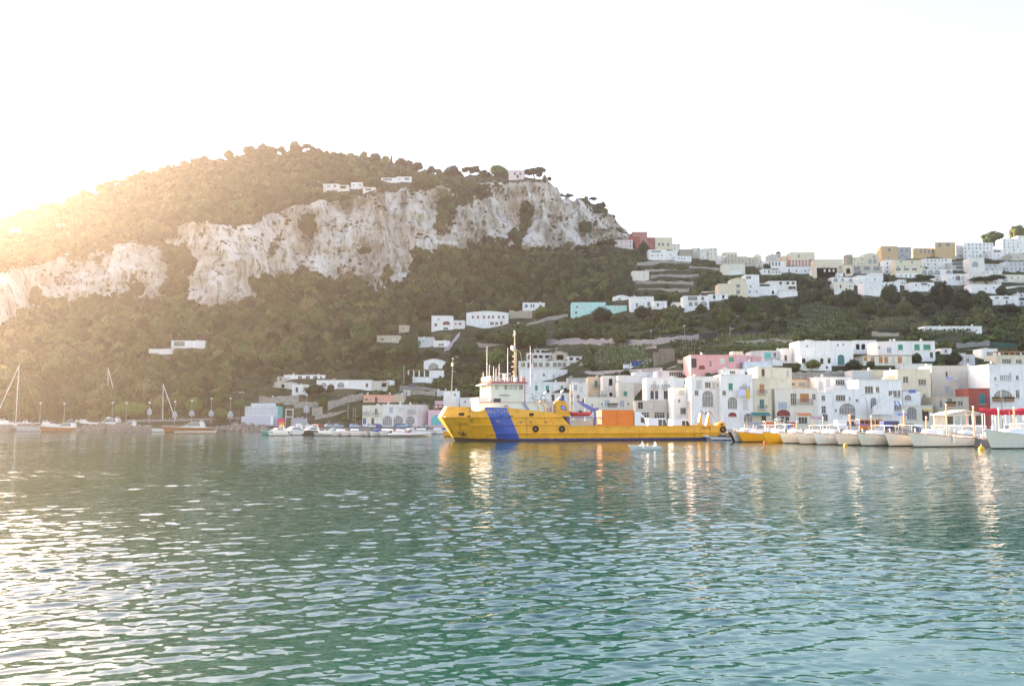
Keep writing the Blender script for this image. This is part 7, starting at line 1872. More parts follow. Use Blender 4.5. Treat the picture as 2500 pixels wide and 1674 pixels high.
for i, (x, L, lab) in enumerate(((80, 9, "white boat with tent-shaped cover behind the left mole"), (300, 12, "white boat with flat awning behind the left mole"), (560, 14, "long white boat with awning behind the left mole"), (860, 9, "small white boat behind the left mole"), (1080, 16, "white yacht with radar mast behind the rocks"), (1350, 14, "low white yacht behind the rocks"), (1560, 9, "little white cruiser behind the rocks"))):
    p = W(PX(x), PY(1050), 318)
    c_ = cruiser(lab, *bb(x, 1040), L, 3.4, math.radians((2, 178, 4, 176, 3, 178, 5)[i]), BW, fly=i in (4,))
    c_.location = (p.x, 318 + i % 3 * 3, 1.1)
def sailboat(label, u, v, mast_top_v, L, rz, d=None, boom=True):
    p = on_level(u, v) if d is None else W(u, v, d)
    t = thing('sailing_yacht', label, 'sailboat', (p.x, p.y, 0), rz)
    hb = .09 * L + .3; sheer, half = hull_parts(t, L, L * .28, hb, hb * .8, L * .08, BW, BBLUE, BW, transom=.7)
    cuddy(t, L * .3, L * .62, L * .2, sheer(.4) - .1, sheer(.4) + .5)
    H_ = W(u, mast_top_v, p.y).z; mx = L * .42
    m = MB().tube([(mx, 0, sheer(.4)), (mx + .1, 0, H_ * .6), (mx + .25, 0, H_)], [.14, .13, .09], 8).build("mast", material("alloy_mast", (.70, .66, .58), rough=.4, var=.06), t)
    for q in (.42, .62, .80): MB().tube([(mx + .12, -1.2 * (1 - q * .6), H_ * q), (mx + .12, 1.2 * (1 - q * .6), H_ * q)], .04, 5).build("spreader", MATS["alloy_mast"], m)
    if boom: MB().tube([(mx, 0, sheer(.5) + 1.2), (L * .9, 0, sheer(.5) + 1.3)], .16, 7).build("boom", CANVAS_W, t)
    MB().tube([(mx + .25, 0, H_ * .98), (-L * .05, 0, hb)], .11, 6).build("furled_jib", CANVAS_W, t)
    MB().tube([(mx + .25, 0, H_), (L, 0, sheer(1))], .02, 4).build("backstay", STEEL, t)
    for s in (-1, 1): MB().tube([(mx + .25, 0, H_ * .97), (mx + .3, s * half(.45), sheer(.45))], .02, 4).build("shroud", STEEL, t)
    return t
def mast_yacht(label, xm, ybase, ytop, L, rz):
    """place the hull so that its mast stands at the given pixel"""
    c, s = math.cos(rz), math.sin(rz); p = on_level(PX(xm), PY(ybase)); 
    q = Vector((p.x - c * L * .43, p.y - s * L * .43, 0)); u, v = project(q); return sailboat(label, u, v, PY(ytop), L, rz)
mast_yacht("tall-masted sailing yacht at the far left edge", 215, 1128, 215, 17, math.radians(4))
mast_yacht("sailing yacht with furled jib beside the large motor yacht", 2205, 1120, 480, 12, math.radians(182))
p = W(PX(1445), PY(1000), 330); mast_yacht("slim-masted sailing yacht behind the rocks", 1445, 1108, 262, 14, math.radians(178))
region('A')
for i, (x, y, L, kind, lab) in enumerate((
    (20, 1108, 8, 0, "white cabin boat at the extreme left of the moorings"), (420, 1112, 7, 1, "small white skiff left of the brown-hulled launch"), (700, 1062, 9, 0, "white cabin boat behind the brown-hulled launch"), (960, 1050, 8, 0, "white cabin boat at the start of the boulder mole"),
    (1240, 1062, 9, 0, "white cabin boat half hidden by the boulder mole"), (1640, 1060, 8, 0, "white cabin boat between mole end and flybridge yacht"), (2080, 1136, 12, 1, "low white launch in front of the flybridge yacht"), (2290, 1138, 9, 1, "orange-bottomed skiff in front of the second large yacht"))):
    (cruiser(lab, *bb(x, y), L, 2.9, math.radians((3, 177)[i % 2]), BW) if kind == 0 else skiff(lab, *bb(x, y), L, 2.2, math.radians(3), BW, BW, 1.0, boot=BBROWN))
region('B')
for i, (x, y, L, lab) in enumerate(((60, 1085, 9, "white cabin boat under the diagonal stay"), (330, 1098, 8, "white cabin boat with blue windows by the pontoon"), (560, 1090, 8, "white cabin boat left of the boulder bank"), (640, 1100, 7, "smallest white cabin boat at the boulder bank"))):
    cruiser(lab, *bb(x, y), L, 2.8, math.radians((176, 4)[i % 2]), BW)
skiff("white dinghy between teal launch and sports cruiser", *bb(1440, 1190), 4.5, 1.7, math.radians(20), BW, BW, .8)
skiff("grey dinghy left of the white day boat", *bb(2060, 1190), 4.5, 1.7, math.radians(20), BGREY, BW, .8)
region('C')
for i, (x, y, L, cov, lab) in enumerate(((300, 1338, 6, BW, "white launch with square windscreen in the marina row"), (430, 1345, 6, None, "white outboard boat behind the brown and white one"), (760, 1335, 6.5, BW, "white cabin launch before the blue cars"), (1000, 1325, 6.5, CANVAS_B, "blue-covered launch behind the inflatable"), (1130, 1318, 7, BW, "white cabin launch behind the inflatable's console"), (1300, 1316, 7, BW, "white cabin launch behind the inflatable's bow"), (1560, 1312, 6.5, BW, "white launch by the pink house"), (1680, 1316, 6.5, CANVAS_B, "blue-hooded launch left of the ship's bow"))):
    skiff(lab, *bb(x, y), L, 2.2, math.radians(62 - 3 * i), BW, (BBROWN, BW, BDARK)[i % 3], 1.35, cover=cov)
# buoys
def buoy(label, u, v, r, mat):
    p = on_level(u, v); t = thing('mooring_buoy', label, 'buoy', (p.x, p.y, 0))
    MB().sphere((0, 0, .12), r, 12, 8).build("float", mat, t, True); MB().tube([(0, 0, r * .6), (0, 0, r * 1.9)], [r * .42, r * .14], 8).build("top", mat, t); torus(MB(), (0, 0, r * 2.0), r * .16, r * .05).build("ring", STEEL, t)
BUOY = material("buoy_yellow", (.85, .42, .02), rough=.4, var=.08)
buoy("yellow cone-topped buoy before the row of boats", 2064, 1089.5, .30, BUOY)
buoy("yellow buoy beside the big flared bow", 2396, 1098, .40, BUOY)
buoy("small orange buoy under the second yellow boat", 1867, 1082, .26, material("buoy_orange", (.85, .18, .05), var=.1))
# ---------------------------------------------------------------- people
SKIN = material("skin", (.50, .30, .21), rough=.6, var=.06); HAIRD = material("dark_hair", (.04, .03, .025), rough=.7, var=.1); HAIRG = material("grey_hair", (.55, .50, .45), rough=.8, var=.1)
def cloth(name, c): return material("cloth_" + name, c, rough=.9, var=.12, scale=3)
def person(label, loc, rz, pose='stand', shirt=('white', (.78, .78, .78)), legs=('navy', (.05, .06, .10)), hair=HAIRD, scale=1.0):
    J = {'pelvis': (0, 0, .95), 'waist': (0, 0, 1.12), 'chest': (0, -.02, 1.34), 'neck': (0, -.01, 1.50), 'head': (0, -.03, 1.60), 'crown': (0, -.02, 1.74),
         'shl': (-.19, 0, 1.42), 'shr': (.19, 0, 1.42), 'ell': (-.25, .02, 1.14), 'elr': (.25, .02, 1.14), 'wrl': (-.26, -.08, .92), 'wrr': (.26, -.08, .92), 'hal': (-.26, -.12, .83), 'har': (.26, -.12, .83),
         'hpl': (-.10, 0, .90), 'hpr': (.10, 0, .90), 'knl': (-.11, -.02, .50), 'knr': (.11, -.02, .50), 'anl': (-.11, .02, .09), 'anr': (.11, .02, .09), 'tol': (-.12, -.16, .05), 'tor': (.12, -.16, .05)}
    if pose in ('row', 'sit'):
        dz = -.50
        for k in J: J[k] = (J[k][0], J[k][1], J[k][2] + dz)
        J.update(knl=(-.14, -.44, .52), knr=(.14, -.44, .52), anl=(-.14, -.62, .12), anr=(.14, -.62, .12), tol=(-.14, -.78, .10), tor=(.14, -.78, .10))
        if pose == 'row':
            J.update(chest=(0, -.14, .82), neck=(0, -.2, .97), head=(0, -.25, 1.06), crown=(0, -.25, 1.20), shl=(-.2, -.16, .9), shr=(.2, -.16, .9), ell=(-.28, -.38, .74), elr=(.28, -.38, .74), wrl=(-.2, -.62, .68), wrr=(.2, -.62, .68), hal=(-.18, -.7, .66), har=(.18, -.7, .66))
        else:
            J.update(chest=(0, .04, .84), ell=(-.26, .02, .64), elr=(.26, .02, .64), wrl=(-.2, -.22, .56), wrr=(.2, -.22, .56), hal=(-.18, -.3, .54), har=(.18, -.3, .54))
    if pose == 'walk': J.update(knl=(-.11, -.20, .52), anl=(-.11, -.14, .10), tol=(-.12, -.31, .06), knr=(.11, .06, .50), anr=(.11, .32, .14), tor=(.12, .16, .04), wrl=(-.26, .12, .96), hal=(-.26, .14, .87), wrr=(.26, -.22, .98), har=(.26, -.28, .9))
    E_ = [('pelvis', 'waist', 's'), ('waist', 'chest', 's'), ('chest', 'neck', 's'), ('neck', 'head', 'k'), ('head', 'crown', 'k'), ('chest', 'shl', 's'), ('chest', 'shr', 's'), ('shl', 'ell', 's'), ('shr', 'elr', 's'), ('ell', 'wrl', 'k'), ('elr', 'wrr', 'k'), ('wrl', 'hal', 'k'), ('wrr', 'har', 'k'),
          ('pelvis', 'hpl', 'l'), ('pelvis', 'hpr', 'l'), ('hpl', 'knl', 'l'), ('hpr', 'knr', 'l'), ('knl', 'anl', 'l'), ('knr', 'anr', 'l'), ('anl', 'tol', 'h'), ('anr', 'tor', 'h')]
    R = {'pelvis': .135, 'waist': .125, 'chest': .15, 'neck': .058, 'head': .098, 'crown': .075, 'shl': .075, 'shr': .075, 'ell': .048, 'elr': .048, 'wrl': .034, 'wrr': .034, 'hal': .038, 'har': .038, 'hpl': .10, 'hpr': .10, 'knl': .068, 'knr': .068, 'anl': .045, 'anr': .045, 'tol': .035, 'tor': .035}
    key = ('person', pose)
    if key not in _meshes:
        ks = list(J); me = bpy.data.meshes.new("body"); me.from_pydata([J[k] for k in ks], [(ks.index(a), ks.index(b)) for a, b, _ in E_], [])
        o = bpy.data.objects.new("tmp_body", me); COL.objects.link(o)
        md = o.modifiers.new("skin", 'SKIN')
        for i, k in enumerate(ks): me.skin_vertices[0].data[i].radius = (R[k], R[k]); me.skin_vertices[0].data[i].use_root = k == 'pelvis'
        ss_ = o.modifiers.new("sub", 'SUBSURF'); ss_.levels = ss_.render_levels = 2
        dg = bpy.context.evaluated_depsgraph_get(); m2 = bpy.data.meshes.new_from_object(o.evaluated_get(dg)); bpy.data.objects.remove(o)
        cat = []
        for pl in m2.polygons:
            c = pl.center; best = (9, 's')
            for a, b, kk in E_:
                A, B = Vector(J[a]), Vector(J[b]); ab = B - A; q = max(0, min(1, (c - A).dot(ab) / ab.length_squared)); dd = (c - A - ab * q).length / ((R[a] + R[b]) / 2)
                if dd < best[0]: best = (dd, kk)
            cat.append({'s': 0, 'l': 1, 'k': 2, 'h': 3}[best[1]])
        m2.polygons.foreach_set("material_index", cat); m2.polygons.foreach_set("use_smooth", [True] * len(cat)); m2.update(); _meshes[key] = (m2, J)
    base, J = _meshes[key]; me = base.copy(); me.materials.clear()
    for m in (cloth(*shirt), cloth(*legs), SKIN, BDARK): me.materials.append(m)
    t = thing('person', label, 'person', loc, rz); t.scale = (scale,) * 3
    body = link("body", me, t)
    h = Vector(J['head']); b = MB(); b.sphere((h.x, h.y + .03, h.z + .085), .118, 12, 8, sc=(.92, 1.0, .82)); b.build("hair", hair, t, True)
    f = MB(); f.prism([(h.x - .018, h.y - .10, h.z - .01), (h.x + .018, h.y - .10, h.z - .01), (h.x, h.y - .095, h.z + .045)], (0, -.03, 0)); f.build("nose", SKIN, t)
    for s in (-1, 1): MB().sphere((h.x + s * .035, h.y - .088, h.z + .04), .012, 6, 4).build("eye", BDARK, t); MB().sphere((h.x + s * .098, h.y + .01, h.z + .02), .026, 6, 4, sc=(.4, .8, 1.2)).build("ear", SKIN, t)
    MB().box((h.x, h.y - .092, h.z - .045), (.045, .012, .01)).build("mouth", REDR, t)
    for sd in 'lr':
        w, hh = Vector(J['wr' + sd]), Vector(J['ha' + sd]); dv = (hh - w).normalized(); side = Vector((1, 0, 0)); b = MB()
        for k in range(4):
            st0 = hh + side * (k - 1.5) * .02; b.tube([st0, st0 + dv * .05, st0 + dv * .075 + Vector((0, -.02, -.015))], [.012, .011, .008], 5)
        th_ = w + (hh - w) * .4 + side * (.035 if sd == 'l' else -.035); b.tube([th_, th_ + dv * .03 + side * (.025 if sd == 'l' else -.025), th_ + dv * .07], [.014, .012, .009], 5); b.build("fingers", SKIN, t)
    return t
# rowing boat with two people
rzr = math.radians(6)
rowb = skiff("white rowing boat with pale blue side and two people", 1541, 1098.6, 3.9, 1.5, rzr, material("rowboat_white", (.80, .79, .78), rough=.4, var=.05, streak=.1), BW, .62, outboard=False, boot=material("rowboat_blue", (.55, .62, .66), var=.1), name='rowing_boat')
rm = Matrix.Translation(rowb.location) @ Matrix.Rotation(rzr, 4, 'Z')
person("rower in white shirt bending over the oars", rm @ Vector((1.75, 0, -.02)), rzr - math.pi / 2, 'row', hair=HAIRG, legs=('sand', (.45, .40, .32)))
person("passenger in white shirt sitting at the rowing boat's stern", rm @ Vector((3.25, 0, -.02)), rzr - math.pi / 2 + .3, 'sit', legs=('grey', (.2, .2, .22)))
for s in (-1, 1):
    b = MB(); b.tube([(1.05, s * .1, .66), (1.2, s * .75, .60), (1.55, s * 1.95, .12)], .03, 6); b.add([(1.5, s * 1.85, .20), (1.62, s * 1.85, .14), (1.75, s * 2.35, -.05), (1.62, s * 2.35, .0)], [(0, 1, 2, 3), (3, 2, 1, 0)]); b.build("oar", TEAK, rowb)
# ---------------------------------------------------------------- things on the quays and in the streets
LAMPW = material("lamp_globe", (.82, .80, .76), rough=.3, var=.03); POST = material("lamp_post", (.36, .36, .36), rough=.5, metal=.2, var=.1); LATT = material("lattice_grey", (.38, .39, .41), rough=.7, var=.2, scale=3)
def lamp(label, x, ytop, ybase, d, deco=None, arm=False):
    u = PX(x); b_ = W(u, PY(ybase), d); t_ = W(u, PY(ytop), d); h = t_.z - b_.z
    o = thing('street_lamp', label, 'lamp', b_)
    if arm:
        MB().tube([(0, 0, -.5), (0, 0, h * .8), (-.3, 0, h * .95), (-1.0, 0, h), (-1.6, 0, h * .985)], [.12, .09, .06, .05, .05], 6).build("post", POST, o, True); MB().box((-1.9, 0, h * .98), (.7, .25, .12)).build("lamp_head", LAMPW, o)
    else:
        MB().tube([(0, 0, -.5), (0, 0, h)], [.10, .06], 6).build("post", POST, o); MB().sphere((0, 0, h + .25), .34, 10, 7, sc=(1.2, 1.2, .8)).build("lamp_head", LAMPW, o, True)
    if deco:
        y0, y1, wpx = deco; s = _r[2] / F * d; zc = W(u, PY((y0 + y1) / 2), d).z - b_.z; hh = (y1 - y0) * s; w = wpx * s / 2
        prof = [(0, hh * .5), (w * .55, hh * .32), (w * .95, hh * .02), (w, -hh * .25), (w * .75, -hh * .5)]
        n = 10; f = MB()
        f.loft([[(r * math.cos(2 * math.pi * k / n), r * math.sin(2 * math.pi * k / n), zc + z) for k in range(n)] for r, z in prof], closed=True, caps=(False, True)); de = f.build("ornament_body", LATT, o)
        for k in range(n):
            a = 2 * math.pi * k / n; MB().tube([(r * 1.03 * math.cos(a), r * 1.03 * math.sin(a), zc + z) for r, z in prof], .035, 4).build("ornament_rib", STEEL, de)
    return o
region('B')
lamp("lamp post with grey teardrop ornament by the brown-hulled cruiser", 145, 735, 1010, 316, (855, 945, 66)); lamp("lamp post with ornament in front of the light green tree", 375, 722, 1005, 316, (838, 920, 72))
lamp("lamp post with ornament near the leafy shrub", 642, 692, 1000, 316, (838, 925, 68)); lamp("lamp post with ornament left of the tall palm", 903, 690, 990, 316, (850, 945, 78))
lamp("lamp post behind the scaffolded block", 1482, 662, 860, 350); lamp("lamp post with ornament right of the steel gantry", 1940, 650, 985, 316, (775, 880, 78))
region('A')
lamp("hazy lamp post behind the left mole boats", 868, 765, 1010, 318); lamp("hazy lamp post right of the slim mast", 1715, 755, 1010, 318); lamp("hazy lamp post with ornament by the flybridge yacht", 2030, 750, 1000, 318, (810, 905, 62))
lamp("thin hazy lamp post left of the slim mast", 1525, 750, 1010, 318); lamp("thin hazy lamp post near the tall-masted yacht", 540, 755, 1010, 318)
region('F')
lamp("curved street lamp beside the beige house", 748, 775, 1290, 232, arm=True)
region('G')
lamp("street lamp with festoon in front of the greige house", 972, 780, 1240, 222, arm=True); lamp("street lamp before the wide arched window", 1762, 700, 1240, 225, arm=True); lamp("street lamp by the white arched house", 92, 830, 1240, 222, arm=True)
region('N')
lamp("street lamp above the long red-window house", 1130, 165, 240, float(land_d(PX(1130), PY(240))), arm=True)
region('K')
lamp("blue-grey lamp post over the netting fence", 992, 1195, 1335, float(land_d(PX(992), PY(1335)))); lamp("lamp post standing in the road hedge", 625, 1250, 1340, float(land_d(PX(625), PY(1340))))
# timber poles
def pole(label, x, ytop, ybase, d, r=.12):
    b_ = W(PX(x), PY(ybase), d); h = W(PX(x), PY(ytop), d).z - b_.z; o = thing('utility_pole', label, 'pole', b_)
    MB().tube([(0, 0, -.6), (0, 0, h)], [r, r * .8], 6).build("post", material("timber_pole", (.42, .34, .24), var=.2), o); MB().box((0, 0, h * .96), (.9, .1, .1)).build("crossarm", MATS["timber_pole"], o)
region('C')
pole("tall wooden pole behind the marina row", 310, 690, 1050, 322); pole("short blue banner pole by the cream quayside house", 390, 915, 1090, 320); pole("short pale pole beside the banner pole", 422, 920, 1090, 320); pole("white pillar pole by the dark tree", 1165, 265, 520, float(land_d(PX(1165), PY(520))), .25)
region('K')
pole("wooden pole in the right grove", 1890 - 400, 1195, 1330, float(land_d(PX(1490), PY(1330))))
region('M')
pole("wooden pole in the dark grove at right", 1378, 1095, 1230, float(land_d(PX(1378), PY(1230)))); pole("pale post below the crest house", -560, 745, 830, float(land_d(PX(-560), PY(830))))
# scaffolded block with netting, trailer and truck on the marina quay
region('B')
d0 = 316.0; s0 = _r[2] / F * d0
NETW = material("white_netting", (.66, .69, .70), rough=.8, var=.16, scale=.8, streak=.2)
o = W(PX(1095), PY(1060), d0); sc_ = thing('scaffolded_block', "stepped block wrapped in white netting with scaffold grid", 'scaffold', o)
MB().box((225 * s0, 3.5, 135 * s0), (446 * s0, 6, 272 * s0)).box((215 * s0, 3.8, 291 * s0), (285 * s0, 5, 42 * s0)).build("netting", NETW, sc_)
for i in range(13): MB().tube([(i * 37.3 * s0, .35, -.3), (i * 37.3 * s0, .35, (270 if 2 > i or i > 9 else 308) * s0)], .05, 5).build("scaffold_tube", STEEL, sc_)
for z in (60, 120, 180, 235, 268): MB().tube([(-.2, .32, z * s0), (448 * s0, .32, z * s0)], .05, 5).build("scaffold_rail", STEEL, sc_)
MB().box((448 * s0, 3.4, 135 * s0), (.2, 6.1, 270 * s0)).build("teal_edge", SHUT['t'], sc_)
tq = W(PX(1050), PY(1085), 311.5); tl = thing('box_trailer', "long pale grey box trailer parked on the boulder quay", 'trailer', (tq.x, tq.y, 1.16), math.radians(1))
MB().box((208 * s0, 1.2, 2.55), (412 * s0, 2.5, 2.9)).build("trailer_box", material("trailer_grey", (.52, .53, .57), rough=.5, var=.06), tl); MB().box((410 * s0, -.08, 2.55), (.9, .06, 2.8)).build("white_panel", TW, tl)
MB().box((255 * s0, 1.2, .95), (510 * s0, 2.3, .35)).build("skirt", material("trailer_skirt", (.42, .44, .56), var=.1), tl)
for x in (60, 95, 270, 300): wheel(tl, x * s0, .1, .5, .5); wheel(tl, x * s0, 2.2, .5, .5)
for (x, y, w, h, lab, c) in ((1596, 1050, 95, 115, "tall pink and red banner stand by the trailer", (.75, .06, .18)), (1608, 1052, 70, 62, "orange banner panel in front of the pink one", (.85, .30, .03))):
    q = W(PX(x), PY(y), 313 if h > 100 else 311.6); t = thing('banner_stand', lab, 'banner', (q.x, q.y, 1.16)); MB().box((0, 0, h * s0 / 2 + .3), (w * s0, .08, h * s0)).build("panel", material("banner_%d" % x, c, var=.1), t)
    for sx in (-.45, .45): MB().tube([(sx * w * s0, .08, -.1), (sx * w * s0, .08, h * s0 + .4)], .05, 5).build("leg", STEEL, t)
q = W(PX(1660), PY(960), 314); t = thing('steel_gantry', "pale steel gantry frame behind the banners", 'gantry', (q.x, q.y, 1.16))
for sx in (0, 95 * s0): MB().tube([(sx, 0, -.1), (sx, 0, 6.4)], .12, 6).build("leg", TW, t)
for z in (3.8, 6.4): MB().box((47 * s0, 0, z), (100 * s0, .25, .25)).build("beam", TW, t)
t = van("white lorry with grey box right of the gantry", (0, 0, 0), 0, 7.2, 2.9, TW, 'lorry', 'truck'); q = W(PX(1742), PY(1060), 312); t.location = (q.x, q.y, 1.16)
MB().box((2.6, 0, 2.05), (5.0, 2.2, 2.6)).build("cargo_box", material("lorry_grey", (.40, .40, .43), var=.1), t)
# cars along the marina and the street
CARCOL = {'white': TW, 'blue': material("car_blue", (.05, .12, .36), rough=.25, var=.05), 'pale blue': material("car_pale_blue", (.38, .52, .70), rough=.25, var=.05), 'red': material("car_red", (.55, .06, .04), rough=.25, var=.05), 'silver': material("car_silver", (.50, .52, .55), rough=.25, var=.05), 'black': material("car_black", (.03, .03, .035), rough=.25, var=.05), 'navy': material("car_navy", (.04, .06, .18), rough=.25, var=.05)}
def car(label, u, d, col, rz=0.0, z=1.16, L=4.1, boxy=False, Hh=1.45):
    p = W(u, 1040, d); return van(label, (p.x, p.y, z), rz, L, Hh, CARCOL[col], 'parked_car', 'car', boxy=boxy, W2=1.7)
for i, (x, col, lab) in enumerate(((2030, 'red', "red car right of the grey lorry"), (2180, 'white', "white car under the tent roof"), (2290, 'pale blue', "pale blue car at the marina edge"))): car(lab, PX(x), 314, col, .1 * i)
region('C')
for i, (x, col, lab) in enumerate(((60, 'pale blue', "pale blue car behind the sports boat"), (160, 'silver', "silver car behind the marina row"), (330, 'pale blue', "second pale blue car behind the marina row"), (560, 'white', "white car below the cream quayside house"), (830, 'blue', "blue car in front of the arches"), (1010, 'blue', "second blue car in front of the arches"), (1090, 'navy', "navy car before the right-hand arch"), (1240, 'pale blue', "light car before the pale pink house"), (1400, 'silver', "silver car near the pink alley"))):
    car(lab, PX(x), 313 - i % 2, col, (.05, math.pi, .1)[i % 3])
p = W(PX(1245), PY(600), float(land_d(PX(1245), PY(600))) - 1.4); t = car("blue car on the ramp above the coral house", 0, 320, 'navy'); t.location = p
region('E')
p = ground(PX(622), PY(560)); t = car("white estate car on the lane above the cream house", 0, 300, 'white', 0, L=5.0, Hh=1.9, boxy=True); t.location = p + Vector((0, -3.5, .6))
p = ground(PX(715), PY(548)); t = van("blue-covered pick-up on the lane above the cream house", (0, 0, 0), 0, 6.5, 2.2, TW, 'pickup_truck', 'truck'); t.location = p + Vector((0, -3.5, .6)); MB().box((2.2, 0, 1.75), (4.2, 2.0, 1.7)).build("blue_cover", CANVAS_B, t)
ln = MB(); pp = [ground(PX(x), PY(y)) + Vector((0, -4, .45)) for x, y in ((180, 590), (480, 570), (760, 556), (1100, 540))]
ln.loft([[p + Vector((0, -2, .1)), p + Vector((0, 5, .1))] for p in pp]); ln.loft([[p + Vector((0, -2, .1)), p + Vector((0, -2, -6))] for p in pp]); ln.build("lane", STONE_G, None, label="narrow lane above the cream house", kind='structure')
# right-hand street: bus, vans, scooters, awnings, pavilion
def Q(x, y, reg, d): region(reg); return W(PX(x), PY(y), d)
def zf(z): return 1.3
bo = thing('small_bus', "orange and cream small bus on the waterfront street", 'bus', (0, 0, 0)); p = W(2094, 1040, 205); bo.location = (p.x, p.y, 1.31); bo.rotation_euler = (0, 0, .12)
OR2 = material("bus_orange", (.80, .22, .03), rough=.4, var=.06)
bd = MB().box((2.8, 0, 1.05), (5.6, 2.0, 1.3)).box((2.8, 0, 2.72), (5.6, 2.0, .14)).build("body", OR2, bo)
for i in range(6): MB().box((.06 + i * 1.1, -.96, 2.18), (.10, .08, 1.0)).build("pillar", OR2, bd); MB().box((.06 + i * 1.1, .96, 2.18), (.10, .08, 1.0)).build("pillar", OR2, bd)
for i in range(5): MB().box((.61 + i * 1.1, -.95, 2.15), (.98, .03, .9)).build("pane", GLASS, bd)
MB().box((5.63, 0, 2.1), (.05, 1.7, .9)).build("windscreen", GLASS, bd); MB().box((5.65, 0, .62), (.1, 2.0, .25)).build("bumper", DKGREY, bd)
for x in (1.0, 4.5):
    for y_ in (-.9, .9): wheel(bo, x, y_, .4, .4)
p = W(2152, 1040, 200); van("navy delivery van right of the orange bus", (p.x, p.y, 1.31), .1, 5.0, 2.4, CARCOL['navy'])
p = W(2040, 1040, 208); van("white delivery van left of the orange bus", (p.x, p.y, 1.31), .05, 5.6, 2.6, TW)
car("black jeep with open top near the arched door", 2200, 195, 'black', .3, 1.31, 3.8, True, 1.8)
car("dark car parked below the yellow awning door", 2270, 196, 'navy', -.2, 1.31)
car("blue car behind the ship's stern", 1845, 222, 'blue', .4, 1.31); car("silver car beside the beige house", 1985, 220, 'silver', .1, 1.31); car("white car under the long terrace planters", 1600, 262, 'white', .1, 1.31); car("pale blue car by the stern posts", 1690, 255, 'pale blue', 0, 1.31)
def scooter(label, u, d, rz, col):
    p = W(u, 1040, d); t = thing('scooter', label, 'scooter', (p.x, p.y, 1.31), rz)
    for x in (0, 1.2): torus(MB(), (x, 0, .24), .18, .07).build("wheel", BLACK, t)
    MB().prism([(-.2, -.14, .35), (.6, -.14, .3), (.55, -.14, .7), (-.3, -.14, .75)], (0, .28, 0)).prism([(1.0, -.18, .3), (1.2, -.18, .35), (1.0, -.18, 1.0), (.9, -.18, 1.0)], (0, .36, 0)).build("body", col, t)
    MB().box((.1, 0, .82), (.7, .28, .1)).build("seat", BLACK, t); MB().tube([(1.0, -.32, 1.05), (.95, 0, 1.08), (1.0, .32, 1.05)], .03, 5).build("handlebar", STEEL, t); MB().box((.55, 0, .3), (.6, .26, .06)).build("footboard", DKGREY, t)
for i, (u, lab) in enumerate(((2182, "black scooter beside the open jeep"), (2246, "blue scooter near the yellow awning door"), (2300, "dark scooter under the beige round-cornered house"))): scooter(lab, u, 190 + i * 2, .5 + i * .9, (CARCOL['black'], CARCOL['blue'], CARCOL['navy'])[i])
# pavilion (white timber kiosk) on the pier
region('G')
dp = 168.0; sp = _r[2] / F * dp; q = W(PX(1072), PY(1190), dp)
pv = thing('pavilion', "white timber pavilion with low gabled roof on the pier", 'pavilion', (q.x, q.y, 1.3), 0.0)
Wd = 430 * sp; zt = W(PX(1280), PY(1075), dp).z - 1.3; zr = W(PX(1280), PY(1022), dp).z - 1.3
for i in range(6):
    for y_ in (0, 5): MB().box((Wd * i / 5, y_, zt / 2), (.2, .2, zt)).build("post", SWHITE, pv)
for i in range(5): MB().box((Wd * (i + .5) / 5, 0, zt * .24), (Wd / 5 - .2, .1, zt * .48)).build("panel", SWHITE, pv); MB().box((Wd * (i + .5) / 5, .05, zt * .72), (Wd / 5 - .22, .03, zt * .42)).build("pane", GL2 if i in (1, 2) else GLASS, pv)
MB().box((Wd / 2, 5, zt / 2), (Wd, .1, zt)).build("rear_wall", SWHITE, pv)
rf2 = MB(); rf2.prism([(-.5, -.6, zt), (Wd / 2, -.6, zr), (Wd + .5, -.6, zt), (Wd + .5, -.6, zt + .14), (Wd / 2, -.6, zr + .16), (-.5, -.6, zt + .14)], (0, 6.2, 0)); rf2.build("roof", SWHITE, pv); MB().box((Wd / 2, -.1, (zt + zr) / 2), (.16, .16, zr - zt)).build("king_post", SWHITE, pv); MB().box((Wd / 2, -.05, zt + .02), (Wd, .18, .16)).build("tie_beam", SWHITE, pv)
# red awning
region('G')
da = 160.0; q = W(PX(1490), PY(1190), da); ra = thing('awning', "long red fabric awning on posts at the right edge", 'awning', (q.x, q.y, 1.3), 0.0)
sa = _r[2] / F * da; zA = W(PX(1700), PY(1050), da).z - 1.3; La = 640 * sa; REDA = material("awning_red", (.55, .015, .03), rough=.8, var=.1)
rings = []
for i in range(25):
    x = La * i / 24; w_ = .08 * math.sin(i * 1.05) + .12 * math.sin(i * .35); rings.append([(x, -1.6, zA - .35 + .08 * math.sin(i * 2.2)), (x, -1.5, zA - .02 + w_ * .3), (x, .6, zA + .75 + w_), (x, 3, zA + .5)])
MB().loft(rings).loft([[(p[0], p[1], p[2] - .03) for p in r] for r in rings]).build("canopy", REDA, ra, True)
for i in range(6):
    for y_ in (-1.4, 2.9): MB().tube([(La * i / 5, y_, -.1), (La * i / 5, y_, zA - .1)], .06, 6).build("post", SWHITE, ra)
MB().box((La / 2, -1.2, .55), (La, .08, 1.0)).build("parapet", SWHITE, ra)
q = W(2483, 1040, 162); um = thing('parasol', "blue parasol beneath the red awning", 'parasol', (q.x, q.y - 4, 1.3)); MB().tube([(0, 0, 0), (0, 0, 2.3)], .04, 6).build("pole", STEEL, um)
MB().loft([[(r * math.cos(k * math.pi / 4), r * math.sin(k * math.pi / 4), z) for k in range(8)] for r, z in ((.05, 2.45), (.7, 2.2), (1.2, 1.85))], closed=True).build("canopy", material("parasol_blue", (.04, .10, .55), var=.1), um)
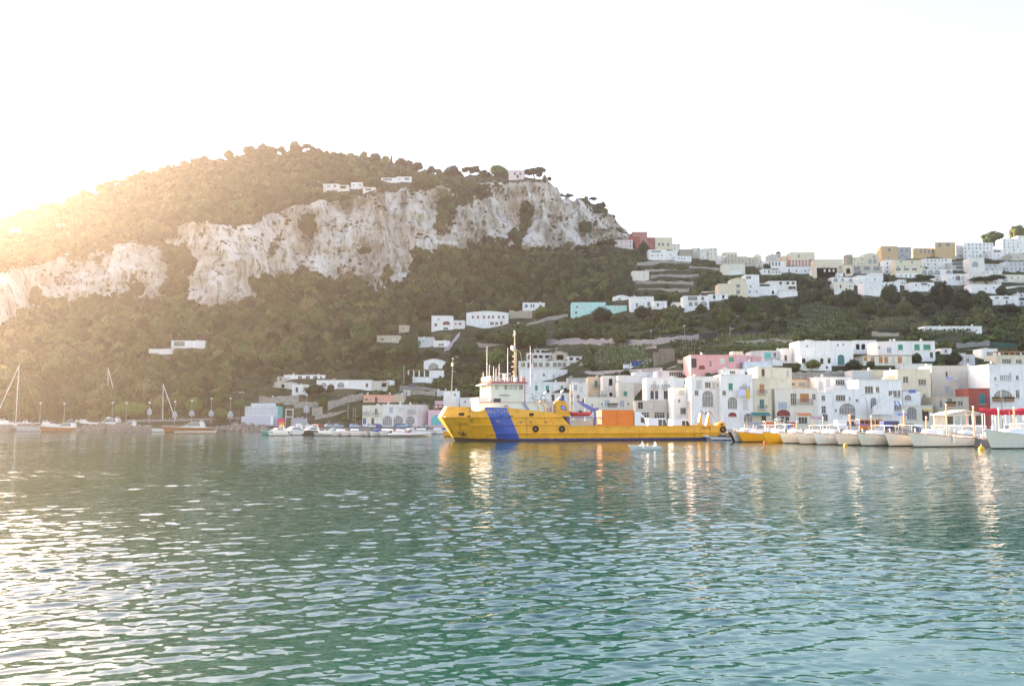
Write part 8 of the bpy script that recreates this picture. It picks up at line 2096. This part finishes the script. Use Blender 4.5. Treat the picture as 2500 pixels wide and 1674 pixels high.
# shop awnings and stalls
def awning(label, x0, x1, ytop, ybot, reg, d, mat, out=1.6, stripes=None):
    region(reg); a, b = W(PX(x0), PY(ytop), d), W(PX(x1), PY(ytop), d); zb = W(PX(x0), PY(ybot), d).z - a.z; t = thing('shop_awning', label, 'awning', a); L = b.x - a.x; n = max(2, int(L / .5))
    for i in range(n if stripes else 1):
        x, w = (L * i / n, L / n) if stripes else (0, L)
        MB().quad((x, 0, 0), (x + w, 0, 0), (x + w, -out, zb), (x, -out, zb)).quad((x, -out, zb), (x + w, -out, zb), (x + w, -out, zb - .25), (x, -out, zb - .25)).quad((x, .0, -.04), (x + w, .0, -.04), (x + w, -out, zb - .04), (x, -out, zb - .04)).build("stripe" if stripes else "fabric", (mat if i % 2 == 0 else stripes) if stripes else mat, t)
    MB().tube([(0, -out, zb), (L, -out, zb)], .04, 5).build("front_bar", STEEL, t)
    for x in (.05, L - .05): MB().tube([(x, 0, zb * 1.2), (x, -out, zb)], .03, 5).build("arm", STEEL, t)
GRA = material("awning_green", (.02, .20, .17), rough=.85, var=.12)
awning("dark green awning over the tall cream house's shop", 430, 660, 1078, 1110, 'F', 236, GRA, 2.0); awning("orange shop awning near the beige house", 1000, 1180, 1085, 1110, 'F', 231, material("awning_orange", (.75, .20, .06), var=.1), 2.2)
awning("yellow awning over the dark doorway", 752, 880, 1000, 1018, 'G', 234, material("awning_yellow", (.70, .42, .06), var=.1), 1.4); awning("blue and white striped awning over the arch", 360, 505, 910, 950, 'G', 235.5, material("awning_blue", (.20, .26, .48), var=.1), 1.0, SWHITE)
awning("blue awning strip beside the open jeep", 440, 560, 1055, 1070, 'G', 225, material("awning_bright_blue", (.08, .20, .60), var=.1), 1.5); awning("navy awning above the restaurant terrace", 880, 1330, 1042, 1060, 'E', 262, CANVAS_B, 3.0); awning("grey awning over the stern-side shop", 1480, 1700, 1130, 1150, 'E', 262, CANVAS_W, 2.0)
awning("faded pink awning over a shop by the orange stall", 1180, 1330, 1130, 1150, 'F', 230, material("awning_pink", (.62, .36, .36), var=.1), 1.8)
def stall(label, u, d, c1, w=2.4, h=2.3):
    p = W(u, 1040, d); t = thing('market_stall', label, 'stall', (p.x, p.y, 1.31))
    MB().box((0, 0, .5), (w, 1.0, 1.0)).build("counter", SWHITE, t); MB().box((0, -.1, h), (w + .4, 1.8, .12)).build("roof", SWHITE, t); MB().box((0, .45, 1.5), (w, .08, 1.3)).build("display", material("stall_" + label[:6], c1, var=.4, scale=5), t)
    for sx in (-1, 1): MB().tube([(sx * w / 2, -.8, 0), (sx * w / 2, -.8, h)], .05, 5).build("post", STEEL, t)
stall("orange fruit stall with white roof by the pier", 1879, 205, (.80, .22, .04)); stall("white ticket stall with red display", 1936, 205, (.55, .10, .08), 1.8); stall("tall white kiosk near the yellow boats", 1903, 206, (.6, .5, .4), 1.4, 2.8)
# planters on the terrace, rail and plants
def planter(label, x0, x1, y, reg, d, mat):
    region(reg); a, b = W(PX(x0), PY(y), d), W(PX(x1), PY(y), d); t = thing('planter', label, 'planter', a); L = b.x - a.x
    MB().box((L / 2, 0, .3), (L, .5, .9)).build("box", mat, t); v, q = crown_arrays(int(x0), [(L * k / 6, 0, .85, L / 10, .3, .3) for k in range(7)], 260, .13, .7); link("plants", np_mesh("plants", v, q, LEAF_GARDEN, False), t)
planter("left green planter box on the restaurant terrace", 905, 1055, 1030, 'E', 259, SHUT['e']); planter("right green planter box on the restaurant terrace", 1110, 1240, 1030, 'E', 259, SHUT['e']); planter("planter with shrubs on the cream ground-floor block", 440, 560, 1010, 'E', 262, CONC)
planter("left planter below the wide arched window", 1640, 1750, 905, 'G', 233.5, BBROWN); planter("right planter below the wide arched window", 1790, 1900, 905, 'G', 233.5, BBROWN); planter("hanging plants on the beige round-cornered house", 1070, 1180, 965, 'G', 233.5, BBROWN)
# laundry and cloths
def cloth_hang(label, x, y, w, h, reg, d, mat):
    region(reg); p = W(PX(x), PY(y), d); s = _r[2] / F * d; t = thing('hanging_cloth', label, 'cloth', p); rows = [[(w * s * (j / 6 - .5), -.12 + .05 * math.sin(j * 1.7 + i), -h * s * i / 4) for j in range(7)] for i in range(5)]
    MB().loft(rows).loft([[(q[0], q[1] + .02, q[2]) for q in r] for r in rows]).build("fabric", mat, t, True); MB().tube([(-w * s * .6, -.1, .02), (w * s * .6, -.1, .02)], .02, 4).build("line", STEEL, t)
cloth_hang("pale lilac sheet hung from the white balcony", 320, 785, 95, 85, 'F', 236.2, material("sheet_lilac", (.62, .64, .82), var=.06)); cloth_hang("yellow cloth hung beside the lilac sheet", 396, 785, 44, 118, 'F', 236.2, material("cloth_yellow", (.80, .48, .03), var=.1))
cloth_hang("blue laundry outside the cream house window", 640, 765, 90, 40, 'G', 236.4, material("laundry_blue", (.18, .22, .50), var=.3, scale=2)); cloth_hang("washing on the greige house line", 1100, 605, 80, 40, 'G', 246, material("laundry_mixed", (.35, .40, .62), var=.5, scale=2)); cloth_hang("pink and blue towels on the roof terrace at right", 1910, 448, 80, 38, 'G', 240, material("towels", (.70, .25, .42), var=.4, scale=1.5))
# stone staircase to the white house
region('G')
a = W(PX(160), PY(1020), 234.5); st_t = thing('outside_stairs', "white outside staircase climbing across the striped-awning house", 'stairs', a)
e = W(PX(400), PY(860), 234.5) - a; n = 14
for i in range(n): MB().box((e.x * (i + .5) / n, .0, e.z * (i + .5) / n / 2 - .5), (e.x / n, 1.2, e.z * (i + 1) / n + 1.0)).build("step", wall_mat('white'), st_t)
pb = MB().prism([(-.3, -.68, 0), (e.x, -.68, e.z), (e.x, -.68, e.z + 1.0), (-.3, -.68, 1.0)], (0, .14, 0)).build("parapet", wall_mat('white'), st_t)
# pergola of the terrace house, brown pergola of the frame-edge roof, veranda posts
def pergola(label, x0, x1, ytop, ybase, reg, d, n, mat, dep=3.0):
    region(reg); a, b = W(PX(x0), PY(ybase), d), W(PX(x1), PY(ybase), d); h = W(PX(x0), PY(ytop), d).z - a.z; L = b.x - a.x; t = thing('pergola', label, 'pergola', a)
    for i in range(n):
        for y_ in (0, dep): MB().box((L * i / (n - 1), y_, h / 2 - .2), (.25, .25, h + .4)).build("post", mat[0], t)
    for y_ in (0, dep): MB().box((L / 2, y_, h + .08), (L + .6, .16, .16)).build("beam", mat[1], t)
    for i in range(n * 3): MB().box((L * i / (n * 3 - 1), dep / 2, h + .22), (.1, dep + .6, .1)).build("rafter", mat[1], t)
region('C'); pergola("pergola with white posts on the terrace house", 1230, 1560, 335, 442, 'C', float(land_d(PX(1400), PY(515))) + 1, 5, (SWHITE, BBROWN)); region('C'); pergola("dark pergola with climbing plants over the pink house", 1545, 1760, 868, 945, 'C', float(land_d(PX(1650), PY(1190))) + 1, 4, (BBROWN, DKGREY))
region('G'); pergola("brown roof pergola at the right edge", 1690, 2060, 300, 345, 'G', float(land_d(PX(1880), PY(455))) + 1.5, 6, (MATS['roof_brown'], MATS['roof_brown']))
# boulders of the old mole
def boulder_meshes():
    out = []
    for k in range(6):
        rg = np.random.default_rng(k + 50); b = MB(); b.sphere((0, 0, 0), 1, 7, 5); v = np.array(b.v) * rg.uniform(.7, 1.15, (len(b.v), 1)); b.v = [tuple(q) for q in v]; out.append(b.mesh("boulder", material("mole_rock", (.24, .20, .16), rough=.95, var=.4, scale=.8, bump=.8, bscale=2)))
    return out
BM = boulder_meshes()
def breakwater(label, reg, x0, x1, yt, yb, d, n, seed):
    region(reg); rr = random.Random(seed); a = W(PX(x0), PY(yb), d); b = W(PX(x1), PY(yb), d); t = thing('breakwater', label, 'breakwater', (a.x, a.y, 0))
    for i in range(n):
        q = rr.random(); x = (b.x - a.x) * q; lay = rr.random(); s = rr.uniform(.8, 1.7)
        o = link("boulder", BM[i % 6], t, (x, (lay - .3) * 6, -.3 + lay * 1.9 * math.sin(math.pi * min(max(q, .08), .92)) ** .5)); o.scale = (s * 1.25, s, s * .75); o.rotation_euler = (rr.uniform(0, 6), rr.uniform(0, 6), rr.uniform(0, 6))
breakwater("low mole of brown boulders before the white yachts", 'A', 1010, 2030, 1040, 1140, 297, 120, 1); breakwater("brown boulder bank below the grey trailer", 'B', 700, 1340, 1060, 1165, 302, 90, 2); breakwater("brown boulder bank at the far left moorings", 'A', -80, 560, 1040, 1130, 304, 60, 3)
# people about the quay
PPL = [("person in blue shirt standing by the fruit stall", 1925, 204, 'stand', ('blue', (.06, .15, .50)), .4), ("person in white walking past the kiosk", 1914, 200, 'walk', ('white', (.78, .78, .78)), 1.2), ("person in red walking near the tall white kiosk", 1893, 201, 'walk', ('red', (.60, .06, .05)), 2.4), ("person in black beside the orange bus", 2125, 198, 'stand', ('black', (.04, .04, .05)), .1), ("person in yellow vest near the blue awning strip", 2186, 196, 'stand', ('yellow', (.80, .55, .05)), .6), ("person in green shirt walking by the scooters", 2262, 188, 'walk', ('green', (.08, .28, .12)), 3.6), ("person in grey standing left of the pavilion", 2306, 180, 'stand', ('grey', (.3, .3, .32)), 2.0), ("person in white by the arches on the marina quay", 1010, 309, 'stand', ('white', (.78, .78, .78)), 0), ("person in dark clothes on the marina quay", 1036, 309, 'walk', ('black', (.04, .04, .05)), 1.5), ("person in orange near the ticket stall", 1944, 203, 'stand', ('orange', (.75, .25, .05)), 5.0)]
for lab, u, d, ps, sh, rz in PPL:
    p = W(u, 1040, d); person(lab, (p.x, p.y, 1.32 if d < 300 else 1.16), rz, ps, sh)
# mooring posts along the pier edge
for i, (u, d) in enumerate(((1893, 188), (1946, 176), (2010, 168), (2075, 160), (2128, 154), (2208, 150), (2262, 146), (2312, 143), (2378, 140), (2440, 137), (2478, 134))):
    p = W(u, 1040, d); t = thing('mooring_post', "%s timber mooring post along the pier counted from the ship's stern" % ("first second third fourth fifth sixth seventh eighth ninth tenth eleventh".split()[i]), 'post', (p.x, p.y, 1.3)); h = (2.0, 2.2, 3.0, 3.4, 3.2, 4.0, 3.0, 5.0, 4.6, 4.2, 4.4)[i]
    MB().tube([(0, 0, -1), (0, 0, h)], .13, 8).build("shaft", material("post_timber", (.62, .42, .24), var=.2, scale=2), t); MB().tube([(0, 0, h - .02), (0, 0, h + .25)], .15, 8).build("cap", SWHITE, t)
# church dome, bell-tower cap
region('L')
for rt, r_, h_ in ((CHURCH, 2.6, 2.6),):
    zt = rt['_h']; MB().sphere((3.4 * 3.0 / 2.6 * 1.0, 3.5, zt - .3), 3.4, 14, 10).build("dome", wall_mat('pale_cream'), rt, True); MB().tube([(3.9, 3.5, zt + 2.9), (3.9, 3.5, zt + 5.6)], [.4, .1], 6).build("lantern", wall_mat('cream'), rt)
bt = [o for o in COL.objects if o.name.startswith('bell_tower')][0]
MB().sphere((2.1, 2.3, bt['_h'] - .2), 2.3, 12, 8, sc=(1, 1, 1.1)).build("cap", material("tower_cap", (.10, .09, .09), var=.2), bt, True)
for o in COL.objects:
    if '_h' in o: del o['_h']
